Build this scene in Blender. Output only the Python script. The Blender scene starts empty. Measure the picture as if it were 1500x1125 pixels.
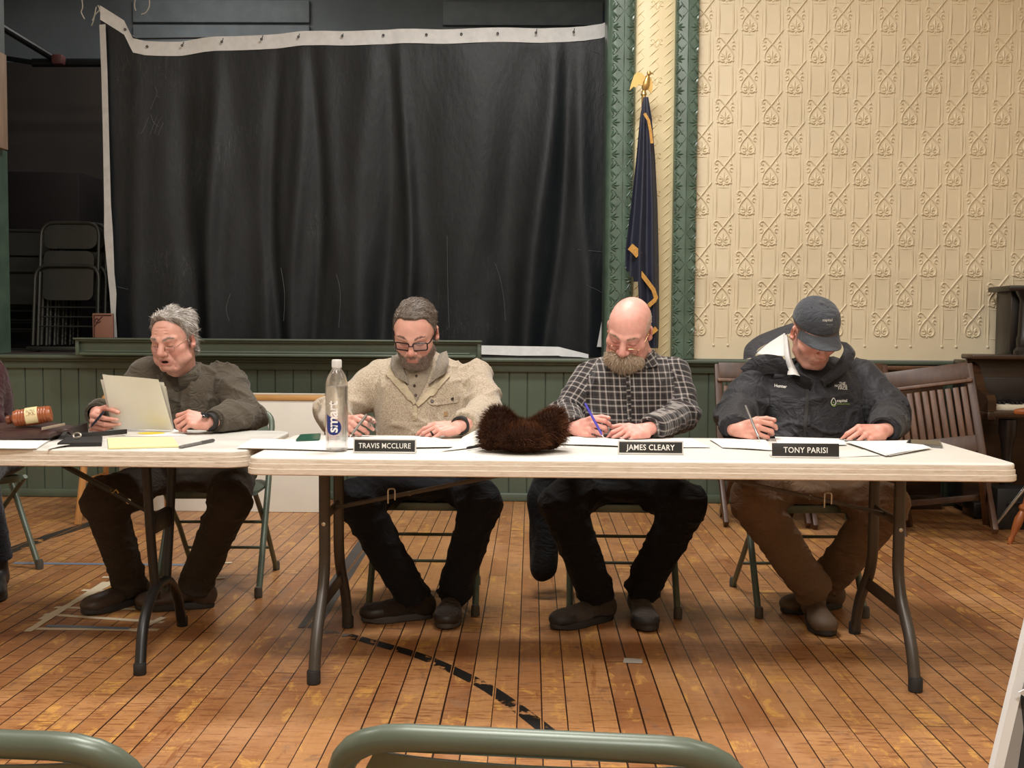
import bpy, bmesh, math, random
import numpy as np
from mathutils import Vector, Matrix, Euler
random.seed(7); RNG = np.random.default_rng(11)
PI = math.pi
SC = bpy.context.scene
COL = SC.collection
# ------------------------------------------------------------------ camera measurements
CH, CP, CYW, CR = 1.166, math.radians(3.15), math.radians(1.0), math.radians(0.4)
FPX = 1600.0
_f = Vector((-math.sin(CYW) * math.cos(CP), math.cos(CYW) * math.cos(CP), -math.sin(CP)))
_r0 = Vector((math.cos(CYW), math.sin(CYW), 0)); _u0 = _r0.cross(_f)
_r = _r0 * math.cos(CR) + _u0 * math.sin(CR); _u = _r.cross(_f)
def _ray(px, py): return _f + _r * ((px - 750) / FPX) + _u * ((562.5 - py) / FPX)
def pt(px, py, Y):
    d = _ray(px, py); return Vector((0, 0, CH)) + d * (Y / d.y)
def gz(px, py, z=0.0):
    d = _ray(px, py); return Vector((0, 0, CH)) + d * ((z - CH) / d.z)
def V(*a): return Vector(a)
# ------------------------------------------------------------------ colours and materials
def lin(h):
    h = h.lstrip('#'); c = [int(h[i:i + 2], 16) / 255 for i in (0, 2, 4)]
    return tuple(((x / 12.92) if x <= .04045 else ((x + .055) / 1.055) ** 2.4) for x in c) + (1.0,)
class NT:
    def __init__(s, name):
        s.m = bpy.data.materials.new(name); s.m.use_nodes = True
        s.t = s.m.node_tree; s.n = s.t.nodes; s.l = s.t.links
        s.b = s.n['Principled BSDF']; s.out = s.n['Material Output']
    def new(s, kind, **kw):
        x = s.n.new(kind)
        for k, v in kw.items():
            if k.startswith('i_'):
                key = k[2:]; key = int(key) if key.isdigit() else key.replace('_', ' ')
                x.inputs[key].default_value = v
            else: setattr(x, k, v)
        return x
    def link(s, a, b): s.l.new(a, b)
    def coord(s, out='Object', scale=(1, 1, 1), rot=(0, 0, 0)):
        c = s.new('ShaderNodeTexCoord'); m = s.new('ShaderNodeMapping')
        m.inputs['Scale'].default_value = scale; m.inputs['Rotation'].default_value = rot
        s.link(c.outputs[out], m.inputs[0]); return m.outputs[0]
    def noise(s, vec, scale, detail=4, rough=.55, dist=0):
        x = s.new('ShaderNodeTexNoise'); x.inputs['Scale'].default_value = scale
        x.inputs['Detail'].default_value = detail; x.inputs['Roughness'].default_value = rough
        x.inputs['Distortion'].default_value = dist
        if vec is not None: s.link(vec, x.inputs['Vector'])
        return x.outputs['Fac']
    def ramp(s, fac, stops, interp='LINEAR'):
        x = s.new('ShaderNodeValToRGB'); e = x.color_ramp; e.interpolation = interp
        while len(e.elements) < len(stops): e.elements.new(.5)
        for el, (p, c) in zip(e.elements, stops):
            el.position = p; el.color = c if len(c) == 4 else tuple(c) + (1,)
        s.link(fac, x.inputs[0]); return x.outputs[0]
    def math(s, op, a, b=None, c=None):
        x = s.new('ShaderNodeMath', operation=op)
        for i, v in enumerate((a, b, c)):
            if v is None: continue
            if isinstance(v, (int, float)): x.inputs[i].default_value = v
            else: s.link(v, x.inputs[i])
        return x.outputs[0]
    def mix(s, fac, a, b, blend='MIX'):
        x = s.new('ShaderNodeMix', data_type='RGBA', blend_type=blend)
        for k, v in ((0, fac), (6, a), (7, b)):
            if isinstance(v, (int, float, tuple)): x.inputs[k].default_value = v
            else: s.link(v, x.inputs[k])
        return x.outputs[2]
    def bump(s, h, strength=.3, dist=.002):
        x = s.new('ShaderNodeBump'); x.inputs['Strength'].default_value = strength
        x.inputs['Distance'].default_value = dist
        s.link(h, x.inputs['Height']); s.link(x.outputs[0], s.b.inputs['Normal']); return x
def mat(name, c, rough=.6, metal=0, var=.12, vscale=6, bump=0, bscale=60, spec=.5, c2=None, sheen=0, stretch=(1, 1, 1), trans=0, coat=0):
    """painted / plastic / cloth-like surface with mild mottling"""
    k = NT(name); c = lin(c) if isinstance(c, str) else c
    k.b.inputs['Roughness'].default_value = rough; k.b.inputs['Metallic'].default_value = metal
    k.b.inputs['Specular IOR Level'].default_value = spec
    if sheen: k.b.inputs['Sheen Weight'].default_value = sheen
    if coat: k.b.inputs['Coat Weight'].default_value = coat
    v = k.coord('Object', stretch)
    hi = lin(c2) if c2 else tuple(min(1, x * (1 + var)) for x in c[:3]) + (1,)
    lo = c if c2 else tuple(x * (1 - var) for x in c[:3]) + (1,)
    k.link(k.ramp(k.noise(v, vscale), [(.3, lo), (.7, hi)]), k.b.inputs['Base Color'])
    if bump: k.bump(k.noise(v, bscale, 3), bump, .003)
    return k.m
def wood(name, c1, c2, rough=.45, axis=2, scale=9, bump=.15):
    k = NT(name); s = [scale * 3] * 3; s[axis] = scale * .25
    v = k.coord('Object', tuple(s)); n = k.noise(v, 1.6, 6, .6, .6)
    k.link(k.ramp(n, [(.28, lin(c1)), (.72, lin(c2))]), k.b.inputs['Base Color'])
    k.b.inputs['Roughness'].default_value = rough; k.bump(n, bump, .002); return k.m
# ------------------------------------------------------------------ mesh builder
class MB:
    def __init__(s): s.v = []; s.f = []; s.mi = []; s.cur = 0
    def add(s, vs, fs):
        b = len(s.v); s.v += [tuple(x) for x in vs]; s.f += [tuple(b + i for i in f) for f in fs]
        s.mi += [s.cur] * len(fs); return s
    def bm(s, bm):
        bm.verts.index_update(); s.add([v.co[:] for v in bm.verts], [[v.index for v in f.verts] for f in bm.faces]); bm.free(); return s
    def box(s, c, size, bev=0.0, M=None, seg=2):
        bm = bmesh.new(); bmesh.ops.create_cube(bm, size=1)
        bmesh.ops.scale(bm, vec=size, verts=bm.verts)
        if bev: bmesh.ops.bevel(bm, geom=bm.edges[:], offset=min(bev, min(size) * .49), segments=seg, profile=.5, affect='EDGES')
        T = Matrix.Translation(c) @ (M.to_4x4() if M else Matrix())
        bmesh.ops.transform(bm, matrix=T, verts=bm.verts); return s.bm(bm)
    def bar(s, a, b, w, h, bev=0.0, up=(0, 0, 1)):
        a, b = Vector(a), Vector(b); d = b - a; L = d.length; z = d.normalized(); x = Vector(up).cross(z)
        if x.length < 1e-4: x = Vector((1, 0, 0)).cross(z)
        x.normalize(); y = z.cross(x)
        return s.box((a + b) / 2, (w, h, L), bev, Matrix((x, y, z)).transposed())
    def tube(s, path, r, seg=10, closed=False, cap=True, flat=1.0):
        P = [Vector(p) for p in path]; n = len(P); R = r if isinstance(r, (list, tuple)) else [r] * n
        vs, fs = [], []; up = None
        for i in range(n):
            if closed: t = (P[(i + 1) % n] - P[i - 1]).normalized()
            else: t = (P[min(i + 1, n - 1)] - P[max(i - 1, 0)]).normalized()
            if up is None: up = Vector((0, 0, 1)) if abs(t.z) < .9 else Vector((1, 0, 0))
            x = up.cross(t); x.normalize(); y = t.cross(x); up = y
            for k in range(seg):
                a = 2 * PI * k / seg; vs.append(P[i] + (x * math.cos(a) + y * math.sin(a) * flat) * R[i])
        m = n if closed else n - 1
        for i in range(m):
            j = (i + 1) % n
            for k in range(seg):
                l = (k + 1) % seg; fs.append((i * seg + k, i * seg + l, j * seg + l, j * seg + k))
        if cap and not closed:
            fs.append(tuple(range(seg))[::-1]); fs.append(tuple((n - 1) * seg + k for k in range(seg)))
        return s.add(vs, fs)
    def lathe(s, prof, c=(0, 0, 0), seg=24, M=None, cap=True):
        vs, fs = [], []; n = len(prof); M = M or Matrix.Identity(3); c = Vector(c)
        for r, z in prof:
            for k in range(seg):
                a = 2 * PI * k / seg; vs.append(c + M @ Vector((r * math.cos(a), r * math.sin(a), z)))
        for i in range(n - 1):
            for k in range(seg):
                l = (k + 1) % seg; fs.append((i * seg + k, i * seg + l, (i + 1) * seg + l, (i + 1) * seg + k))
        if cap: fs.append(tuple(range(seg))[::-1]); fs.append(tuple((n - 1) * seg + k for k in range(seg)))
        return s.add(vs, fs)
    def sheet(s, rows):
        n, m = len(rows), len(rows[0]); fs = []
        for i in range(n - 1):
            for j in range(m - 1): fs.append((i * m + j, i * m + j + 1, (i + 1) * m + j + 1, (i + 1) * m + j))
        return s.add([p for r in rows for p in r], fs)
    def slab(s, rows, th, n=None):
        """a grid of points given thickness th along n (default straight down) as a closed solid"""
        R = [[Vector(p) for p in r] for r in rows]; a, b = len(R), len(R[0])
        n = Vector(n) if n else Vector((0, 0, -1)); base = a * b
        vs = [p for r in R for p in r] + [p + n * th for r in R for p in r]; fs = []
        ix = lambda i, j: i * b + j
        for i in range(a - 1):
            for j in range(b - 1):
                q = (ix(i, j), ix(i, j + 1), ix(i + 1, j + 1), ix(i + 1, j)); fs.append(q); fs.append(tuple(base + t for t in q[::-1]))
        for i in range(a - 1):
            for j in (0, b - 1):
                q = (ix(i, j), ix(i + 1, j)); fs.append((q[0], q[1], base + q[1], base + q[0]))
        for j in range(b - 1):
            for i in (0, a - 1):
                q = (ix(i, j), ix(i, j + 1)); fs.append((q[0], q[1], base + q[1], base + q[0]))
        return s.add(vs, fs)
    def prism(s, poly, off):
        n = len(poly); off = Vector(off); P = [Vector(p) for p in poly]
        fs = [tuple(range(n)), tuple(range(2 * n - 1, n - 1, -1))] + [(i, n + i, n + (i + 1) % n, (i + 1) % n) for i in range(n)]
        return s.add(P + [p + off for p in P], fs)
    def build(s, name, m, parent=None, smooth=True, ang=35, fix=True):
        me = bpy.data.meshes.new(name); me.from_pydata(s.v, [], s.f)
        ms = m if isinstance(m, (list, tuple)) else [m]
        for x in ms: me.materials.append(x)
        if len(ms) > 1: me.polygons.foreach_set('material_index', s.mi)
        if fix:
            bm = bmesh.new(); bm.from_mesh(me); bmesh.ops.recalc_face_normals(bm, faces=bm.faces); bm.to_mesh(me); bm.free()
        if smooth:
            me.polygons.foreach_set('use_smooth', [True] * len(me.polygons)); me.set_sharp_from_angle(angle=math.radians(ang))
        me.update(); return link(name, me, parent)
def link(name, me, parent=None):
    o = bpy.data.objects.new(name, me); COL.objects.link(o)
    if parent is not None:
        o.parent = parent; o.matrix_parent_inverse = pinv(parent)
    return o
def pinv(p): return Matrix.LocRotScale(p.location, p.rotation_euler, p.scale).inverted()
def sub(name, mb, m, parent, **k):
    """a sub-part: its parent is a part (identity transform under an Empty), built in the same coordinates"""
    o = mb.build(name, m, None, **k); o.parent = parent
    return o
def tag(o, label, cat, group=None):
    o['label'] = label; o['category'] = cat
    if group: o['group'] = group
    return o
def thing(name, loc, label, cat, group=None, rz=0):
    o = bpy.data.objects.new(name, None); COL.objects.link(o); o.location = loc; o.rotation_euler = (0, 0, rz)
    o.empty_display_size = .1
    return tag(o, label, cat, group)
def local(name, mb, m, parent, **k):
    """a part given in its parent's own coordinates"""
    o = mb.build(name, m, None, **k); o.parent = parent; return o
def structure(o): o['kind'] = 'structure'; return o
def dup(root, loc, rz=0, label=None, rot=None):
    r = root.copy(); COL.objects.link(r); r.location = loc; r.rotation_euler = rot if rot else (0, 0, rz)
    if label: r['label'] = label
    for ch in root.children:
        c = ch.copy(); COL.objects.link(c); c.parent = r
        for g in ch.children:
            d = g.copy(); COL.objects.link(d); d.parent = c
    return r
def spline(pts, n=8, closed=False):
    P = [Vector(p) for p in pts]; out = []; m = len(P)
    for i in range(m if closed else m - 1):
        p0 = P[i - 1] if (closed or i > 0) else P[0]; p1 = P[i]; p2 = P[(i + 1) % m]
        p3 = P[(i + 2) % m] if (closed or i + 2 < m) else P[-1]
        for k in range(n):
            t = k / n; out.append(.5 * ((2 * p1) + (p2 - p0) * t + (2 * p0 - 5 * p1 + 4 * p2 - p3) * t * t + (3 * p1 - p0 - 3 * p2 + p3) * t ** 3))
    if not closed: out.append(P[-1])
    return out
def fillet(pts, r, n=5):
    P = [Vector(p) for p in pts]; out = [P[0]]
    for i in range(1, len(P) - 1):
        a = (P[i - 1] - P[i]); b = (P[i + 1] - P[i]); q = min(r, a.length * .45, b.length * .45)
        s, e = P[i] + a.normalized() * q, P[i] + b.normalized() * q
        for k in range(n + 1):
            t = k / n; out.append(s * (1 - t) ** 2 + P[i] * 2 * t * (1 - t) + e * t * t)
    return out + [P[-1]]
def text_mesh(body, size, depth=.0006, bold=0, spacing=1.0, align='CENTER'):
    c = bpy.data.curves.new('t', 'FONT'); c.body = body; c.size = size; c.extrude = depth; c.offset = bold
    c.align_x = align; c.align_y = 'CENTER'; c.space_character = spacing; c.resolution_u = 3
    o = bpy.data.objects.new('t', c); COL.objects.link(o)
    me = bpy.data.meshes.new_from_object(o.evaluated_get(bpy.context.evaluated_depsgraph_get()))
    COL.objects.unlink(o); bpy.data.objects.remove(o); return me
def text_obj(name, body, size, M, m, parent, **k):
    me = text_mesh(body, size, **k); me.transform(M); me.materials.clear(); me.materials.append(m); me.name = name
    o = bpy.data.objects.new(name, me); COL.objects.link(o); o.parent = parent
    if parent is not None and parent.type == 'EMPTY': o.matrix_parent_inverse = pinv(parent)
    return o
def frame(o, x, y, n=None):
    """4x4 with local x,y axes along x,y at o"""
    x = Vector(x).normalized(); z = x.cross(Vector(y)).normalized(); y = z.cross(x)
    return Matrix.Translation(o) @ Matrix((x, y, z)).transposed().to_4x4()
# ------------------------------------------------------------------ implicit surfaces (blended bodies)
def axis(lo, hi, coarse, fine):
    out = [lo]
    while out[-1] < hi:
        p = out[-1]; st = coarse
        for a, b, f in fine:
            if a - .012 <= p <= b: st = min(st, f)
            elif p < a: st = min(st, max(a - .012 - p, f) if a - .012 - p < st else st)
        out.append(p + st)
    return np.array(out, np.float32)
def n3(v): v = np.array(v, float); return v / np.linalg.norm(v)
def capsule(a, b, ra, rb=None, flat_end=False):
    a, b = np.array(a, float), np.array(b, float); rb = ra if rb is None else rb; ba = b - a; bb = float(ba @ ba) + 1e-12; L = math.sqrt(bb); u = ba / L
    def fn(X, Y, Z):
        x, y, z = X - a[0], Y - a[1], Z - a[2]
        dot = x * ba[0] + y * ba[1] + z * ba[2]; t = np.clip(dot / bb, 0, 1)
        d = np.sqrt(np.maximum(x * x + y * y + z * z - 2 * t * dot + t * t * bb, 0)) - (ra + (rb - ra) * t)
        if flat_end: d = np.maximum(d, dot / L - L)
        return d
    r = max(ra, rb); return fn, np.minimum(a, b) - r, np.maximum(a, b) + r
def ellipsoid(c, r, R=None):
    c = np.array(c, float); r = np.array(r, float); R = np.eye(3) if R is None else np.array(R, float)
    def fn(X, Y, Z):
        x, y, z = X - c[0], Y - c[1], Z - c[2]
        q = [(x * R[0, i] + y * R[1, i] + z * R[2, i]) for i in range(3)]
        k0 = np.sqrt(sum((q[i] / r[i]) ** 2 for i in range(3))) + 1e-9
        k1 = np.sqrt(sum((q[i] / r[i] ** 2) ** 2 for i in range(3))) + 1e-9
        return k0 * (k0 - 1) / k1
    e = np.sqrt((R ** 2) @ (r ** 2)); return fn, c - e, c + e
class Field:
    def __init__(s, xs, ys, zs):
        s.x, s.y, s.z = xs, ys, zs; s.F = np.full((len(xs), len(ys), len(zs)), .5, np.float32); s.prims = []
    def sl(s, lo, hi, m):
        r = []
        for ax, l, h in ((s.x, lo[0], hi[0]), (s.y, lo[1], hi[1]), (s.z, lo[2], hi[2])):
            r.append(slice(max(0, int(np.searchsorted(ax, l - m)) - 1), int(np.searchsorted(ax, h + m)) + 1))
        return tuple(r)
    def ev(s, fn, q):
        return fn(s.x[q[0]][:, None, None], s.y[q[1]][None, :, None], s.z[q[2]][None, None, :]).astype(np.float32)
    def add(s, prim, k=.01, label=0, op='u'):
        fn, lo, hi = prim; q = s.sl(lo, hi, k + .03)
        if 0 in s.F[q].shape: return
        d = s.ev(fn, q); F = s.F[q]
        if op == 'u':
            h = np.maximum(k - np.abs(F - d), 0) / k; s.F[q] = np.minimum(F, d) - h * h * k * .25; s.prims.append((prim, label))
        else:
            d = -d; h = np.maximum(k - np.abs(F - d), 0) / k; s.F[q] = np.maximum(F, d) + h * h * k * .25
    def group(s, prims, k_in=.004, k_out=.006, label=0):
        """prims = list of chains: each chain blends in itself, chains meet with a crease, the whole blends into the field"""
        A = [p for c in prims for p in c]; lo = np.min([p[1] for p in A], 0); hi = np.max([p[2] for p in A], 0)
        q = s.sl(lo, hi, .03); G = None
        for c in prims:
            C = None
            for p in c:
                d = s.ev(p[0], q)
                if C is None: C = d
                else:
                    h = np.maximum(k_in - np.abs(C - d), 0) / k_in; C = np.minimum(C, d) - h * h * k_in * .25
                s.prims.append((p, label))
            if G is None: G = C
            else:
                kk = .0015; h = np.maximum(kk - np.abs(C - G), 0) / kk; G = np.minimum(G, C) - h * h * kk * .25
        F = s.F[q]; h = np.maximum(k_out - np.abs(F - G), 0) / k_out; s.F[q] = np.minimum(F, G) - h * h * k_out * .25
    def mesh(s, smooth=1):
        v, f = nets(s.F, s.x, s.y, s.z)
        for _ in range(smooth): v = relax(v, f, .5)
        return v, f
    def labels(s, v):
        best = np.full(len(v), 9.); lab = np.zeros(len(v), int)
        for (fn, lo, hi), l in s.prims:
            m = np.where(np.all((v > lo - .03) & (v < hi + .03), 1))[0]
            if not len(m): continue
            d = fn(v[m, 0], v[m, 1], v[m, 2]); b = d < best[m]; best[m[b]] = d[b]; lab[m[b]] = l
        return lab
def nets(F, xs, ys, zs):
    S = F < 0
    c = np.zeros(tuple(n - 1 for n in F.shape), np.uint8)
    for i in (0, 1):
        for j in (0, 1):
            for k in (0, 1): c += S[i:F.shape[0] - 1 + i, j:F.shape[1] - 1 + j, k:F.shape[2] - 1 + k]
    act = (c > 0) & (c < 8); I = np.argwhere(act); ID = np.full(c.shape, -1, np.int32); ID[act] = np.arange(len(I))
    P = np.zeros((len(I), 3)); N = np.zeros(len(I))
    offs = [(i, j, k) for i in (0, 1) for j in (0, 1) for k in (0, 1)]
    vals = {o: F[I[:, 0] + o[0], I[:, 1] + o[1], I[:, 2] + o[2]] for o in offs}
    for a in offs:
        for ax in range(3):
            if a[ax]: continue
            b = list(a); b[ax] = 1; b = tuple(b); va, vb = vals[a], vals[b]; m = (va < 0) != (vb < 0)
            t = va[m] / (va[m] - vb[m]); p = np.tile(np.array(a, float), (m.sum(), 1)); p[:, ax] = t; P[m] += p; N[m] += 1
    P /= N[:, None]; out = np.empty_like(P)
    for ax, g in enumerate((xs, ys, zs)): out[:, ax] = g[I[:, ax]] + P[:, ax] * (g[I[:, ax] + 1] - g[I[:, ax]])
    fs = []
    for ax in range(3):
        o1, o2 = [(1, 2), (2, 0), (0, 1)][ax]
        sa = [slice(None)] * 3; sb = [slice(None)] * 3; sa[ax] = slice(0, -1); sb[ax] = slice(1, None)
        for o in (o1, o2): sa[o] = slice(1, -1); sb[o] = slice(1, -1)
        A, B = S[tuple(sa)], S[tuple(sb)]; E = np.argwhere(A != B)
        if not len(E): continue
        flip = ~A[E[:, 0], E[:, 1], E[:, 2]]; E = E.copy(); E[:, o1] += 1; E[:, o2] += 1
        def cell(d1, d2):
            q = E.copy(); q[:, o1] += d1; q[:, o2] += d2; return ID[q[:, 0], q[:, 1], q[:, 2]]
        Q = np.stack([cell(-1, -1), cell(0, -1), cell(0, 0), cell(-1, 0)], 1); Q[flip] = Q[flip][:, ::-1]; fs.append(Q)
    return out, np.concatenate(fs)
def relax(v, f, a):
    s = np.zeros_like(v); n = np.zeros(len(v))
    for i in range(4):
        j = (i + 1) % 4
        for p, q in ((i, j), (j, i)):
            for ax in range(3): s[:, ax] += np.bincount(f[:, p], v[f[:, q], ax], len(v))
            n += np.bincount(f[:, p], minlength=len(v))
    return v * (1 - a) + a * s / np.maximum(n, 1)[:, None]
def vnormals(v, f):
    n = np.cross(v[f[:, 2]] - v[f[:, 0]], v[f[:, 3]] - v[f[:, 1]]); out = np.zeros_like(v)
    for i in range(4):
        for ax in range(3): out[:, ax] += np.bincount(f[:, i], n[:, ax], len(v))
    return out / np.maximum(np.linalg.norm(out, axis=1), 1e-12)[:, None]
def _h(i, j, k):
    i, j, k = (x.astype(np.int64).astype(np.uint32) for x in (i, j, k))
    n = i * np.uint32(374761393) + j * np.uint32(668265263) + k * np.uint32(2147483647 - 3); n = (n ^ (n >> np.uint32(13))) * np.uint32(1274126177)
    return ((n ^ (n >> np.uint32(16))) & np.uint32(0xffff)).astype(float) / 65535.
def vnoise(p):
    i = np.floor(p); f = p - i; f = f * f * f * (f * (f * 6 - 15) + 10); r = 0
    for a in (0, 1):
        for b in (0, 1):
            for c in (0, 1):
                w = (f[:, 0] if a else 1 - f[:, 0]) * (f[:, 1] if b else 1 - f[:, 1]) * (f[:, 2] if c else 1 - f[:, 2])
                r = r + w * _h(i[:, 0] + a, i[:, 1] + b, i[:, 2] + c)
    return r * 2 - 1
def quick(v, f, name, m, parent=None, col=None, keep_parent_space=False):
    me = bpy.data.meshes.new(name); me.vertices.add(len(v)); me.vertices.foreach_set('co', np.asarray(v, np.float32).ravel())
    k = f.shape[1]; me.loops.add(f.size); me.loops.foreach_set('vertex_index', f.astype(np.int32).ravel())
    me.polygons.add(len(f)); me.polygons.foreach_set('loop_start', np.arange(0, f.size, k, dtype=np.int32))
    me.update(calc_edges=True); me.polygons.foreach_set('use_smooth', np.ones(len(f), bool))
    for x in (m if isinstance(m, (list, tuple)) else [m]): me.materials.append(x)
    if col is not None:
        a = me.color_attributes.new('Col', 'FLOAT_COLOR', 'POINT'); c4 = np.ones((len(v), 4), np.float32); c4[:, :3] = col; a.data.foreach_set('color', c4.ravel())
    me.update()
    if keep_parent_space:
        o = link(name, me); o.parent = parent; return o
    return link(name, me, parent)
def blades(P, D, L, W, name, m, parent, bend=None, seg=3, col=None, kps=False, seed=1):
    """fine tapering strands from P along D (length L, width W), drooping by bend"""
    g = np.random.default_rng(seed); n = len(P); D = D / np.linalg.norm(D, axis=1)[:, None]
    L = np.broadcast_to(np.asarray(L, float), (n,)); W = np.broadcast_to(np.asarray(W, float), (n,))
    side = np.cross(D, g.normal(size=(n, 3))); side /= np.linalg.norm(side, axis=1)[:, None]
    bend = np.zeros((n, 3)) if bend is None else bend; rows = []
    for i in range(seg + 1):
        t = i / seg; c = P + D * (L * t)[:, None] + bend * (t * t * L)[:, None]; w = (W * (1 - .85 * t) * .5)[:, None]
        rows += [c - side * w, c + side * w]
    Vx = np.stack(rows, 1).reshape(-1, 3); st = 2 * (seg + 1); base = np.arange(n)[:, None] * st; F = []
    for i in range(seg): F.append(base + np.array([[2 * i, 2 * i + 1, 2 * i + 3, 2 * i + 2]]))
    C = None if col is None else np.repeat(np.asarray(col, float), st, 0)
    return quick(Vx, np.concatenate(F), name, m, parent, C, kps)
def colmat(name, rough=.5, sss=0, bump=0, bscale=300, spec=.5, sheen=0):
    k = NT(name); a = k.new('ShaderNodeVertexColor', layer_name='Col'); v = k.coord('Object')
    n = k.noise(v, 45, 3); k.link(k.mix(1, a.outputs[0], k.ramp(n, [(.25, (.9, .88, .88)), (.75, (1.08, 1.05, 1.05))]), 'MULTIPLY'), k.b.inputs['Base Color'])
    k.b.inputs['Roughness'].default_value = rough; k.b.inputs['Specular IOR Level'].default_value = spec
    if sss:
        k.b.inputs['Subsurface Weight'].default_value = sss; k.b.inputs['Subsurface Radius'].default_value = (1, .35, .2); k.b.inputs['Subsurface Scale'].default_value = .006
    if sheen: k.b.inputs['Sheen Weight'].default_value = sheen
    if bump: k.bump(k.noise(v, bscale, 2), bump, .001)
    return k.m
# ================================================================== ROOM
WY = 7.15          # plane of the stage front and of the tin wall
def floor_mat():
    k = NT('varnished_floor_boards'); c = k.new('ShaderNodeTexCoord').outputs['Object']
    sp = k.new('ShaderNodeSeparateXYZ'); k.link(c, sp.inputs[0]); x, y = sp.outputs[0], sp.outputs[1]
    u = k.math('DIVIDE', k.math('ADD', x, 20), .0745); iu = k.math('FLOOR', u); fu = k.math('FRACT', u)
    wn = k.new('ShaderNodeTexWhiteNoise', noise_dimensions='1D'); k.link(iu, wn.inputs['W']); rnd = wn.outputs['Value']
    yy = k.math('DIVIDE', k.math('ADD', k.math('ADD', y, 30), k.math('MULTIPLY', rnd, 17.3)), 4.1)
    iy = k.math('FLOOR', yy); fy = k.math('FRACT', yy)
    cv = k.new('ShaderNodeCombineXYZ'); k.link(iu, cv.inputs[0]); k.link(iy, cv.inputs[1])
    w2 = k.new('ShaderNodeTexWhiteNoise', noise_dimensions='2D'); k.link(cv.outputs[0], w2.inputs['Vector']); r2 = w2.outputs['Value']
    # grain stretched along the boards, shifted per board
    sh = k.new('ShaderNodeCombineXYZ'); k.link(k.math('MULTIPLY', r2, 40), sh.inputs[1]); k.link(k.math('MULTIPLY', r2, 9), sh.inputs[2])
    va = k.new('ShaderNodeVectorMath', operation='ADD'); k.link(c, va.inputs[0]); k.link(sh.outputs[0], va.inputs[1])
    def st(sx, sy):
        m = k.new('ShaderNodeMapping'); m.inputs['Scale'].default_value = (sx, sy, 1); k.link(va.outputs[0], m.inputs[0]); return m.outputs[0]
    grain = k.noise(st(60, 2.2), 1, 5, .6, .4)
    base = k.ramp(r2, [(0, lin('#976640')), (.3, lin('#ab7a4c')), (.6, lin('#b68656')), (1, lin('#9d6b42'))])
    base = k.mix(k.math('MULTIPLY', grain, .35), base, lin('#7d4c2a'))
    # blotches: bare grey-brown wood, remains of yellow varnish, dark scuffs across the boards
    bl = k.noise(st(7, 3.6), 1.5, 8, .74, .5)
    base = k.mix(k.ramp(bl, [(.36, (.8, .8, .8)), (.43, (0, 0, 0))]), base, lin('#83624a'))
    base = k.mix(k.ramp(bl, [(.55, (0, 0, 0)), (.61, (.8, .8, .8))]), base, lin('#c9974f'))
    wear = k.noise(k.coord('Object', (1.3, .8, 1)), 1.5, 6, .65)
    base = k.mix(k.ramp(wear, [(.48, (0, 0, 0)), (.66, (.5, .5, .5))]), base, lin('#c0946a'))
    amber = k.noise(st(9, 1.1), 1, 5, .7, 1.2)
    base = k.mix(k.ramp(amber, [(.62, (0, 0, 0)), (.70, (.7, .7, .7))]), base, lin('#74401f'))
    cross = k.noise(st(9, 70), 1, 5, .75)
    zone = k.noise(k.coord('Object', (1, 1, 1)), 1.1, 3)
    sc = k.math('MULTIPLY', k.ramp(cross, [(.50, (0, 0, 0)), (.62, (1, 1, 1))]), k.ramp(zone, [(.36, (.15, .15, .15)), (.56, (.75, .75, .75))]))
    base = k.mix(sc, base, lin('#68391e'))
    fl = k.noise(k.coord('Object', (1, 1, 1)), 90, 2)
    base = k.mix(k.ramp(fl, [(.77, (0, 0, 0)), (.80, (.8, .8, .8))]), base, lin('#dcc9a8'))
    # joints
    gw = k.math('ADD', k.math('MULTIPLY', rnd, .024), k.math('MULTIPLY', k.noise(st(1, 1.5), 1, 2), .036))
    ed = k.math('MINIMUM', fu, k.math('SUBTRACT', 1, fu)); gap = k.math('LESS_THAN', ed, gw)
    ee = k.math('LESS_THAN', k.math('MINIMUM', fy, k.math('SUBTRACT', 1, fy)), .0006)
    g = k.math('MAXIMUM', gap, ee)
    k.link(k.mix(g, base, lin('#2a160b')), k.b.inputs['Base Color'])
    k.link(k.ramp(k.math('ADD', k.math('MULTIPLY', wear, .6), k.math('MULTIPLY', grain, .4)), [(.35, (.3, .3, .3)), (.7, (.5, .5, .5))]), k.b.inputs['Roughness'])
    h = k.math('ADD', k.math('MULTIPLY', k.math('SUBTRACT', 1, g), 1.0), k.math('MULTIPLY', grain, .12))
    k.bump(h, .35, .003); return k.m
green_paint = mat('green_gloss_paint', '#505c4f', .38, var=.10, vscale=5, bump=.15, bscale=18)
green_dark = mat('green_enamel_tin', '#4d6255', .30, var=.22, vscale=9, bump=.2, bscale=40, spec=.6)
cream_tin = mat('cream_painted_tin', '#dacdb0', .42, var=.05, vscale=2.2, bump=.25, bscale=34)
cream_wall = mat('cream_plaster', '#d9cfb6', .8, var=.04)
stage_grey = mat('slate_grey_paint', '#70787c', .75, var=.25, vscale=1.2, bump=.1, bscale=20)
stage_brown = mat('umber_painted_plaster', '#37312d', .8, var=.2, vscale=2)
dark_wood_floor = mat('dark_stage_boards', '#3a332c', .6, var=.2, vscale=7)
black_paint = mat('matt_black_paint', '#1b1b1c', .6, var=.2)

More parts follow.
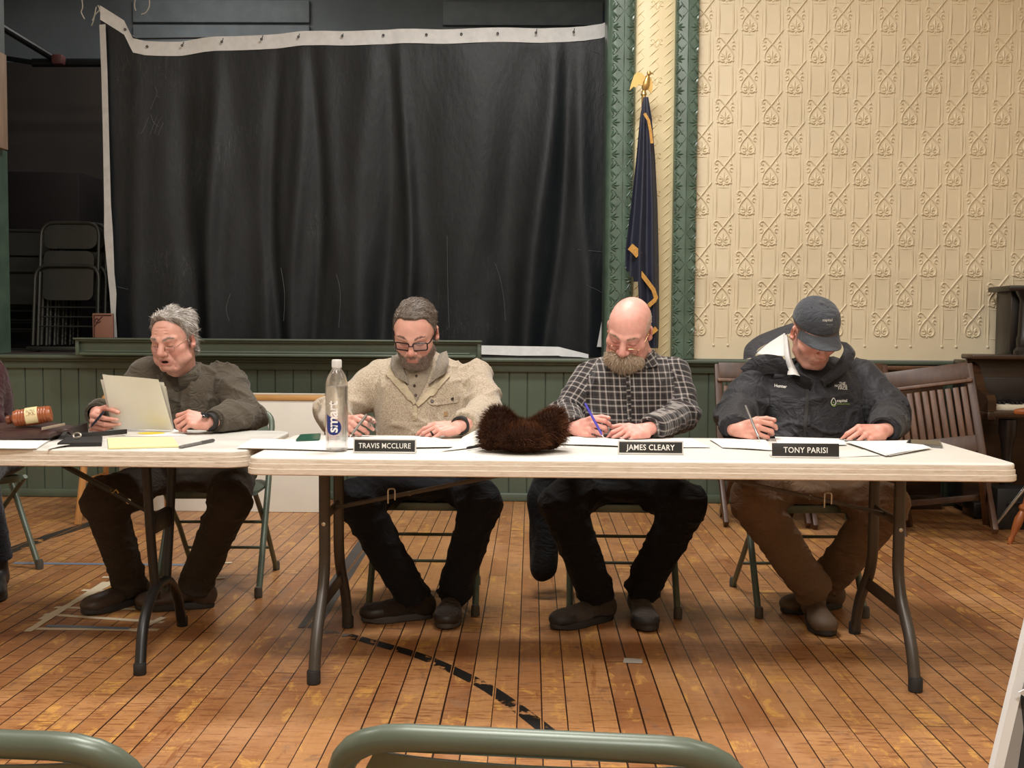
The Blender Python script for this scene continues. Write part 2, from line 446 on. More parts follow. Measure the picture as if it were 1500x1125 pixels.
fl = MB(); fl.box((0, 2.1, -.05), (10.2, 10.2, .1)); floor = structure(fl.build('floor', floor_mat(), smooth=False))
cl = MB(); cl.box((0, 2.1, 4.55), (10.2, 10.4, .1)); structure(cl.build('ceiling', cream_wall))
w = MB(); w.box((-5.05, 2.1, 2.25), (.1, 10.2, 4.5)); structure(w.build('wall_left', cream_wall))
w = MB(); w.box((5.05, 2.1, 2.25), (.1, 10.2, 4.5)); structure(w.build('wall_right', cream_wall))
w = MB(); w.box((0, -3.0, 2.25), (10.2, .1, 4.5)); structure(w.build('wall_back', cream_wall))

# ---- green beadboard below the stage, running on under the tin wall
def beadboard():
    m = MB(); prof = []; x = -5.0; p = .1185
    while x < 5.0:
        prof += [(x, .009), (x + .004, 0), (x + p - .006, 0), (x + p - .002, .009)]; x += p
    rows = [[(a, WY + d, z) for a, d in prof] for z in (.02, .86)]
    m.sheet(rows); return m
structure(beadboard().build('wall_front', green_paint, ang=20, fix=False))
m = MB()
m.box((0, WY - .012, .028), (10, .035, .056), .01); m.box((0, WY + .02, .012), (10, .08, .024), .004)
structure(m.build('baseboard_front', green_paint))
m = MB()   # frieze board and moulded cap of the dado
m.box((0, WY - .008, .878), (10, .03, .05), .004); m.box((0, WY - .02, .908), (10, .06, .016), .006)
m.box((0, WY - .03, .931), (10, .10, .026), .010)
m.box((0, WY - .016, .917), (10, .07, .010), .004)
structure(m.build('trim_1', green_paint))

# ---- the stage itself
m = MB(); m.box((-2.0, 8.8, .927), (6.2, 3.3, .026)); structure(m.build('floor_stage', dark_wood_floor))
m = MB(); m.box((-2.0, 10.05, 2.7), (6.2, .1, 3.6)); structure(m.build('wall_stage_back', stage_grey))
m = MB(); m.box((-5.0, 8.6, 2.7), (.1, 2.9, 3.6)); m.box((1.05, 8.65, 2.7), (.1, 2.8, 3.6)); structure(m.build('wall_stage_sides', stage_grey))
m = MB(); m.box((-2.0, 8.65, 4.5), (6.3, 3.1, .1)); structure(m.build('ceiling_stage', black_paint))
m = MB(); m.box((-3.75, 9.6, 2.16), (1.7, .06, 2.5)); structure(m.build('wall_stage_partition', stage_brown))
m = MB(); m.box((-4.0, 9.15, 1.66), (.62, .5, 1.44), .01); flat = tag(m.build('scenery_flat', mat('dark_maroon_paint', '#231c1e', .7)), 'dark brown scenery box standing backstage beside the green column', 'scenery')
m = MB()
for xa, xb, za, zb in ((-3.62, -2.02, 3.86, 4.06), (-3.62, -2.02, 3.60, 3.84), (-.82, .62, 3.84, 4.05), (-.82, .62, 3.58, 3.82)): m.box(((xa + xb) / 2, 9.98, (za + zb) / 2), (xb - xa, .05, zb - za), .01)
structure(m.build('trim_8', mat('light_slate_paint', '#7e878c', .7, var=.15)))
# proscenium header and the wall above / beside it
m = MB(); m.box((-2.0, WY + .1, 4.42), (6.2, .2, .26)); structure(m.build('wall_header', cream_wall))

# ---- riser box along the stage lip
t = thing('stage_lip_box', (-1.63, 7.02, .944), 'long low green panelled box lying along the stage lip', 'stage box')
m = MB(); X0, X1, Y0 = -2.935, -.322, 6.985
m.box(((X0 + X1) / 2, Y0 + .05, .998), (X1 - X0, .07, .108), .004); m.build('panel', green_paint, t)
m = MB()
m.box(((X0 + X1) / 2, Y0 + .035, 1.052), (X1 - X0 + .012, .125, .012), .004)
m.box(((X0 + X1) / 2, Y0 + .004, 1.040), (X1 - X0, .03, .014), .004)
for xx in (X0 + .012, X1 - .012): m.box((xx, Y0 + .006, .99), (.024, .028, .09), .004)
m.build('frame', green_paint, t)
m = MB(); m.box(((X0 + X1) / 2, Y0 - .004, .955), (X1 - X0 - .06, .045, .02), .008); m.box(((X0 + X1) / 2, Y0 + .004, .972), (X1 - X0 - .14, .03, .012), .005)
m.build('moulding', green_paint, t)

# ------------------------------------------------------------------ pressed tin relief
class Relief:
    def __init__(s, surf): s.m = MB(); s.surf = surf
    def ridge(s, pts, w, h):
        P = [Vector((a, b, 0)) for a, b in pts]; n = len(P); vs = []; fs = []
        for i in range(n):
            tt = P[min(i + 1, n - 1)] - P[max(i - 1, 0)]
            if tt.length < 1e-9: tt = Vector((1, 0, 0))
            tt.normalize(); q = Vector((-tt.y, tt.x, 0)) * w; e = .35 if i in (0, n - 1) else 1
            for sx, hh in ((-1, -.0006), (-.55, h * .75), (0, h), (.55, h * .75), (1, -.0006)):
                p = P[i] + q * sx * (e if abs(sx) > 0 else 1); vs.append(s.surf(p.x, p.y, hh * (1 if e == 1 or hh < 0 else .3)))
        for i in range(n - 1):
            for k in range(4): fs.append((i * 5 + k, i * 5 + k + 1, i * 5 + k + 6, i * 5 + k + 5))
        s.m.add(vs, fs)
    def dot(s, u, v, r, h):
        vs = [s.surf(u, v, h)]; fs = []
        for rr, hh in ((.6, .75), (1, -.0006)):
            for k in range(8): vs.append(s.surf(u + r * rr * math.cos(k * PI / 4), v + r * rr * math.sin(k * PI / 4), h * hh if hh > 0 else hh))
        for k in range(8):
            l = (k + 1) % 8; fs += [(0, 1 + k, 1 + l), (1 + k, 9 + k, 9 + l, 1 + l)]
        s.m.add(vs, fs)
    def leaf(s, u, v, ang, L, w, h):
        ca, sa = math.cos(ang), math.sin(ang); vs = []; fs = []; n = 5
        for i in range(n + 1):
            t = i / n; ww = w * math.sin(PI * min(1, t * .9 + .1)) ** .8
            for sx, hh in ((-1, -.0006), (0, h * math.sin(PI * (t * .8 + .15))), (1, -.0006)):
                a, b = t * L, sx * ww; vs.append(s.surf(u + a * ca - b * sa, v + a * sa + b * ca, hh))
        for i in range(n):
            for k in range(2): fs.append((i * 3 + k, i * 3 + k + 1, i * 3 + k + 4, i * 3 + k + 3))
        s.m.add(vs, fs)
def curl(cx, cy, r0, r1, a0, a1, n=12):
    return [(cx + (r0 + (r1 - r0) * i / n) * math.cos(a0 + (a1 - a0) * i / n), cy + (r0 + (r1 - r0) * i / n) * math.sin(a0 + (a1 - a0) * i / n)) for i in range(n + 1)]

TX0, TX1, TZ0, TZ1 = 1.045, 5.0, .948, 4.45
def tin_dent(x, z): return .006 * math.sin(x * 2.3 + 1.1 * z) * math.sin(z * 1.9 + .4) + .006 * math.exp(-((z - 1.50 - .02 * math.sin(3 * x)) / .05) ** 2) + .003 * math.sin(7.1 * x + 3 * math.sin(4 * z))
def tin_surf(u, v, h): return (TX0 + u, WY - .012 - tin_dent(TX0 + u, TZ0 + v) - h, TZ0 + v)
R = Relief(tin_surf)
nu, nv = 100, 90
R.m.sheet([[tin_surf((TX1 - TX0) * i / nu, (TZ1 - TZ0) * j / nv, 0) for i in range(nu + 1)] for j in range(nv + 1)])
CW, CHT = .1475, .1945
def heart(u, v, full=True):
    for s in (-1, 1):
        R.ridge([(u + s * a, v + b) for a, b in curl(.022, .038, .004, .0170, PI * 1.9, PI * .55 - .9, 11)], .0050, .0075)
        pts = [(.006, .022), (.022, .016), (.040, .026), (.048, .048), (.040, .078), (.020, .108), (0, .130)]
        tail = [(-.022, .158), (-.046, .190), (-.0737, .2245)] if s < 0 else [(-.018, .150), (-.034, .166), (-.052, .165), (-.058, .150), (-.046, .146)]
        R.ridge([(u + s * p.x, v + p.y) for p in spline([V(a, b, 0) for a, b in pts + tail], 3)], .0056, .0085)
    R.leaf(u, v + .036, PI / 2, .062, .010, .009)
    for s in (-1, 1):
        R.leaf(u + s * .004, v + .046, PI / 2 - s * .75, .038, .008, .008)
        R.ridge([(u + s * a, v + b) for a, b in curl(.052, .112, .004, .019, 0, PI * 1.6, 9)], .0048, .0070)
        R.ridge([(u + s * a, v + b) for a, b in [(.030, .128), (.05, .142), (.066, .132)]], .0034, .004)
    R.dot(u, v + .012, .0085, .006)
def panel(u, v):
    for s in (-1, 1):
        for d, ww, a, b in ((.040, .0034, .004, CHT - .012), (.046, .0062, -.045, CHT + .02), (.066, .0030, -.02, CHT - .02)):
            R.ridge([(u + s * d, v + a), (u + s * d, v + (a + b) / 2), (u + s * d, v + b)], ww, .0085 if ww > .006 else .005)
        R.dot(u + s * .046, v + CHT + .024, .010, .009); R.dot(u + s * .046, v - .05, .010, .009)
    for b in (.0, CHT - .006): R.ridge([(u - .04, v + b), (u, v + b), (u + .04, v + b)], .003, .004)
for j in range(-1, 17):
    for i in range(0, 27):
        u, v = .010 + i * CW + .03, j * CHT - .055
        if v < .0 and v < -.06: continue
        if v + .25 > TZ1 - TZ0 or u + .09 > TX1 - TX0 or v < 0: continue
        if (i + j) % 2: heart(u, v)
        else: panel(u, v)
structure(R.m.build('wall_tin', cream_tin, fix=False, ang=60))

# ---- embossed columns beside the stage
def col_surf(path):
    P = [Vector((a, b, 0)) for a, b in path]; S = [0]
    for i in range(1, len(P)): S.append(S[-1] + (P[i] - P[i - 1]).length)
    def f(u, v, h):
        u = min(max(u, 0), S[-1] - 1e-6); i = max(k for k in range(len(S) - 1) if S[k] <= u); t = (u - S[i]) / (S[i + 1] - S[i]); p = P[i].lerp(P[i + 1], t)
        def nn(j):
            a = P[min(j + 1, len(P) - 1)] - P[max(j - 1, 0)]; return Vector((a.y, -a.x, 0)).normalized()
        n = nn(i).lerp(nn(i + 1), t); q = p + n * h; return (q.x, q.y, v)
    return f, S[-1]
def column(name, path, z0, z1, m, style, per=.20, midf=.53):
    f, L = col_surf(path); R = Relief(f); n = 44; nz = int((z1 - z0) / .06)
    R.m.sheet([[f(L * i / n, z0 + (z1 - z0) * j / nz, 0) for i in range(n + 1)] for j in range(nz + 1)])
    z = z0 + .01
    while z + per < z1:
        if style == 'leaf':
            mid = L * midf; A = (mid - .082, mid + .078)
            R.ridge([(mid, z), (mid, z + per * .5), (mid, z + per)], .004, .006)
            for c in A:
                s = 1 if c < mid else -1; d = abs(mid - c) * .93
                R.ridge([(mid - s * .004, z), (c + s * d * .5, z + per * .25), (c, z + per * .5)], .0034, .0055)
                R.ridge([(mid - s * .004, z + per), (c + s * d * .5, z + per * .75), (c, z + per * .5)], .0034, .0055)
                for zz in (.5,):
                    for a in (-.62, 0, .62): R.leaf(c + s * .012, z + per * zz, (0 if s > 0 else PI) + a, .052 if a == 0 else .042, .009, .0085)
                for zz in (.0, 1.0):
                    sg = 1 if zz == 0 else -1
                    for a in (.35, .85): R.leaf(c + s * .006, z + per * zz + sg * .004, PI / 2 * sg - s * sg * a * .9, .055, .008, .008)
                    R.ridge([(c + s * a, z + per * zz + sg * b) for a, b in curl(.018, .066, .003, .011, 0, 5, 8)], .003, .005)
                    R.dot(c + s * .05, z + per * zz + sg * .03, .007, .007)
        else:
            for q in range(3):
                uu = L * (.12 + .33 * q)
                for k in range(4):
                    zz = z + per * k / 4
                    R.ridge([(uu - .03, zz), (uu, zz + .03), (uu + .03, zz + .055)], .0042, .007)
                    if k % 2 == q % 2: R.ridge([(uu + .035, zz), (uu + .012, zz + .03)], .0042, .007)
            for s in (-1, 1):
                R.ridge([(L * .5 + s * a, z + .1 + b) for a, b in curl(.03, .0, .004, .024, 0, 5.2, 9)], .004, .0055)
                R.leaf(L * .5, z + .06, PI / 2 + s * .5, .07, .012, .006)
        z += per
    return structure(R.m.build(name, m, fix=False, ang=60))
def arc(cx, cy, rx, ry, a0, a1, n=8): return [(cx + rx * math.cos(a0 + (a1 - a0) * i / n), cy + ry * math.sin(a0 + (a1 - a0) * i / n)) for i in range(n + 1)]
column('trim_2', [(.470, WY + .20), (.470, WY + .02)] + arc(.515, WY + .0, .045, .075, PI, PI * 1.5) + [(.60, WY - .075)] + arc(.60, WY + .0, .058, .075, PI * 1.5, PI * 2), .948, 4.45, green_dark, 'leaf', .20, .735)
column('trim_3', arc(.785, WY - .005, .135, .035, PI, PI * 2, 12), .948, 4.45, mat('cream_column_paint', '#ddd0a8', .42, var=.05, bump=.2, bscale=30), 'lattice', .24)
column('trim_4', [(.905, WY - .01)] + arc(.925, WY - .03, .02, .04, PI, PI * 1.5, 4) + [(.985, WY - .078)] + arc(1.035, WY - .03, .022, .04, PI * 1.5, PI * 2, 4) + [(1.057, WY - .005)], .948, 4.45, green_dark, 'leaf', .20, .50)
# left side of the opening: tin column with a bare board above it
column('trim_5', [(-3.91, WY + .0)] + arc(-3.87, WY + .0, .04, .075, PI, PI * 1.5, 4) + [(-3.60, WY - .075)] + arc(-3.575, WY + .0, .045, .075, PI * 1.5, PI * 2) + [(-3.53, WY + .2)], .948, 2.30, green_dark, 'leaf')
m = MB(); m.box((-3.635, WY + .03, 2.60), (.33, .12, .62), .004); structure(m.build('trim_6', wood('bare_weathered_pine', '#8e7766', '#a8917d', .7, 2)))
m = MB(); m.box((-3.66, WY + .06, 3.65), (.33, .12, 1.6), .004); structure(m.build('trim_7', stage_grey))
m = MB(); m.box((-4.4, WY + .06, 2.7), (1.3, .10, 3.6)); structure(m.build('wall_left_of_stage', cream_wall))

# ------------------------------------------------------------------ black tarpaulin curtain
def tarp_mat():
    k = NT('black_vinyl_tarpaulin'); v = k.coord('Object'); n = k.noise(v, 3, 5)
    b = k.ramp(n, [(.3, lin('#0f1317')), (.7, lin('#171c20'))])
    # pale crease scratches
    sx = k.noise(k.coord('Object', (26, 1, 3.2)), 1, 3, .6, 1.5); z = k.noise(v, 1.5, 2)
    line = k.math('MULTIPLY', k.ramp(sx, [(.488, (0, 0, 0)), (.5, (1, 1, 1)), (.512, (0, 0, 0))]), k.ramp(z, [(.56, (0, 0, 0)), (.68, (.22, .22, .22))]))
    k.link(k.mix(line, b, lin('#6f7274')), k.b.inputs['Base Color']); k.b.inputs['Roughness'].default_value = .5
    k.b.inputs['Specular IOR Level'].default_value = .32
    k.bump(k.noise(k.coord('Object', (5, 1, 2)), 6, 4), .25, .012); return k.m
CY = 7.55
TL, TW = -2.96, 3.56
def top_z(x):   # sag of the upper hem
    K = [(-2.96, 3.27), (-2.80, 3.165), (-2.745, 3.045), (-2.66, 3.03), (-2.42, 3.035), (-2.26, 3.055), (-1.57, 3.10), (-1.02, 3.11), (.34, 3.135), (.46, 3.155), (.56, 3.20)]
    for (a, b), (c, d) in zip(K, K[1:]):
        if x <= c: return b + (d - b) * (x - a) / (c - a)
    return K[-1][1]
def tarp_pt(u, z):     # u across 0..1, z height
    x = TL + TW * u + (.09 * (1 - u) ** 6) * (1 - (z - .95) / 2.2)
    t = min(1, max(0, (z - .95) / 2.1)); f = (1 - t) ** .6
    d = 0
    for c, w, a in ((.055, .02, -.03), (.165, .024, .05), (.21, .018, -.05), (.27, .03, .03), (.335, .014, .045), (.375, .016, -.035), (.41, .013, .03), (.445, .02, -.03), (.505, .03, -.06), (.55, .02, .045), (.585, .012, -.04), (.64, .03, .03), (.70, .05, -.02), (.80, .035, .055), (.845, .022, -.065), (.88, .018, .06), (.93, .02, -.035)):
        cc = c + .012 * math.sin(z * 2 + c * 40) + (.04 * (t - .5) if abs(c - .84) < .06 else 0)
        d += a * .95 * math.exp(-((u - cc) / w) ** 2) * (.12 + f)
    d += .01 * math.sin(u * 9 + z * 1.7) + .006 * math.sin(u * 70 + 3 * math.sin(2 * z)) * f
    return (x, CY + d, z)
t = thing('tarpaulin_curtain', (-1.1, CY, .95), 'huge black tarpaulin with pale hem hung across the stage opening', 'curtain')
rows = []
nz = 70
for j in range(nz + 1):
    r = []
    for i in range(261):
        u = i / 260; x = TL + TW * u; zt = top_z(x) - .0; zb = .945; r.append(tarp_pt(u, zb + (zt - zb) * j / nz))
    rows.append(r)
m = MB(); m.slab(rows, .003, (0, 1, 0)); m.build('sheet', tarp_mat(), t, fix=False, ang=80)
hem_m = mat('grey_white_webbing', '#c3c5c5', .7, var=.08, vscale=20)
m = MB(); rows = [[], [], []]
for i in range(181):
    u = i / 180; x = TL + TW * u; p = tarp_pt(u, top_z(x) - .04); wv = .004 * math.sin(u * 60)
    for k, dz in ((0, .048), (1, .0), (2, -.048)): rows[k].append((p[0], p[1] - .006 + (.004 if k == 1 else wv * .5), top_z(x) + dz + .004 * math.sin(u * 35)))
m.slab(rows[::-1], .003, (0, 1, 0)); m.build('top_hem', hem_m, t, fix=False)
def side_hem(u0, pts, name):
    m = MB(); rows = [[], []]
    for (x0, x1, z) in pts:
        rows[0].append((x0, CY - .03, z)); rows[1].append((x1, CY - .045, z))
    m.slab(rows, .003, (0, 1, 0)); return m.build(name, hem_m, t, fix=False)
LH = [(148, 158, 38), (151, 161, 110), (153, 163, 190), (155, 166, 300), (155, 169, 345), (160, 171, 400), (163, 174, 430), (165, 173, 460), (164, 175, 494)]
side_hem(0, [(pt(a, y, CY).x, pt(b, y, CY).x, pt(a, y, CY).z) for a, b, y in LH], 'side_hem')
RH = [(891, 896, 318), (889, 893, 360), (885, 890, 420), (881, 888, 470), (874, 884, 508)]
side_hem(1, [(pt(a, y, CY).x, pt(b, y, CY).x, pt(a, y, CY).z) for a, b, y in RH], 'side_hem')
m = MB(); b0 = [(705, 506, 519), (760, 507, 521), (818, 508, 521), (822, 509, 522), (850, 516, 523), (862, 519, 525)]
m.slab([[pt(x, y0, CY - .16) for x, y0, y1 in b0], [pt(x, y1, CY - .2) for x, y0, y1 in b0]], .003, (0, 1, 0)); m.build('bottom_hem', hem_m, t, fix=False)
for px in (185, 217, 268, 326, 384, 438, 502, 562, 625, 676, 729, 785, 840):
    m = MB(); p = pt(px, 70, CY); z = top_z(p.x) + .01; m.lathe([(.004, 0), (.009, 0), (.009, .004), (.004, .004)], (p.x, CY - .018, z), 10, Matrix.Rotation(PI / 2, 3, 'X'), cap=False)
    m.tube([(p.x, CY - .01, z), (p.x + .006, CY, z + .03)], .0025, 5); m.build('grommet', black_paint, t)
m = MB(); m.tube([pt(184, 57, 7.62), pt(450, 54, 7.62), pt(892, 47, 7.62)], .006, 6); m.tube([pt(150, 22, 7.6), pt(178, 42, 7.61), pt(214, 66, 7.62)], .004, 5)
tag(m.build('curtain_wire', black_paint), 'thin dark wire the black tarpaulin hangs from', 'wire')
m = MB()
for P in ([(228, 128), (231, 138), (226, 150), (222, 160)], [(229, 140), (236, 144)], [(222, 168), (226, 180), (234, 186)], [(238, 172), (232, 182), (228, 196)], [(231, 170), (226, 184), (221, 198)], [(219, 172), (212, 190), (208, 197)], [(240, 180), (236, 190), (233, 198)], [(886, 112), (880, 126), (878, 142)], [(884, 122), (888, 132), (880, 140)], [(870, 75), (880, 80), (886, 92)], [(172, 420), (190, 424)], [(846, 366), (866, 368), (886, 370)], [(858, 418), (872, 424), (884, 430)], [(725, 385), (733, 410), (738, 440), (740, 470)], [(655, 345), (656, 420), (658, 480)], [(338, 430), (332, 452), (336, 470)], [(412, 392), (418, 430), (416, 470)], [(494, 402), (500, 430), (498, 480)]):
    q = [pt(a, b, CY) for a, b in P]; m.tube(spline([V(p.x, tarp_pt((p.x - TL) / TW, p.z)[1] - .004, p.z) for p in q], 4), .0016, 4)
o = m.build('crease_mark', mat('pale_scuffed_vinyl', '#54585a', .7), t); o['kind'] = 'stuff'
# pipes and hanging strings behind the opening
pipe_m = mat('blackened_iron_pipe', '#17181a', .45, metal=.3, var=.25)
t = thing('overhead_pipe_frame', pt(85, 92, 8.6), 'black iron pipe frame with red clamp above the backstage', 'pipe frame')
m = MB(); m.tube([pt(-80, -35, 7.9), pt(0, 38, 8.2), pt(86, 90, 8.6)], .028, 10); m.build('brace', pipe_m, t)
m = MB(); m.tube([pt(48, 92, 8.6), pt(160, 92, 8.6), pt(330, 92, 8.6)], .033, 10); m.tube([pt(0, 84, 8.6), pt(52, 92, 8.6)], .02, 8); m.build('crossbar', pipe_m, t)
m = MB(); m.box(pt(86, 88, 8.55), (.09, .09, .08), .02); m.build('clamp', mat('dull_red_clamp', '#5a3434', .5, bump=.2), t)
m = MB()
for P in ([(119, -8), (121, 10), (119, 18), (124, 28)], [(143, 8), (146, 14), (139, 22), (137, 30), (134, 38)], [(141, 10), (138, 24), (135, 30)], [(144, 8), (148, 20)], [(199, -4), (197, 8), (199, 16)], [(218, -6), (219, 8), (214, 18), (207, 21)]):
    m.tube(spline([pt(a, b, 7.7) for a, b in P], 4), .004, 5)
o = tag(m.build('frayed_strings', mat('pale_cord', '#b9b4a8', .8)), 'frayed pale strings dangling above the left end of the tarpaulin', 'string'); o['kind'] = 'stuff'

# ------------------------------------------------------------------ marks on the floor
def worn(name, c, lo=.42, hi=.5, scale=14, gaps=True):
    k = NT(name); v = k.coord('Object'); k.b.inputs['Base Color'].default_value = lin(c); k.b.inputs['Roughness'].default_value = .5
    n = k.noise(v, scale, 5, .7); tr = k.new('ShaderNodeBsdfTransparent'); mx = k.new('ShaderNodeMixShader'); a = k.ramp(n, [(lo, (0, 0, 0)), (hi, (1, 1, 1))])
    if gaps:
        sp = k.new('ShaderNodeSeparateXYZ'); k.link(k.new('ShaderNodeTexCoord').outputs['Object'], sp.inputs[0])
        fu = k.math('FRACT', k.math('DIVIDE', k.math('ADD', sp.outputs[0], 20), .0745)); ed = k.math('MINIMUM', fu, k.math('SUBTRACT', 1, fu)); a = k.math('MULTIPLY', a, k.math('GREATER_THAN', ed, .07))
    k.link(a, mx.inputs[0]); k.link(tr.outputs[0], mx.inputs[1]); k.link(k.b.outputs[0], mx.inputs[2]); k.link(mx.outputs[0], k.out.inputs[0]); return k.m
def stripe(pts, w, z=.0012):
    m = MB(); P = [Vector((p[0], p[1], 0)) for p in pts]; rows = [[], []]
    for i, p in enumerate(P):
        tt = (P[min(i + 1, len(P) - 1)] - P[max(i - 1, 0)]).normalized(); q = Vector((-tt.y, tt.x, 0)) * w / 2
        rows[0].append((p + q) + V(0, 0, z)); rows[1].append((p - q) + V(0, 0, z))
    m.sheet(rows); return m
def on_floor(name, mbs, m):
    a = MB()
    for b in mbs: a.add(b.v, b.f)
    o = a.build(name, m, None, smooth=False); o.parent = floor; return o
on_floor('painted_line', [stripe(spline([gz(*p) for p in [(508, 931), (560, 945), (625, 965), (700, 1000), (750, 1032), (800, 1070), (840, 1105)]], 6), .05)], worn('worn_black_line_paint', '#0e0d0c', .40, .47, 11))
on_floor('painted_line', [stripe([gz(*p) for p in [(545, 780), (528, 805), (452, 920)]], .085), ], worn('grey_line_paint', '#4b4744', .25, .33, 9))
on_floor('painted_line', [stripe([gz(*p) for p in [(462, 924), (510, 931)]], .045)], worn('pale_line_paint', '#6f6a63', .36, .46, 9))
on_floor('painted_line', [stripe([gz(*p) for p in [(0, 812), (60, 790), (130, 768), (185, 750)]], .09)], worn('old_black_line_paint', '#2b2825', .36, .46, 8))
on_floor('blue_tape', [stripe([gz(*p) for p in [(20, 825), (300, 828)]], .04), stripe([gz(*p) for p in [(68, 917), (190, 921)]], .03, .0016)], worn('faded_blue_tape', '#6f7e92', .2, .28, 12, False))
TP = [[(40, 921), (232, 923)], [(65, 900), (240, 912)], [(80, 890), (215, 893)], [(115, 875), (190, 878)], [(120, 865), (165, 866)], [(150, 846), (205, 846)], [(170, 851), (60, 908)], [(178, 845), (150, 862)], [(155, 853), (40, 926)], [(195, 926), (240, 905)], [(280, 826), (340, 825)], [(310, 848), (330, 847)]]
on_floor('masking_tape_grid', [stripe([gz(*a), gz(*b)], .030, .001 + .0002 * i) for i, (a, b) in enumerate(TP)], worn('beige_masking_tape', '#d3c6aa', .22, .28, 20, False))
m = MB(); p = gz(927, 969); m.slab([[(p.x - .035, p.y - .02, .003), (p.x + .03, p.y - .028, .004)], [(p.x - .028, p.y + .03, .004), (p.x + .034, p.y + .02, .003)]], .0015)
tag(m.build('paper_scrap', mat('grey_paper', '#a9a49c', .8)), 'small torn grey scrap of paper lying on the floorboards', 'paper scrap')
# ================================================================== TABLES
def table_top_mat(name, c, edge):
    k = NT(name); v = k.coord('Object'); n = k.noise(v, 5, 5); n2 = k.noise(k.coord('Object', (3, 3, 40)), 6, 4, .7)
    b = k.ramp(n, [(.3, lin(c)), (.75, lin('#e3e0d8'))])
    sp = k.new('ShaderNodeSeparateXYZ'); k.link(k.new('ShaderNodeTexCoord').outputs['Object'], sp.inputs[0])
    side = k.math('LESS_THAN', sp.outputs[2], .7345)
    e = k.ramp(n2, [(.25, lin(edge)), (.55, lin('#ddd3c4')), (.85, lin('#b7a998'))])  # beige rim: dimmer light on the table edge is put into its colour
    k.link(k.mix(side, b, e), k.b.inputs['Base Color']); k.b.inputs['Roughness'].default_value = .42
    k.bump(k.noise(v, 220, 2), .12, .001); return k.m
leg_metal = mat('dark_brown_powder_coat', '#453f38', .42, metal=.35, var=.1, vscale=12)
leg_black = mat('black_enamel_tube', '#1f1e1d', .4, metal=.3)
rubber = mat('black_rubber', '#1d1b1a', .7)
screw_m = mat('bright_steel', '#b9b4aa', .3, metal=.9)
def round_rect(x0, x1, y0, y1, r, n=7):
    out = []
    for cx, cy, a in ((x1 - r, y1 - r, 0), (x0 + r, y1 - r, PI / 2), (x0 + r, y0 + r, PI), (x1 - r, y0 + r, PI * 1.5)):
        out += [(cx + r * math.cos(a + PI / 2 * i / n), cy + r * math.sin(a + PI / 2 * i / n)) for i in range(n + 1)]
    return out
def top_slab(x0, x1, y0, y1, r, prof):
    m = MB(); vs = []; fs = []; N = None
    for ins, z in prof:
        ring = round_rect(x0 + ins, x1 - ins, y0 + ins, y1 - ins, r - ins); N = len(ring); vs += [(a, b, z) for a, b in ring]
    for i in range(len(prof) - 1):
        for k in range(N): l = (k + 1) % N; fs.append((i * N + k, i * N + l, (i + 1) * N + l, (i + 1) * N + k))
    fs.append(tuple(range(N))[::-1]); fs.append(tuple((len(prof) - 1) * N + k for k in range(N)))
    return m.add(vs, fs)
TT = .74
PROF = [(.03, .684), (.004, .684), (.0, .687), (.0, .7035), (.0035, .7048), (.0035, .7195), (.007, .7208), (.007, .7345), (.009, .7385), (.013, TT)]
A0, A1, AY0, AY1 = -.902, 1.532, 3.405, 4.135
t = thing('folding_table', (.315, 3.77, 0), 'long off-white plastic folding table in front of three seated men', 'table')
top_slab(A0, A1, AY0, AY1, .055, PROF).build('tabletop', table_top_mat('grey_white_plastic_top', '#d9d5cc', '#b9a994'), t, ang=50)
def wishbone(x, s):
    """one end's leg frame: two tubes close together above that splay out to the feet"""
    for d, nm in ((-1, 'leg'), (1, 'leg')):
        yc = 3.79
        m = MB(); m.tube(fillet([(x, yc + d * .13, .684), (x, yc + d * .13, .27), (x, yc + d * .225, .12), (x, yc + d * .325, .006)] if 0 else [(x, yc + d * .135, .684), (x, yc + d * .135, .30), (x, yc + d * .285, .14), (x, yc + d * .33, .004)], .09, 6), .0195, 12)
        lg = m.build('leg', leg_metal, t)
        m = MB(); m.lathe([(.019, 0), (.0225, .003), (.0225, .04), (.02, .045)], (x, yc + d * .329, 0), 14); sub('foot_cap', m, rubber, lg)
        m = MB(); m.lathe([(0, 0), (.006, 0), (.007, .002), (.0, .004)], (x, yc + d * .135 - .0195, .50 + d * .012), 8, Matrix.Rotation(PI / 2, 3, 'X')); sub('rivet', m, screw_m, lg)
    m = MB(); m.box((x, 3.79, .225), (.012, .42, .045), .003); m.build('crossbar', leg_metal, t)
    m = MB(); m.box((x, 3.79, .51), (.014, .30, .03), .004); m.build('hinge_bar', leg_metal, t)
wishbone(-.695, -1); wishbone(1.238, 1)
for a, b in (((-.69, 3.80, .515), (.10, 3.78, .682)), ((1.235, 3.80, .515), (.46, 3.78, .682))):
    m = MB(); m.bar(a, b, .012, .03, .002, up=(0, 1, 0))
    br = m.build('brace', leg_metal, t)
    q = Vector(a).lerp(Vector(b), .26); m = MB(); m.tube(fillet([q + V(-.012, -.014, -.022), q + V(-.012, -.014, .03), q + V(.012, -.014, .03), q + V(.012, -.014, -.01)], .008, 3), .0028, 6); sub('spring_clip', m, screw_m, br)
    q = Vector(a).lerp(Vector(b), .34); m = MB(); m.lathe([(0, 0), (.007, 0), (.008, .003), (0, .005)], q + V(0, -.006, 0), 8, Matrix.Rotation(PI / 2, 3, 'X')); sub('rivet', m, screw_m, br)
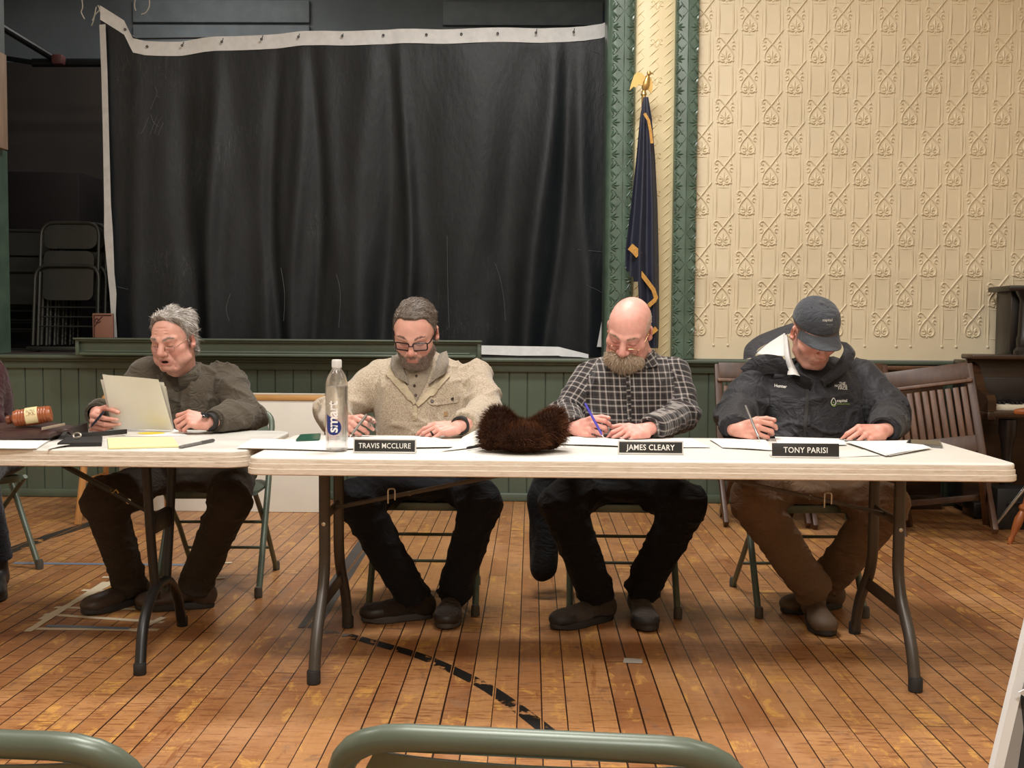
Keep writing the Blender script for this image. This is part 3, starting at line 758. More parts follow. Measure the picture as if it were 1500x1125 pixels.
# the other table, its right end tucked behind
t = thing('folding_table', (-2.17, 3.9, 0), 'grey-white folding table with gavel and briefcase, cut by the left frame edge', 'table')
B0, B1, BY0, BY1 = -3.37, -.93, 3.565, 4.275
top_slab(B0, B1, BY0, BY1, .085, PROF).build('tabletop', table_top_mat('scuffed_grey_plastic_top', '#bfbcb4', '#a79b89'), t, ang=50)
def arch_leg(x):
    yc = 3.83
    for d in (-1, 1):
        m = MB(); m.tube(fillet([(x - .06 * d * -1 * 0 - d * .0 + (-.01 if d < 0 else .01), yc + d * .11, .684), (x + d * .002, yc + d * .09, .40), (x, yc + d * .05, .19)], .08, 5), .0165, 12); m.build('leg', leg_black, t)
    m = MB(); m.tube(fillet([(x + .03, yc - .30, .004), (x + .012, yc - .22, .15), (x, yc - .07, .235), (x, yc + .07, .235), (x - .008, yc + .20, .15), (x - .015, yc + .28, .004)], .10, 7), .0185, 12)
    ft = m.build('foot_arch', leg_black, t)
    for xx, yy in ((x + .03, yc - .30), (x - .015, yc + .28)):
        m = MB(); m.lathe([(.019, 0), (.021, .003), (.021, .035), (.019, .038)], (xx, yy, 0), 12); sub('foot_cap', m, rubber, ft)
    m = MB(); m.box((x, yc, .46), (.03, .20, .07), .008); m.build('hinge_bracket', leg_black, t)
arch_leg(-1.315); arch_leg(-3.0)
for a, b in (((-1.315, 3.83, .47), (-1.70, 3.82, .68)), ((-3.0, 3.83, .47), (-2.6, 3.82, .68))):
    m = MB(); m.bar(a, b, .012, .032, .002, up=(0, 1, 0)); br = m.build('brace', leg_black, t)
    q = Vector(a).lerp(Vector(b), .42); m = MB(); m.tube([q + V(-.01, -.012, .012), q + V(0, -.014, .0), q + V(.012, -.012, .012), q + V(.02, -.012, .0)], .003, 6); sub('spring_clip', m, mat('brass_clip', '#b08d4c', .35, metal=.8), br)
    q = Vector(a).lerp(Vector(b), .28); m = MB(); m.lathe([(0, 0), (.009, 0), (.01, .003), (0, .006)], q + V(0, -.008, 0), 10, Matrix.Rotation(PI / 2, 3, 'X')); sub('rivet', m, screw_m, br)

# ================================================================== FOLDING CHAIRS
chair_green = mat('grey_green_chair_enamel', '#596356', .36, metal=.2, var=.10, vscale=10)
chair_cap = mat('grey_rubber_cap', '#4a4640', .7)
def folding_chair(loc, rz, label, group='green-grey metal folding chairs', material=None):
    M_ = material or chair_green
    t = thing('folding_chair', loc, label, 'chair', group, rz)
    fr = fillet([(-.215, -.235, .006), (-.21, .02, .44), (-.2, .19, .757), (.2, .19, .757), (.21, .02, .44), (.215, -.235, .006)], .075, 6)
    m = MB(); m.tube(fr, .0138, 12); f = local('frame', m, M_, t)
    for s in (-1, 1):
        m = MB(); m.tube([(s * .19, -.17, .435), (s * .192, .05, .255), (s * .195, .285, .006)], .0115, 10); l = local('rear_leg', m, M_, t)
        m = MB(); m.lathe([(.012, 0), (.0165, .002), (.0165, .032), (.0135, .042)], (s * .195, .287, 0), 10); local('foot_cap', m, chair_cap, l)
        m = MB(); m.lathe([(.013, 0), (.0175, .002), (.0175, .034), (.0145, .045)], (s * .215, -.237, 0), 10); local('foot_cap', m, chair_cap, f)
        m = MB(); m.bar((s * .2, .02, .40), (s * .205, .10, .56), .006, .022, .002); local('link_bar', m, M_, t)
    # seat: dished pan with a rolled rim
    rows = []
    for j in range(13):
        v = j / 12; r = []
        for i in range(13):
            u = i / 12 * 2 - 1; w = .185 + .008 * math.sin(PI * v); e = 1 - max(abs(u), abs(v * 2 - 1)) ** 8
            r.append((u * w * (1 - .10 * max(0, abs(v * 2 - 1) - .75) / .25), -.20 + .39 * v, .452 - .010 * (1 - u * u) * (1 - (v * 2 - 1) ** 2) - .014 * (1 - e)))
        rows.append(r)
    m = MB(); m.slab(rows, .012); m.box((0, -.197, .432), (.31, .012, .034), .005); local('seat', m, M_, t)
    rows = []
    for j in range(9):
        v = j / 8; r = []
        for i in range(13):
            u = i / 12 * 2 - 1; z = .575 + .165 * v; y = .112 + (z - .575) * .44
            r.append((u * .186 * (1 - .14 * max(0, v - .7) / .3 * abs(u) ** 3), y + .022 * (1 - u * u), z))
        rows.append(r)
    m = MB(); m.slab(rows, .010, (0, -1, -.2)); local('backrest', m, M_, t)
    for z, y in ((.13, .175), (.275, .03)):
        m = MB(); m.tube([(-.193, y, z), (.193, y, z)], .007, 8); local('rear_rung', m, M_, t)
    return t
CHG = 'green-grey metal folding chairs'
c2 = folding_chair((-.43, 4.54, 0), .0, 'green-grey folding chair under the man in the oatmeal fleece')
def chair_at(loc, rz, label): return dup(c2, loc, rz, label)
chair_at((.377, 4.54, 0), .0, 'green-grey folding chair under the man in the plaid shirt')
c4 = chair_at((1.12, 4.57, 0), .05, 'green-grey folding chair under the man in the black cap')
chair_at((-1.375, 4.78, 0), .05, 'green-grey folding chair under the grey-haired man in the olive jacket')
chair_at((-2.62, 5.0, 0), .95, 'green-grey folding chair alone beyond the briefcase, cut by the left frame edge')
chair_at((.022, 1.235, 0), PI - .085, 'green-grey folding chair seen from behind, its top rail in the bottom centre')
chair_at((-.575, 1.22, 0), PI - .05, 'green-grey folding chair seen from behind, its rail in the bottom left corner')
# ---- folded chairs stored on the stage
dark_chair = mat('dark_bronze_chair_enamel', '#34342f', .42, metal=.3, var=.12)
def folded_chair(label):
    t = thing('folded_chair', (0, 0, 0), label, 'chair', 'folded chairs stored on the stage')
    m = MB(); m.tube(fillet([(-.215, 0, .0), (-.212, 0, .90), (.212, 0, .90), (.215, 0, .0)], .10, 6), .013, 8); local('frame', m, dark_chair, t)
    m = MB(); m.tube(fillet([(-.235, -.035, .0), (-.232, -.035, .58), (.232, -.035, .58), (.235, -.035, .0)], .10, 6), .013, 8); local('leg_frame', m, dark_chair, t)
    def pan(z0, z1, y, w, rr):
        m = MB(); P = round_rect(-w, w, z0, z1, rr, 5); m.prism([(a, y + .012 * (a / w) ** 2, b) for a, b in P], (0, .010, 0)); return m
    local('backrest', pan(.71, .885, -.004, .195, .06), dark_chair, t); local('seat', pan(.33, .69, -.026, .185, .05), dark_chair, t)
    for z in (.14, .21, .28):
        m = MB(); m.tube([(-.205, -.005, z), (.205, -.005, z)], .006, 6); local('rung', m, dark_chair, t)
    return t
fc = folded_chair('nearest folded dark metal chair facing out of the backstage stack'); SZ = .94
p = pt(100, 500, 7.9); fc.location = (p.x, 7.88, SZ + .045); fc.rotation_euler = (-.10, 0, 0)
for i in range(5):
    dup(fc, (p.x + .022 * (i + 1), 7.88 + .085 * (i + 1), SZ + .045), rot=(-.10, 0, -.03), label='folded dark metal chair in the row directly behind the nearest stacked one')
p2 = pt(34, 505, 8.3); lab = ('folded dark chair at the front of the shadowed left-hand stack', 'folded dark chair second in the shadowed left-hand stack', 'folded dark chair lowest and furthest left in the shadowed stack')
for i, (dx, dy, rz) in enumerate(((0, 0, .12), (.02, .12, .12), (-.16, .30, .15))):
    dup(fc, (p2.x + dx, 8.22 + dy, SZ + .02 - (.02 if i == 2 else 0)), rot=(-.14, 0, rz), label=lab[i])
t = thing('chair_dolly', (p.x, 8.05, SZ), 'low dark dolly carrying the folded chairs backstage', 'dolly')
m = MB(); m.box((p.x + .02, 7.80, SZ + .026), (.56, .04, .03), .006); m.box((p.x + .02, 8.36, SZ + .026), (.56, .04, .03), .006)
for s in (-.26, .26): m.box((p.x + .02 + s, 8.08, SZ + .020), (.04, .56, .022), .006)
m.build('frame', dark_chair, t)
for s in (-.22, .22):
    for yy in (7.86, 8.33):
        m = MB(); m.lathe([(.0, -.008), (.012, -.008), (.012, .008), (0, .008)], (p.x + .02 + s, yy, SZ + .012), 10, Matrix.Rotation(PI / 2, 3, 'Y')); m.build('castor', rubber, t)
# brown ornamental frame leaning beside the tarpaulin
t = thing('leaning_board', pt(150, 494, 7.42), 'brown board with a dark corner ornament, at the foot of the hem', 'board')
a, b = pt(137, 459, 7.45), pt(165, 494, 7.42)
bm_ = mat('reddish_brown_board', '#7b5444', .6, var=.1)
m = MB(); m.box(((a.x + b.x) / 2, 7.44, (a.z + .945) / 2), (b.x - a.x, .02, a.z - .945), .002); m.build('panel', bm_, t)
m = MB(); y = 7.427
m.tube([(a.x + .012, y, .96), (a.x + .012, y, a.z - .012), (b.x - .01, y, a.z - .012)], .0035, 6)
m.tube([(a.x + q[0], y, a.z - .02 + q[1]) for q in curl(.035, -.025, .006, .022, 0, 6)], .003, 6); m.tube([(a.x + .015, y, a.z - .09), (a.x + .04, y, a.z - .05), (a.x + .07, y, a.z - .02)], .003, 6)
m.build('ornament', mat('dark_red_ink', '#3c1a16', .6), t)

# ================================================================== OTHER FURNITURE
# white board leaning on the green wall
t = thing('white_board', (-1.95, 6.9, 0), 'large white board with wooden top edge leaning on the green wainscot', 'board')
tilt = Matrix.Rotation(-.14, 3, 'X')
xa, xb = gz(168, 750).x, gz(473, 750).x; xm, wd = (xa + xb) / 2, xb - xa; yb = gz(430, 751).y
def tl(x, y, z): return V(xm, yb + .02, .02) + tilt @ V(x, y, z)
m = MB(); m.box(tl(0, 0, .34), (wd, .018, .72), .003, tilt); m.build('panel', mat('cream_white_laminate', '#d5d2c8', .5, var=.03), t)
m = MB(); m.box(tl(0, -.004, .685), (wd, .03, .034), .003, tilt); m.build('wooden_edge', wood('honey_pine_edge', '#a9793f', '#c79a5c', .5, 0), t)
m = MB(); m.box(tl(0, -.002, .708), (wd, .02, .01), .002, tilt); m.build('dark_strip', mat('pale_strip', '#c9c4b6', .5), t)
# bent plywood chair
ply = wood('blond_plywood', '#b07a45', '#c8945a', .4, 2)
cx, cyy = -2.39, 6.35
t = thing('wooden_chair', (cx, cyy, 0), 'blond bent-plywood chair behind the grey-haired man', 'chair')
m = MB(); P = round_rect(-.19, .19, .50, .745, .06, 6); m.prism([(cx + a, cyy + .16 + (b - .5) * .18 + .05 * (a / .19) ** 2 * -1, b) for a, b in P], (0, .014, 0)); m.build('backrest', ply, t)
m = MB(); P = round_rect(-.19, .19, -.19, .19, .06, 6); m.prism([(cx + a, cyy + b, .44) for a, b in P], (0, 0, .014)); m.build('seat', ply, t)
for s in (-1, 1):
    m = MB(); m.bar((cx + s * .19, cyy + .20, 0), (cx + s * .175, cyy + .185, .70), .022, .036, .004); m.build('leg', ply, t)
    m = MB(); m.bar((cx + s * .20, cyy - .19, 0), (cx + s * .17, cyy - .13, .44), .022, .036, .004); m.build('leg', ply, t)
    m = MB(); m.bar((cx + s * .188, cyy - .15, .24), (cx + s * .185, cyy + .18, .24), .016, .026, .003); m.build('stretcher', ply, t)

# ---- old theatre seats on the right
old = wood('dark_stained_oak', '#38251a', '#543826', .42, 2, 7); old2 = wood('worn_dark_oak', '#4a3122', '#6c4a34', .45, 2, 7)
t = thing('theatre_seat_row', (2.0, 6.2, 0), 'row of dark wooden slatted folding theatre seats leaning askew by the piano', 'seat')
def seat_unit(ox, oy, rz, tip, slats=10, w=.235):
    M = Matrix.Translation((ox, oy, 0)) @ Matrix.Rotation(rz, 4, 'Z') @ Matrix.Rotation(tip, 4, 'Y'); R3 = M.to_3x3()
    def B(c, s, bev=.004, e=None):
        mm = MB(); mm.box(M @ Vector(c), s, bev, R3 @ e if e else R3); return mm
    lean = Matrix.Rotation(-.30, 3, 'X')
    def L(x, z): return (x, .10 + (z - .40) * .30, z)
    for s in (-1, 1):
        m = B(L(s * w, .585), (.045, .03, .72), .006, lean); m.build('stile', old, t)
        m = MB(); m.bar(M @ V(s * (w - .03), -.26, .40), M @ V(s * (w - .03), .20, .02), .028, .05, .004); m.build('leg', old, t)
        m = MB(); m.bar(M @ V(s * (w + .0), .22, .42), M @ V(s * w, -.16, .02), .028, .05, .004); m.build('leg', old, t)
    B(L(0, .89), (2 * w, .026, .10), .006, lean).build('top_rail', old, t); B((0, .10 + .44 * .30 - .02, .835), (2 * w + .02, .02, .022), .005, lean).build('rail_moulding', old2, t)
    B(L(0, .48), (2 * w, .024, .10), .006, lean).build('lower_rail', old, t)
    for i in range(slats):
        x = -w + .045 + (2 * w - .09) * i / (slats - 1); B(L(x, .66), ((2 * w - .09) / slats * .86, .014, .30), .005, lean).build('slat', old2, t)
    B((0, -.06, .415), (2 * w - .06, .40, .022), .008, Matrix.Rotation(.12, 3, 'X')).build('seat_panel', old, t); B((0, -.26, .39), (2 * w - .06, .03, .06), .008).build('seat_rail', old, t)
    B((0, .02, .19), (2 * w - .06, .02, .035), .004).build('stretcher', old, t)
seat_unit(2.36, 6.14, -.34, -.16); seat_unit(1.88, 6.36, -.08, -.02); seat_unit(1.37, 6.42, -.02, .0)

# ---- upright piano
pw = wood('dark_walnut_piano_case', '#2a1b14', '#45301f', .28, 0, 5, .08); pk = mat('black_piano_enamel', '#1c1716', .3, var=.2)
t = thing('upright_piano', (3.35, 6.55, 0), 'dark upright piano cut by the right frame edge', 'piano')
PX, PY = 2.70, 6.72; PM = Matrix.Translation((PX, PY, 0)) @ Matrix.Rotation(-.04, 4, 'Z'); P3 = PM.to_3x3()
def pb(c, s, bev=.006, e=None):
    m = MB(); m.box(PM @ Vector(c), s, bev, P3 @ e if e else P3); return m
PL = 1.5
pb((PL / 2, .12, .52), (PL, .03, .94), .004).build('lower_panel', pw, t)
pb((PL / 2, .06, .985), (PL + .04, .20, .03), .008).build('shelf', pw, t)
pb((PL / 2, .25, .50), (PL, .22, .92), .01).build('case', pk, t)
for xx in (0.02, PL - .02):
    pb((xx, -.10, .645), (.05, .34, .05), .01).build('key_bed_end', pw, t)
    m = MB(); prof = [V(0, -.27, .67), V(0, -.27, .735), V(0, -.24, .765), V(0, -.17, .775), V(0, -.10, .80), V(0, -.04, .87), V(0, .02, .93), V(0, .10, .95), V(0, .10, .67)]
    m.prism([PM @ (q + V(xx - .025, 0, 0)) for q in prof], P3 @ V(.05, 0, 0)); m.build('key_cheek', pw, t)
    m = MB(); m.lathe([(.045, 0), (.05, .02), (.05, .10), (.032, .12), (.03, .16), (.042, .20), (.034, .27), (.028, .40), (.04, .5), (.05, .54), (.05, .62)], PM @ V(xx + (.12 if xx < 1 else -.12), -.2, .0), 14); m.build('leg', pk, t)
    m = MB(); m.lathe([(.06, 0), (.06, .03), (.045, .05), (.048, .10), (.040, .12), (.034, .31), (.032, .33), (.038, .35), (.05, .37), (.06, .395)], PM @ V(xx + (.30 if xx < 1 else -.30), .05, .995), 16); m.build('pilaster', pk, t)
pb((PL / 2, -.10, .655), (PL - .06, .34, .04), .008).build('key_bed', pw, t)
pb((PL / 2, -.13, .69), (PL - .12, .16, .03), .004).build('keyboard', mat('ivory_keys', '#d8cfb9', .35, var=.05), t)
m = MB()
for i in range(52):
    if i % 7 in (0, 1, 3, 4, 5): m.box(PM @ V(.09 + (PL - .18) * (i + .95) / 52, -.095, .712), (.012, .09, .018), .002, P3)
sh = m.build('sharps', pk, t); sh['kind'] = 'stuff'
pb((PL / 2, .02, .78), (PL - .1, .03, .16), .004).build('fallboard', pk, t)
pb((PL / 2, .20, 1.405), (PL - .42, .36, .035), .012).build('lid', pk, t); pb((PL / 2, .24, 1.19), (PL - .52, .24, .40), .008).build('upper_panel', pk, t)
pb((PL / 2, .02, .05), (PL, .20, .10), .01).build('base_rail', pk, t)
# dark panelled bench back standing between seats and piano
t = thing('wooden_pew', (2.45, 6.86, 0), 'low dark wooden pew back standing between theatre seats and piano', 'pew')
m = MB(); m.box((2.33, 7.04, .49), (.62, .03, .80), .004); m.build('back_panel', pw, t)
m = MB(); m.box((2.33, 7.03, .90), (.64, .06, .03), .01); m.build('cap_rail', old2, t)
m = MB(); m.box((2.33, 7.0, .42), (.6, .05, .025), .006); m.build('ledge', mat('ochre_edge', '#6e5a3c', .5), t)
m = MB(); m.box((2.33, 7.0, .045), (.6, .06, .09), .004); m.build('plinth', pw, t)
# black equipment case under the keyboard
t = thing('equipment_case', (2.80, 6.375, 0), 'black box-shaped equipment case on the floor under the piano keys', 'case')
m = MB(); m.box((2.80, 6.375, .12), (.22, .16, .24), .012); m.build('body', mat('black_vinyl', '#1c1d1e', .5, bump=.3, bscale=200), t)
m = MB(); m.tube(fillet([(2.75, 6.297, .14), (2.75, 6.275, .16), (2.85, 6.275, .16), (2.85, 6.297, .14)], .02, 4), .008, 8); m.build('handle', rubber, t)
# tripod stand
chrome = mat('chrome_tube', '#aeb0b2', .18, metal=1, var=.03)
q = gz(1437, 772); hub = V(q.x + .195, q.y - .18, .30)
t = thing('tripod_stand', (hub.x, hub.y, 0), 'chrome tripod stand with black rubber feet beside the turned chair leg', 'stand')
for dx, dy in ((-.19, .03), (.03, -.10), (.06, .07)):
    f = V(hub.x + dx, hub.y + dy, .02)
    m = MB(); sd = (f - hub).normalized().cross(V(0, 0, 1)).normalized() * .011
    for s in (-1, 1): m.bar(hub + sd * s + V(0, 0, .0), f + sd * s * .6, .006, .012, .002)
    lg = m.build('leg', chrome, t); m = MB(); m.bar(f + V(-dx, -dy, .28) * .10, f + V(dx, dy, 0) * .05, .03, .035, .008); sub('rubber_foot', m, rubber, lg)
m = MB(); m.tube([hub + V(0, 0, -.16), hub + V(0, 0, .12)], .012, 10); m.build('post', mat('brass_tube', '#8c7b52', .35, metal=.8), t)
m = MB(); m.lathe([(.014, 0), (.022, .004), (.022, .04), (.014, .044)], hub + V(0, 0, -.02), 12); m.build('collar', rubber, t)
m = MB(); m.lathe([(.014, 0), (.02, .004), (.02, .03), (.014, .034)], hub + V(0, 0, -.17), 12); m.build('collar', rubber, t)
# captain's chair
tw = wood('orange_brown_maple', '#7a3f1d', '#9c5c30', .3, 2, 8)
c = V(2.99, 5.88, 0); cap_ch = t = thing('captains_chair', c, 'orange-brown turned wooden armchair cut by the right frame edge', 'chair')
m = MB(); P = round_rect(-.25, .25, -.23, .23, .10, 6); m.prism([(c.x + a, c.y + b, .415) for a, b in P], (0, 0, .04)); m.build('seat', tw, t)
def turned(a, b, r, nm):
    a, b = Vector(a), Vector(b); L = (b - a).length; d = (b - a).normalized(); x = d.orthogonal().normalized(); Mx = Matrix((x, d.cross(x), d)).transposed()
    pr = [(.55, 0), (.75, .06), (.6, .10), (.95, .2), (1.15, .32), (.8, .40), (.7, .42), (1.2, .45), (1.2, .48), (.7, .51), (1.05, .66), (1.2, .78), (.8, .88), (.65, .9), (1.0, .94), (.9, 1)]
    m = MB(); m.lathe([(r * p, L * z) for p, z in pr], a, 14, Mx); return m.build(nm, tw, t)
for sx in (-1, 1):
    for sy in (-1, 1): turned((c.x + sx * .30, c.y + sy * .27, 0), (c.x + sx * .19, c.y + sy * .16, .42), .021, 'leg')
    turned((c.x + sx * .24, c.y - .10, .45), (c.x + sx * .27, c.y - .14, .70), .016, 'arm_spindle'); turned((c.x + sx * .23, c.y + .06, .45), (c.x + sx * .27, c.y + .08, .70), .014, 'arm_spindle')
    m = MB(); m.box((c.x + sx * .275, c.y - .02, .712), (.085, .42, .03), .012); m.build('arm', tw, t)
    m = MB(); m.bar((c.x + sx * .24, c.y - .21, .17), (c.x + sx * .24, c.y + .21, .17), .018, .018, .006); m.build('stretcher', tw, t)
for i in range(6): turned((c.x - .19 + .076 * i, c.y + .19, .45), (c.x - .21 + .084 * i, c.y + .27, .82), .010, 'back_spindle')
m = MB(); m.tube(spline([(c.x - .29, c.y + .17, .72), (c.x - .22, c.y + .27, .83), (c.x, c.y + .31, .86), (c.x + .22, c.y + .27, .83), (c.x + .29, c.y + .17, .72)], 5), .024, 10); m.build('top_rail', tw, t)
cap_ch.rotation_euler = (0, 0, -.74)
# white-framed board standing close on the right
t = thing('display_board', (.66, 1.30, 0), 'white-edged black display board standing in the bottom right corner', 'board')
fa, fb = pt(1503, 925, 1.27), pt(1453, 1135, 1.22)
wm = mat('white_foam_board', '#c9c8c6', .6, var=.02); dk = V(.30, .16, 0); up = (fa - fb).normalized()
b0 = fb - up * ((fb.z - .003) / up.z); top_ = fa + up * .10
m = MB(); m.prism([b0, top_, top_ + V(.011, .0, 0), b0 + V(.013, .0, 0)], (.0, .012, 0)); m.build('edge_strip', wm, t)
m = MB(); m.prism([b0 + V(.012, .008, 0), top_ + V(.010, .008, 0), top_ + V(.45, .012, 0), b0 + V(.45, .012, 0)], (0, .012, 0)); m.build('panel', mat('grey_board_face', '#8d8a86', .7, var=.03), t)
m = MB(); m.prism([fb - up * .10 + V(.040, .006, 0), fb + up * .05 + V(.028, .006, 0), fb + up * .092 + V(.014, .006, 0), fb + up * .092 + V(.42, .006, 0), fb - up * .10 + V(.42, .006, 0)], (0, .003, 0)); m.build('black_print', mat('black_print_ink', '#17191c', .5), t)
q = pt(1496, 1012, 1.25); m = MB(); m.prism([q + V(-.008, -.012, .002), q + V(.02, -.012, .018), q + V(.04, -.012, -.008), q + V(.008, -.012, -.010)], (0, .002, 0)); m.build('folded_corner', wm, t)

# ------------------------------------------------------------------ flag
t = thing('flag', (.72, 6.93, 0), 'dark blue flag with gold fringe hanging on a pole by the cream column', 'flag')
navy = mat('navy_satin', '#161c30', .5, var=.15, vscale=14, sheen=.05, bump=.15, bscale=30); gold = mat('gold_fringe', '#b98a3e', .5, var=.25, vscale=60, bump=.5, bscale=160)
FY = 6.92; pf = pt(943, 140, FY); fx = pf.x
m = MB(); m.tube([(fx + .015, FY, .03), (fx, FY, 2.62)], .014, 10); m.build('pole', wood('brown_flag_pole', '#5c3a22', '#7a5030', .35, 2), t)
m = MB(); m.lathe([(.15, 0), (.15, .015), (.11, .03), (.04, .05), (.022, .09), (.02, .14)], (fx + .015, FY, .0), 20); m.build('base', mat('brass_base', '#9c8148', .3, metal=.8), t)
br = mat('gilded_metal', '#c9a869', .3, metal=.75, var=.15)
m = MB(); z0 = pt(943, 152, FY).z; m.lathe([(.014, 0), (.014, .05), (.020, .055), (.016, .07), (.012, .08)], (fx, FY, z0), 12)
e = V(fx, FY, z0 + .075)     # eagle with half-spread wings
m.lathe([(.006, 0), (.020, .02), (.024, .05), (.018, .085), (.012, .10)], e, 12, Matrix.Rotation(.25, 3, 'Y'))
m.lathe([(.0, -.016), (.012, -.010), (.014, 0), (.010, .012), (0, .016)], e + V(.030, -.006, .112), 10); m.tube([e + V(.038, -.008, .114), e + V(.054, -.012, .108), e + V(.057, -.012, .100)], [.006, .004, .001], 6)
for s, pts in ((-1, [(.010, .085), (-.012, .108), (-.040, .118), (-.062, .100), (-.078, .055), (-.090, .005), (-.066, .028), (-.052, .022), (-.034, .040), (-.012, .035), (.008, .05)]), (1, [(.018, .08), (.03, .10), (.050, .085), (.058, .04), (.05, -.01), (.035, .01), (.02, .02)])):
    m.prism([e + V(a, -.012 if s < 0 else .014, b) for a, b in pts], (0, .012, 0))
m.build('eagle_finial', br, t)
def flag_w(z):  # half-widths (left,right) of the hanging cloth by height, from the picture's scale
    K = [(2.60, .012, .012), (2.45, .035, .04), (2.2, .055, .065), (1.9, .085, .085), (1.65, .115, .095), (1.45, .12, .10), (1.2, .10, .105), (.98, .06, .10)]
    for (z1, a, b), (z2, c, d) in zip(K, K[1:]):
        if z >= z2: f = (z1 - z) / (z1 - z2); return a + (c - a) * f, b + (d - b) * f
    return K[-1][1:]
rows = []; nu = 44
def flag_pt(u, z, off=0):
    l, r = flag_w(z); x = fx + .01 - l + (l + r) * u; s = (2.6 - z) / 1.6
    return (x, FY - .028 - .045 * min(1, s * 1.6) * math.sin(u * PI) - .020 * min(1, s * 2) * math.sin(u * 15 + z * 1.2) + off, z)
for j in range(50):
    z = 2.58 - 1.56 * j / 49; rows.append([flag_pt(i / nu, z - (.22 * (1 - i / nu * 2.2) * -1 if 0 else 0)) for i in range(nu + 1) ])
# cut the cloth's lower left away along the gold hem
m = MB(); keep = []
for j in range(49):
    for i in range(nu):
        u, z = i / nu, 2.58 - 1.56 * j / 49
        if u < .36 and z < 1.66 - .30 * u - (.0 if u < .3 else 0) - .12: continue
        keep.append((j, i))
vs = [p for r in rows for p in r]; n1 = nu + 1
m.add(vs, [(j * n1 + i, j * n1 + i + 1, (j + 1) * n1 + i + 1, (j + 1) * n1 + i) for j, i in keep])
m.build('cloth', navy, t, fix=False, ang=80)
def fringe(pts, w):
    m = MB(); P = [pt(a, b, FY - .085) for a, b in pts]; rr = [[], []]
    for i, p in enumerate(P):
        d = (P[min(i + 1, len(P) - 1)] - P[max(i - 1, 0)]).normalized(); q = V(-d.z, 0, d.x) * w / 2; rr[0].append(p + q); rr[1].append(p - q)
    m.slab(rr, .004, (0, 1, 0)); o = m.build('fringe', gold, t, fix=False); return o
fringe(spline([V(924, 366, 0), V(930, 368, 0), V(936, 374, 0)] and [(923, 362, 0), (930, 367, 0), (936, 373, 0)], 4) and [(923, 361), (930, 367), (936, 374)], .045)
fringe([(938, 399), (948, 412), (957, 424), (961, 436), (959, 440), (950, 448)], .026); fringe([(962, 481), (955, 487), (945, 492)], .03)
fringe([(944, 166), (950, 176), (953, 192), (955, 210)], .018)
rows = [[pt(944, 170, FY - .05), pt(948, 168, FY - .05)]]
m = MB(); P = [(938, 376), (936, 392), (934, 410)]; rr = [[pt(a - 4, b, FY - .06) for a, b in P], [pt(a + 3, b, FY - .06) for a, b in P]]; m.slab(rr, .004, (0, 1, 0)); m.build('tassel', mat('blue_gold_cord', '#4a4a52', .6, var=.5, vscale=90), t)
# ================================================================== THINGS ON THE TABLES
paper_n = [0]
def flat_sheet(name, pts, label, m, n=1, group=None, cat='paper', z=None, curl=None, fan=.0):
    """one or more sheets lying on a table, from their four corners"""
    zz = TT + .0006 + .0009 * (paper_n[0] % 5) if z is None else z; paper_n[0] += 1
    P = [gz(x, y, zz) for x, y in pts]; mb = MB()
    for q in range(n):
        o = V(fan * math.sin(q * 2.3), fan * math.cos(q * 1.7), .0011 * q); rows = []
        for i in range(7):
            a, b = P[0].lerp(P[3], i / 6), P[1].lerp(P[2], i / 6); r = []
            for j in range(7):
                p = a.lerp(b, j / 6) + o; p.z += .0012 * math.sin(j * .9 + q) * math.sin(i * .7) + .0012; 
                if curl: p.z += curl(i / 6, j / 6)
                r.append(p)
            rows.append(r)
        mb.slab(rows, .0007)
    return tag(mb.build(name, m), label, cat, group)
wp = mat('white_printer_paper', '#e3e1dc', .7, var=.015, vscale=3); wp2 = mat('grey_white_paper', '#d2d0ca', .7, var=.02, vscale=4); yp = mat('pale_yellow_paper', '#e0dba0', .7, var=.02, vscale=4)
flat_sheet('paper_sheets', [(-120, 646), (72, 646), (52, 658), (-140, 658)], 'white sheets on the left table in front of the briefcase', wp, 4, fan=.006)
flat_sheet('loose_sheet', [(76, 651), (106, 649), (118, 652), (70, 658.5)], 'bent white sheet sticking out beside the briefcase papers', wp2, 1, curl=lambda i, j: .006 * math.sin(PI * j))
t = thing('highlighted_sheet', gz(222, 634, TT), 'white sheet with a yellow highlighted patch under the held papers', 'paper')
P = [gz(x, y, TT + .002) for x, y in [(172, 631), (255, 628), (275, 638), (184, 639)]]; mb = MB(); mb.slab([[P[0], P[1]], [P[3], P[2]]], .0012); mb.build('page', wp, t)
c = gz(222, 634.5, TT + .0024); mb = MB(); mb.prism([(c.x + .045 * math.cos(a) * (1 + .15 * math.cos(2 * a)), c.y + .045 * math.sin(a), c.z + .0002) for a in [2 * PI * i / 24 for i in range(24)]], (0, 0, .0004)); mb.build('highlight', mat('highlighter_yellow', '#e8d13a', .6), t)
t = thing('notepad', gz(210, 648, TT), 'pale yellow notepad lying near the front of the left-hand table', 'notepad')
P = [gz(x, y, TT + .006) for x, y in [(157.5, 641), (253, 640), (262, 653), (159, 656)]]; mb = MB(); mb.slab([[P[0], P[1]], [P[3], P[2]]], .005); mb.build('pad', yp, t)
t = thing('marker', gz(288, 650, TT), 'grey marker pen lying beside the yellow notepad', 'pen')
a, b = gz(263, 655, TT + .006), gz(313, 645, TT + .006); d = (b - a).normalized(); mb = MB(); mb.tube([a, a.lerp(b, .06), a.lerp(b, .62)], [.004, .0058, .0058], 10); mb.build('barrel', mat('grey_marker_plastic', '#6e6c69', .4, var=.3, vscale=90), t)
mb = MB(); mb.tube([a.lerp(b, .62), a.lerp(b, .97), b], [.0066, .0066, .005], 10); mb.build('cap', mat('dark_grey_cap', '#4b4a49', .4), t)
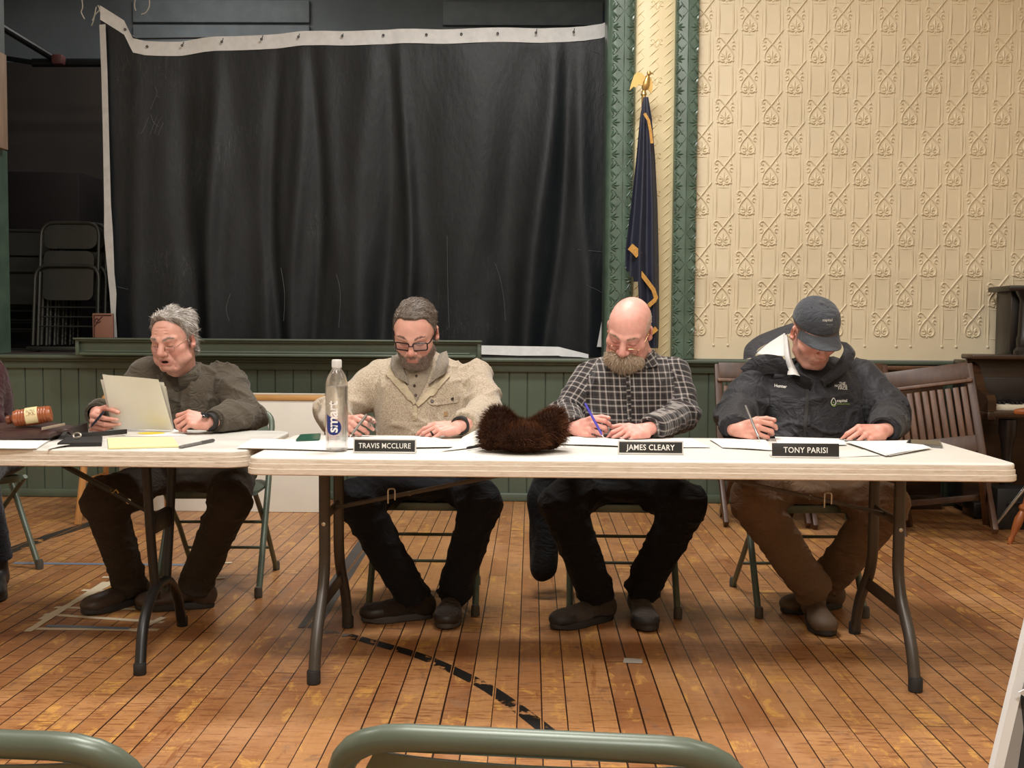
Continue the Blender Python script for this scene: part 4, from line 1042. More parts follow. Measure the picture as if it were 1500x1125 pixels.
# briefcase, pouch, gavel
lea = mat('brown_soft_leather', '#3a2622', .42, var=.2, vscale=7, bump=.3, bscale=60, spec=.45); lea2 = mat('dark_leather_gusset', '#1b1312', .5)
t = thing('briefcase', V(-2.0, 3.99, TT), 'soft brown leather briefcase lying flat on the left table under a gavel', 'briefcase')
def bag(u, v): return -2.32 + .63 * u, 3.79 + .28 * v
rows = []
for j in range(13):
    v_ = j / 12; r = []
    for i in range(21):
        u = i / 20; x, y = bag(u, v_); e = min(1, 6 * min(u + .02, 1 - u + .02, v_ + .01, 1 - v_ + .03)); r.append((x, y, TT + .016 + .028 * e ** .5 + .004 * math.sin(7 * u + 3 * v_)))
    rows.append(r)
mb = MB(); mb.slab(rows, .012); mb.build('flap', lea, t)
mb = MB(); mb.box((-2.005, 3.93, TT + .0185), (.60, .26, .034), .014); mb.build('body', lea, t)
mb = MB(); mb.prism([(-1.695, 3.87, TT + .003), (-1.682, 3.9, TT + .032), (-1.675, 4.05, TT + .045), (-1.68, 4.07, TT + .004)], (.012, .004, 0)); mb.build('gusset', lea2, t)
mb = MB(); mb.tube(spline([(-1.70, 3.86, TT + .03), (-1.66, 3.87, TT + .035), (-1.655, 3.90, TT + .02), (-1.68, 3.93, TT + .02)], 5), .006, 8); mb.build('handle', lea, t)
mb = MB(); mb.bar((-1.72, 3.80, TT + .046), (-1.695, 3.93, TT + .050), .004, .01, .001); mb.build('zip', mat('pale_zip', '#9a8b78', .4), t)
t = thing('pouch', gz(115, 645, TT), 'flat black pouch lying between the briefcase and the yellow notepad', 'pouch')
P = [gz(x, y, TT + .014) for x, y in [(97, 640), (150, 639), (149, 648), (84, 649)]]; mb = MB(); mb.slab([[P[0], P[1]], [P[3], P[2]]], .013); mb.build('body', mat('black_nylon', '#191818', .6), t, ang=20)
a = gz(113, 638, TT + .026); mb = MB(); mb.tube([a + V(.013 * math.cos(q), .004 * math.sin(q), .009 * math.sin(q)) for q in [2 * PI * i / 16 for i in range(16)]], .003, 6, closed=True); mb.build('ring', screw_m, t)
mb = MB(); mb.bar(gz(118, 638, TT + .018), gz(186, 632, TT + .016), .004, .018, .002); mb.build('strap', mat('black_nylon', '#1c1b1b', .6), t)
gw = wood('turned_cherry', '#7d4024', '#a5603a', .3, 0, 6); gwd = wood('dark_cherry_groove', '#5a2b18', '#6f3a22', .35, 0, 6)
g0, g1 = pt(21, 619, 3.85), pt(75, 611, 3.88); ga = (g1 - g0).normalized(); gx = ga.orthogonal().normalized(); GM = Matrix((gx, ga.cross(gx), ga)).transposed(); GL = (g1 - g0).length
zr = TT + .050 + .034 - ((g0 + g1) / 2).z; g0.z += zr; g1.z += zr
t = thing('gavel', (g0 + g1) / 2 - V(0, 0, .032), 'turned wooden gavel with cream plate lying on the brown briefcase', 'gavel')
mb = MB(); pr = []
for i in range(41):
    u = i / 40; r = .0275 + .0045 * math.sin(PI * u) ** .7
    for gpos in (.13, .20, .27, .73, .80, .87):
        if abs(u - gpos) < .014: r -= .0022
    pr.append((r, GL * u))
mb.lathe([(.022, -.001)] + pr + [(.022, GL + .001)], g0, 28, GM); mb.build('head', gw, t)
mb = MB(); n = 20; rows = []
yv = V(0, -1, .35).normalized(); xv = ga.cross(yv).normalized(); yv = xv.cross(ga)
for i in range(n + 1):
    a_ = (i / n - .5) * 2.3 ; rows.append([(g0 + g1) / 2 + ga * s + (yv * math.cos(a_) + xv * math.sin(a_)) * .0332 for s in (-.021, .021)])
mb.slab(rows, .001, tuple(-yv * .3)); pl_ = mb.build('plate', mat('cream_brass_plate', '#d8c79a', .4), t)
mb = MB()
for q, (a_, w_) in enumerate(((.15, .5), (.02, .8), (-.10, .8), (-.22, .7), (.28, .6), (.40, .8))):
    if 1:
        p = (g0 + g1) / 2 + (yv * math.cos(a_ - .25) + xv * math.sin(a_ - .25)) * .0337
        for kx in range(7):
            if (kx * 5 + q) % 4: mb.box(p + ga * (-.016 + .0053 * kx) * w_ * 1.1, (.0032, .0006, .0018), 0, Matrix((ga, yv, xv)).transposed() if 0 else GM)
sub('engraving', mb, mat('dark_engraving', '#6c5a3a', .6), pl_)
hd = (V(-.62, .75, .0)).normalized(); hs_ = g0.lerp(g1, .5); mb = MB(); mb.tube([hs_ + hd * .02, hs_ + hd * .06, hs_ + hd * .12, hs_ + hd * .19, hs_ + hd * .205, hs_ + hd * .22], [.009, .0085, .010, .011, .012, .007], 12); mb.build('handle', gw, t)
mb = MB(); k0 = g0 - ga * .0; mb.lathe([(.018, -.002), (.016, -.006), (.012, -.010), (.016, -.014), (.0155, -.024), (.006, -.030)], k0, 16, GM); mb.build('end_knob', gwd, t)

# ---- on the long table
flat_sheet('paper_sheets', [(372, 644), (500, 646), (500, 661), (349, 657)], 'white papers at the left corner of the long table by the green phone', wp, 3, fan=.004)
def phone(pts, label, m1, m2, th=.009):
    t = thing('smartphone', gz(*[sum(v) / 4 for v in zip(*pts)], TT), label, 'phone'); P = [gz(x, y, TT + th) for x, y in pts]; mb = MB(); o = []
    for i in range(4):
        a, b, c_ = P[i - 1], P[i], P[(i + 1) % 4]; ra = min(.012, (a - b).length * .3); s, e = b + (a - b).normalized() * ra, b + (c_ - b).normalized() * ra
        for k in range(6): q = k / 5; o.append(s * (1 - q) ** 2 + b * 2 * q * (1 - q) + e * q * q)
    mb.prism(o, (0, 0, -th)); mb.build('case', m1, t, ang=60); cc = sum(P, V(0, 0, 0)) / 4; mb = MB(); mb.prism([cc + (p - cc) * .93 + V(0, 0, .0003) for p in o], (0, 0, .0004)); mb.build('screen', m2, t); return t
phone([(440, 636), (470, 634.5), (468, 643.5), (433, 644.5)], 'green phone lying left of the water bottle', mat('dark_green_case', '#1f4f3d', .35), mat('green_gloss_back', '#2a5c48', .2), .011)
phone([(1331, 643.5), (1377, 645), (1381, 653), (1327, 649)], 'black phone in clear grey case at the right of the long table', mat('smoky_grey_case', '#6e6c6a', .25), mat('black_glass_screen', '#141416', .12), .010)
flat_sheet('paper_sheets', [(500, 642), (630, 640), (690, 655), (500, 658)], 'white sheets under the left hand of the man in the oatmeal fleece', wp, 3, fan=.004)
mb = MB(); rows = []
A = [gz(645, 661, TT + .004), gz(690, 656, TT + .004)]; Bq = [pt(678, 640, 3.80), pt(705, 626, 3.78)]
for i in range(9):
    f = i / 8; rows.append([A[0].lerp(Bq[0], f) + V(0, 0, -.022 * math.sin(PI * f) * .6), (A[0].lerp(Bq[0], f) + A[1].lerp(Bq[1], f)) / 2 + V(0, 0, -.012 * math.sin(PI * f)), A[1].lerp(Bq[1], f) + V(0, 0, -.012 * math.sin(PI * f))])
for r in rows:
    for k in range(3): r[k] = V(r[k].x, r[k].y, max(r[k].z, TT + .0045))
mb.slab(rows, .0008, (0, .3, -1)); tag(mb.build('curled_page', wp2), 'curled-up white page between the nameplate and the fur hat', 'paper')
a, b = gz(684, 656, TT + .009), gz(722, 651, TT + .009); t = thing('pen', (a + b) / 2 - V(0, 0, .009), 'dark pen half hidden under the fur hat', 'pen')
mb = MB(); mb.tube([a, a.lerp(b, .1), b], [.003, .0048, .0048], 10); mb.build('barrel', rubber, t); mb = MB(); mb.tube([a.lerp(b, .3) + V(0, 0, .006), a.lerp(b, .75) + V(0, 0, .006)], .0014, 6); mb.build('clip', screw_m, t)
flat_sheet('paper_sheets', [(800, 640), (915, 641), (912, 654), (800, 650)], 'white sheets under the writing hand of the bald man', wp, 2, fan=.004)
flat_sheet('paper_slip', [(830, 644), (846, 643), (842, 650), (828, 652)], 'small white slip beside the right side of the fur hat', wp2, 1, curl=lambda i, j: .004 * j)
flat_sheet('paper_sheets', [(910, 642), (1012, 643), (1040, 656), (912, 656)], 'white sheets behind the middle nameplate', wp, 2, fan=.003)
flat_sheet('paper_sheets', [(1040, 644), (1120, 645), (1130, 660), (1060, 656)], 'white sheets under the pen hand of the man in the cap', wp, 3, fan=.005)
flat_sheet('paper_sheets', [(1135, 640), (1235, 643), (1240, 652), (1140, 654)], 'white sheet behind the right-hand nameplate', wp, 1)
flat_sheet('paper_sheets', [(1240, 648), (1330, 647), (1362, 657), (1300, 668)], 'white sheets fanned out between the right-hand nameplate and the black phone', wp, 4, fan=.008)
flat_sheet('loose_sheet', [(1185, 662), (1270, 659), (1290, 668), (1195, 671)], 'white sheet partly under the right-hand nameplate', wp2, 1)
# nameplates
alu = mat('satin_aluminium', '#d2d0cb', .4, metal=.25, var=.04); nb_ = mat('black_plate_plastic', '#232221', .45); wl = mat('white_lettering', '#e8e6e0', .6)
def nameplate(x0, x1, ytop, ybot, text, label, font_h, bold=.0, yaw=0, silver=True):
    c = gz((x0 + x1) / 2, ybot, TT); w = (x1 - x0) * c.y / FPX; h = (ybot - ytop) * c.y / FPX * 1.02
    t = thing('nameplate', c, label, 'nameplate', None, yaw); lean = Matrix.Rotation(-.12, 4, 'X')
    mb = MB(); mb.box((0, .022, .003), (w, .05, .006), .002); local('base', mb, alu, t)
    mb = MB()
    T_ = lambda p: lean @ Vector(p)
    if silver:
        for z in (.003, h - .002): mb.box(T_((0, 0, z)), (w + .004, .008, .005), .0015, lean.to_3x3())
        for s in (-1, 1): mb.box(T_((s * w / 2, 0, h / 2)), (.004, .008, h), .0012, lean.to_3x3())
    else: mb.box(T_((0, .004, .0015)), (w, .008, .004), .001, lean.to_3x3())
    local('frame', mb, alu, t)
    mb = MB(); mb.box(T_((0, 0, h / 2)), (w - .001, .005, h - .004), .001, lean.to_3x3()); pl_ = local('plate', mb, nb_, t)
    me = text_mesh(text, font_h, .0003, bold, 1.06); me.transform(lean @ Matrix.Translation((0, -.0032, h / 2)) @ Matrix.Rotation(PI / 2, 4, 'X')); me.materials.clear(); me.materials.append(wl)
    wid = max(v.co.x for v in me.vertices) - min(v.co.x for v in me.vertices); return t, me, wid, pl_
for args, tw_ in (((518, 609, 643, 664, 'TRAVIS MCCLURE', 'black nameplate in silver frame beside the water bottle', .024, .0001), 77), ((906, 1000, 646, 666, 'JAMES CLEARY', 'black nameplate in silver frame in front of the bald man', .026, .0003), 71), ((1131, 1229, 649, 671, 'TONY PARISI', 'black nameplate without silver sides in front of the man in the cap', .026, .0002, -.01, False), 64)):
    t, me, wid, pl_ = nameplate(*args); k = tw_ * t.location.y / FPX / wid
    for v in me.vertices: v.co.x *= k
    me.name = 'lettering'; o = bpy.data.objects.new('lettering', me); COL.objects.link(o); o.parent = pl_
# ---- water bottle
bx = gz(493.5, 661, TT); t = thing('water_bottle', bx, 'clear plastic water bottle with white cap and blue label', 'bottle')
def clear(name, ior, tint=(1, 1, 1, 1), mixf=.35, rough=0):
    k = NT(name); k.b.inputs['Base Color'].default_value = tint; k.b.inputs['Transmission Weight'].default_value = 1; k.b.inputs['IOR'].default_value = ior; k.b.inputs['Roughness'].default_value = rough
    tr = k.new('ShaderNodeBsdfTransparent'); mx = k.new('ShaderNodeMixShader', i_0=mixf); k.link(k.b.outputs[0], mx.inputs[1]); k.link(tr.outputs[0], mx.inputs[2]); k.link(mx.outputs[0], k.out.inputs[0]); return k.m
R0 = .0375
prof = [(.020, .0), (.030, .001), (.0365, .008), (R0, .018), (R0 - .0008, .03), (R0, .04), (R0, .205), (.0368, .222), (.034, .238), (.028, .254), (.0205, .266), (.0150, .274), (.0135, .279), (.0135, .283)]
for (r, z) in prof: pass
inner = [(r - .0011, z + .0009) for r, z in prof]
mb = MB(); mb.lathe(prof + inner[::-1], (0, 0, 0), 40, cap=False); mb.add([(.020 * math.cos(a), .020 * math.sin(a), .0) for a in [2 * PI * i / 40 for i in range(40)]], [tuple(range(40))]); local('shell', mb, clear('clear_pet_plastic', 1.40, mixf=.5), t, fix=False)
mb = MB(); wprof = [(.0005, .0022)] + [(r - .0016, z + .0016) for r, z in prof if z < .21] + [(.0361, .2165), (.0005, .2165)]; mb.lathe(wprof, (0, 0, 0), 40, cap=False); local('water', mb, clear('water', 1.33, mixf=.3), t)
mb = MB(); pr = [(.0130, .278), (.0158, .279)]; mb.lathe([(.0125, .276), (.0155, .277), (.0158, .279), (.0158, .302), (.0146, .3045), (0.0005, .305)], (0, 0, 0), 32)
for i in range(36):
    a = 2 * PI * i / 36; mb.box((.0158 * math.cos(a), .0158 * math.sin(a), .290), (.0016, .0012, .020), 0, Matrix.Rotation(a, 3, 'Z'))
local('cap', mb, mat('white_cap_plastic', '#d9d9d7', .4, var=.02), t)
mb = MB(); mb.lathe([(.0150, .270), (.0168, .2715), (.0168, .274), (.0150, .2755)], (0, 0, 0), 32, cap=False); local('neck_ring', mb, clear('clear_neck_ring', 1.4), t)
# printed label: a blue drop and the word reading upwards, wrapped on the cylinder
RL = R0 + .0005
def wrap(x, z, r=RL): a = -PI / 2 + x / RL; return V(r * math.cos(a), r * math.sin(a), z)
mb = MB(); rows = []; out = []
zc, rc = .083, .0265
for i in range(33):
    z = zc - rc + (rc + .052 - .010) * i / 32; dz = z - zc
    xr = math.sqrt(max(rc ** 2 - dz ** 2, 0)) if dz < rc else 0
    xl = -math.sqrt(max(rc ** 2 - dz ** 2, 0)) if dz < 0 else -rc
    if dz > 0: xr = math.sqrt(max(rc ** 2 - dz ** 2, 0)) if dz < rc * .93 else max(-rc + .002, rc * .37 - (dz - rc * .93) * 2.1)
    if xr < xl + .0005: xr = xl + .0005
    rows.append([wrap(xl + (xr - xl) * j / 12 - .005, z) for j in range(13)])
mb.sheet(rows); lb = local('label', mb, mat('navy_blue_label', '#1d2f74', .3, var=.03), t, fix=False)
me = text_mesh('smart', .046, 0, .0009, .92); me.transform(Matrix.Rotation(PI / 2, 4, 'Z')); xs = [v.co for v in me.vertices]
zlo = min(v.z if 0 else v.y for v in xs); xm_ = (min(v.x for v in xs) + max(v.x for v in xs)) / 2; hh = max(v.y for v in xs) - zlo
for v in me.vertices: x, y = v.co.x - xm_, (v.co.y - zlo) * .105 / hh; v.co = wrap(x * 1.05 - .005, .066 + y, RL + .0014)
me.materials.clear(); me.materials.append(mat('white_label_ink', '#e9e9ea', .5, var=.01)); me.name = 'lettering'; o = bpy.data.objects.new('lettering', me); COL.objects.link(o); o.parent = lb
mb = MB()
for z in (.052, .0475, .043): mb.sheet([[wrap(-.016 + .032 * j / 8, z - .0006) for j in range(9)], [wrap(-.016 + .032 * j / 8, z + .0006) for j in range(9)]])
o = local('small_print', mb, mat('grey_label_ink', '#6a6d78', .5), t, fix=False); o['kind'] = 'stuff'
# ---- fur hat
c = gz(765, 668, TT); t = thing('fur_hat', V(c.x, 3.62, TT), 'dark brown fur hat with folded ear flaps lying on the table', 'hat')
F = Field(axis(-.42, .40, .005, []) + c.x, axis(3.35, 3.9, .005, []), axis(TT - .02, TT + .25, .005, []))
def fpt(px, py, Y): p = pt(px, py, Y); return (p.x, p.y, p.z)
for q, r in ((fpt(765, 643, 3.57), (.082, .052, .046)), (fpt(737, 632, 3.64), (.066, .06, .060)), (fpt(802, 632, 3.64), (.060, .058, .060)), (fpt(770, 640, 3.66), (.10, .075, .045)), (fpt(729, 612, 3.66), (.040, .034, .036)), (fpt(815, 612, 3.66), (.030, .03, .033)), (fpt(722, 640, 3.62), (.04, .05, .05))): F.add(ellipsoid(q, r), .03)
F.F = np.maximum(F.F, (TT + .009 - F.z)[None, None, :].astype(np.float32)); v, f = F.mesh(2); n_ = vnormals(v, f); v = v + n_ * (.004 * vnoise(v * 60))[:, None]
furm = colmat('brown_fur', .85, 0, 0, 300, .08)
def ccol(h, k, a): return np.clip(A0_(lin(h)[:3]) * (1 + a * k[:, None]), 0, 1)
A0_ = np.array
core = quick(v, f, 'crown', furm, t, ccol('#2a1a12', vnoise(v * 50), .3))
g = np.random.default_rng(21); ii = g.choice(len(v), 15000); P_ = v[ii] + g.normal(size=(15000, 3)) * .002; N_ = n_[ii]
flow = np.stack([vnoise(P_ * 14 + 3), vnoise(P_ * 14 + 9), .5 + 0 * P_[:, 0]], 1); D_ = N_ * .85 + flow * .55 + g.normal(size=N_.shape) * .22; D_[:, 2] = np.where(P_[:, 2] < TT + .035, np.maximum(D_[:, 2], .28), D_[:, 2])
tt_ = g.random(15000)[:, None]; upk = np.clip((P_[:, 2] - TT) / .13, 0, 1)[:, None]; C_ = A0_(lin('#3a2317')[:3]) * (1 - tt_) + (A0_(lin('#7a5036')[:3]) * (.6 + .5 * vnoise(P_ * 18)[:, None] * .8)) * tt_
fur = blades(P_, D_, .022 * (.6 + .7 * g.random(15000)), .0013, 'fur', furm, None, np.stack([0 * tt_[:, 0], 0 * tt_[:, 0], -.25 + 0 * tt_[:, 0]], 1), 3, np.clip(C_, 0, 1), False, 5); fur.parent = core
# ================================================================== PEOPLE
skin_m = colmat('skin', .46, .12, .10, 500, .4)
hair_m = colmat('hair', .55, 0, 0, 300, .35)
A_ = np.array
def R3(yaw, pitch, roll=0): return A_(Matrix.Rotation(yaw, 3, 'Z') @ Matrix.Rotation(pitch, 3, 'X') @ Matrix.Rotation(roll, 3, 'Y'))
def tf(prim, R, c, s=1.0):
    """a primitive given in local coordinates, moved into the world"""
    fn, lo, hi = prim; R = A_(R); c = A_(c, float)
    def f(X, Y, Z):
        x, y, z = (X - c[0]) / s, (Y - c[1]) / s, (Z - c[2]) / s
        return fn(x * R[0, 0] + y * R[1, 0] + z * R[2, 0], x * R[0, 1] + y * R[1, 1] + z * R[2, 1], x * R[0, 2] + y * R[1, 2] + z * R[2, 2]) * s
    m = (lo + hi) / 2; h = (hi - lo) / 2; return f, c + s * (R @ m) - s * (np.abs(R) @ h), c + s * (R @ m) + s * (np.abs(R) @ h)
def head_prims(sp):
    jw = sp.get('jaw', 1.0); P = []; u = lambda p, k: P.append((p, k, 'u')); d = lambda p, k: P.append((p, k, 'd'))
    u(ellipsoid((0, .014, .034), (.0765, .098, .082)), .01); u(ellipsoid((0, -.030, .012), (.067, .062, .080)), .03)
    u(ellipsoid((0, -.030, -.058), (.060 * jw, .058, .054)), .03); u(ellipsoid((0, -.074, -.100), (.024 * jw, .021, .019)), .022)
    for s in (-1, 1):
        u(ellipsoid((s * .044 * jw, -.056, -.026), (.026, .026, .026)), .022)
        u(capsule((s * .052 * jw, -.01, -.075), (s * .03, -.06, -.105), .016), .025)
    for s in (-1, 1): d(ellipsoid((s * .032, -.099, -.003), (.020, .017, .0125)), .012)
    for s in (-1, 1):
        u(capsule((s * .012, -.0885, .0165), (s * .047, -.074, .0205), .0085, .007), .014)
        u(ellipsoid((s * .0315, -.0735, -.003), (.0145, .0145, .0125)), .006)
        u(capsule((s * .019, -.087, -.013), (s * .042, -.079, -.014), .0025), .006)      # lower lid fold
    if sp.get('aged'):
        for s in (-1, 1):
            u(ellipsoid((s * .050 * jw, -.050, -.070), (.020, .026, .026)), .02); u(ellipsoid((s * .040, -.075, -.040), (.013, .011, .013)), .012)
            d(capsule((s * .020, -.094, -.040), (s * .037, -.082, -.072), .0032), .007); d(capsule((s * .030, -.084, -.080), (s * .034, -.076, -.100), .0028), .007)
            u(capsule((s * .018, -.0875, -.017), (s * .042, -.080, -.020), .0045), .005); u(capsule((s * .016, -.0905, .010), (s * .046, -.078, .006), .005), .006)
        u(capsule((0, -.094, .006), (0, -.115, -.030), .0085, .0120), .010); u(ellipsoid((0, -.114, -.035), (.0145, .012, .0115)), .008)
        for s in (-1, 1): d(ellipsoid((s * .030, -.101, .001), (.017, .014, .009)), .010); u(ellipsoid((s * .015, -.102, -.038), (.0095, .011, .009)), .006); u(capsule((s * .012, -.092, .020), (s * .048, -.076, .023), .0095, .008), .012)
        for z in (() if sp.get('smooth') else (.042, .054, .066)): d(capsule((-.035, -.0865 + (z - .042) * .25, z), (.035, -.0865 + (z - .042) * .25, z + .001), .0014), .004)
    if sp.get('aged'):
        for s in (-1, 1): u(ellipsoid((s * .0315, -.0735, -.004), (.0150, .0148, .0125)), .005)
    u(capsule((0, -.089, .010), (0, -.108, -.030), .0078, .0105), .012); u(ellipsoid((0, -.1085, -.034), (.0125, .011, .0105)), .008)
    for s in (-1, 1): u(ellipsoid((s * .0135, -.0985, -.038), (.0085, .0105, .0085)), .006)
    for s in (-1, 1): d(ellipsoid((s * .007, -.105, -.0455), (.0035, .005, .003)), .003)
    for s in (-1, 1): d(capsule((s * .024, -.089, -.040), (s * .036, -.079, -.070), .0025), .008)   # smile folds
    u(ellipsoid((0, -.083, -.067), (.030, .016, .020)), .015)
    if sp.get('open'):
        u(capsule((-.020, -.089, -.062), (.020, -.089, -.062), .0048), .005); u(capsule((0, -.0965, -.0605), (0, -.096, -.062), .0055), .01)
        u(capsule((-.018, -.088, -.084), (.018, -.088, -.084), .0062), .006); d(ellipsoid((0, -.098, -.073), (.017, .016, .0065)), .004)
    else:
        u(capsule((-.024, -.088, -.0665), (0, -.0975, -.063), .0046), .006); u(capsule((.024, -.088, -.0665), (0, -.0975, -.063), .0046), .006)
        u(capsule((-.019, -.089, -.076), (.019, -.089, -.076), .0064), .007); d(capsule((-.026, -.093, -.0695), (.026, -.093, -.0695), .0016), .003)
        d(capsule((0, -.105, -.0695), (0, -.104, -.0695), .002), .004)
    for s in (-1, 1):
        E = R3(s * .42, 0, 0) @ R3(0, .22); u(ellipsoid((s * .0795, .016, -.010), (.0075, .019, .033), E), .006); u(ellipsoid((s * .074, .010, -.030), (.007, .011, .014), E), .006)
        d(ellipsoid((s * .086, .010, -.006), (.006, .010, .020), E), .004); d(ellipsoid((s * .084, .004, -.016), (.005, .006, .009), E), .003)
    return P
FG = [(.033, .089, (.044, .027, .022), .0096), (.0115, .094, (.049, .031, .024), .0098), (-.0105, .090, (.046, .029, .023), .0094), (-.031, .081, (.036, .021, .020), .0084)]
def hand(side, w, d, nb, curl, thumb, s_=1.0, spread=.10):
    """side +1 his left, -1 his right; w wrist; d towards the knuckles; nb out of the back of the hand"""
    w = A_(w, float); d = n3(d); nb = A_(nb, float); nb = n3(nb - d * (nb @ d)); s = side * np.cross(d, nb)
    P = {'palm': [], 'fing': [], 'tips': [], 'k': []}; q = lambda a, b, c: w + (d * a + s * b + nb * c) * s_
    for i, (b, a, L, r) in enumerate(FG):
        P['palm'].append(capsule(q(.004, b * .55, -.002), q(a - .004, b, -.001), .0135 * s_, .0112 * s_))
    P['palm'] += [ellipsoid(q(.045, .0, -.007), A_((.045, .036, .013)) * s_, np.stack([d, s, nb], 1)), ellipsoid(q(.032, .024, -.012), A_((.030, .015, .013)) * s_, np.stack([d, s, nb], 1)), capsule(q(-.03, .004, 0), q(.012, .0, -.001), .0235 * s_, .024 * s_)]
    P['palm'].append(capsule(q(.02, -.028, -.008), q(.06, -.03, -.008), .012 * s_))
    for i, (b, a, L, r) in enumerate(FG):
        p = q(a, b, 0); th = 0; ch = []; sd = (s * math.sin(spread * (1.5 - i) * .8) + d * math.cos(spread * (1.5 - i) * .8)); J = [p]
        for j in range(3):
            th += math.radians(curl[i][j]); dr = sd * math.cos(th) - nb * math.sin(th); e = p + dr * L[j] * s_
            ch.append(capsule(p, e, (r - .0009 * j) * s_, (r - .0009 * (j + 1)) * s_)); p = e; J.append(p)
        P['fing'].append(ch); P['tips'].append((p, sd * math.sin(th) + nb * math.cos(th), dr)); P['k'].append(J)
    p = q(.022, .026, -.010); ch = []; J = [p]
    for (a, b, c), L, r in zip(thumb, (.042, .034, .028), (.0125, .0108, .0098)):
        dr = n3(d * a + s * b + nb * c); e = p + dr * L * s_; ch.append(capsule(p, e, r * s_, (r - .0012) * s_)); p = e; J.append(p)
    P['fing'].append(ch); P['k'].append(J); P['tips'].append((p, n3(np.cross(dr, np.cross(nb + s * .8, dr))), dr)); P['frame'] = (w, d, s, nb); return P
REST = [(18, 22, 12), (22, 26, 14), (24, 28, 15), (26, 28, 15)]
WRITE = [(52, 48, 22), (64, 62, 30), (72, 72, 40), (78, 76, 45)]
T_REST = [(.62, .78, -.12), (.85, .5, -.15), (.93, .3, -.2)]
T_GRIP = [(.45, .62, -.62), (.75, .30, -.60), (.90, -.02, -.45)]
def smoothstep(a, b, x): t = np.clip((x - a) / (b - a), 0, 1); return t * t * (3 - 2 * t)
def body(name, sp, root):
    """skin: one continuous figure (head, neck, trunk, arms, hands, legs)"""
    hc = A_(sp['head']); HR = R3(*sp['turn']); hs = sp.get('hs', 1.0); H = {k: hand(**v) for k, v in sp['hands'].items()}
    fx, fy, fz = [], [], []
    def fine(lo, hi, st):
        for L, a, b in zip((fx, fy, fz), lo, hi): L.append((a, b, st))
    fine(hc - A_((.10, .13, .14)) * hs, hc + A_((.10, .13, .125)) * hs, .0026)
    for h in H.values():
        A = h['palm'] + [p for c in h['fing'] for p in c]; fine(np.min([p[1] for p in A], 0), np.max([p[2] for p in A], 0), .0023)
    J = sp['j']; allp = np.array([A_(v) for v in J.values()] + [hc]); lo, hi = allp.min(0) - .20, allp.max(0) + .20; lo[2] = max(lo[2], -.0)
    F = Field(*[axis(lo[i], hi[i], .011, f) for i, f in enumerate((fx, fy, fz))])
    g = lambda k: A_(J[k], float)
    for p in [capsule(g('hip'), g('hip') * .45 + g('neck') * .55, .11, .105), capsule(g('hip') * .4 + g('neck') * .6, g('neck'), .10, .06)]: F.add(p, .04, 9)
    for s in 'RL':
        F.add(capsule(g('neck'), g('sh' + s), .045, .045), .04, 9); F.add(capsule(g('sh' + s), g('el' + s), .042, .036), .02, 9)
        wv = H[s]['frame'][0]; F.add(capsule(g('el' + s), wv - (H[s]['frame'][1]) * .02, .034, .0245), .02, 5)
        hp = g('hip') + (g('kn' + s) - g('hip')) * A_((.35, .05, .05)); F.add(capsule(hp, g('kn' + s), .065, .045), .03, 9); F.add(capsule(g('kn' + s), g('an' + s), .044, .032), .02, 9)
    skull = hc + hs * (HR @ A_((0, .035, -.055))); thr = hc + hs * (HR @ A_((0, -.015, -.085)))
    F.add(capsule(g('neck'), skull, .060 * sp.get('nk', 1), .054 * sp.get('nk', 1)), .025, 4); F.add(capsule(g('neck') + A_((0, -.03, 0)), thr, .045, .03), .03, 4)
    for (p, k, op) in head_prims(sp): F.add(tf(p, HR, hc, hs), k * hs, 1, op)
    for h in H.values():
        for p in h['palm']: F.add(p, .010, 5)
        F.group(h['fing'], .004, .007, 6)
    v, f = F.mesh(1)
    q = ((v - hc) @ HR) / hs; lab = F.labels(v)
    base = A_(lin(sp['skin'])[:3]); col = np.tile(base, (len(v), 1)); red = A_(lin(sp.get('blush', '#b5594c'))[:3])
    inhead = (np.abs(q[:, 0]) < .1) & (np.abs(q[:, 1]) < .13) & (q[:, 2] > -.13) & (q[:, 2] < .13)
    def blob(x, y, z, r): return np.exp(-((q - A_((x, y, z))) ** 2).sum(1) / r ** 2)
    rd = .55 * blob(0, -.11, -.034, .018) + sum(.42 * blob(s * .046, -.078, -.030, .026) + .5 * blob(s * .083, .012, -.01, .03) + .25 * blob(s * .03, -.088, -.012, .010) for s in (-1, 1)) + .2 * blob(0, -.08, -.11, .02) + .15 * vnoise(q * 40) * inhead
    hnd = (lab == 5) | (lab == 6); rd = rd * inhead + hnd * (.12 + .16 * vnoise(v * 60))
    for h in H.values():
        for J_ in h['k']:
            for kk in J_[:-1]: rd += .22 * np.exp(-((v - kk) ** 2).sum(1) / .012 ** 2)
    rd = np.clip(rd, 0, .8)[:, None]; col = col * (1 - rd) + red * rd
    z0, z1 = (-.091, -.057) if sp.get('open') else (-.083, -.0575)
    lip = smoothstep(.030, .022, np.abs(q[:, 0])) * smoothstep(z0, z0 + .004, q[:, 2]) * smoothstep(z1, z1 - .004, q[:, 2] + .1 * np.abs(q[:, 0])) * (q[:, 1] < -.078) * inhead
    col = col * (1 - .6 * lip[:, None]) + A_(lin('#ad6c63')[:3]) * .6 * lip[:, None]
    if sp.get('open'):
        mo = (np.abs(q[:, 0]) < .016) * (np.abs(q[:, 2] + .0725) < .0055) * (q[:, 1] > -.093) * (q[:, 1] < -.06); col[mo > 0] = A_(lin('#3c1a18')[:3])
    lash = smoothstep(.016, .012, np.abs(np.abs(q[:, 0]) - .0315)) * np.exp(-((q[:, 2] + .0095 + 12 * (np.abs(q[:, 0]) - .0315) ** 2 * -1) / .0019) ** 2) * (q[:, 1] < -.074) * inhead
    col = col * (1 - .8 * lash[:, None]) + A_(lin('#3a2722')[:3]) * .8 * lash[:, None]
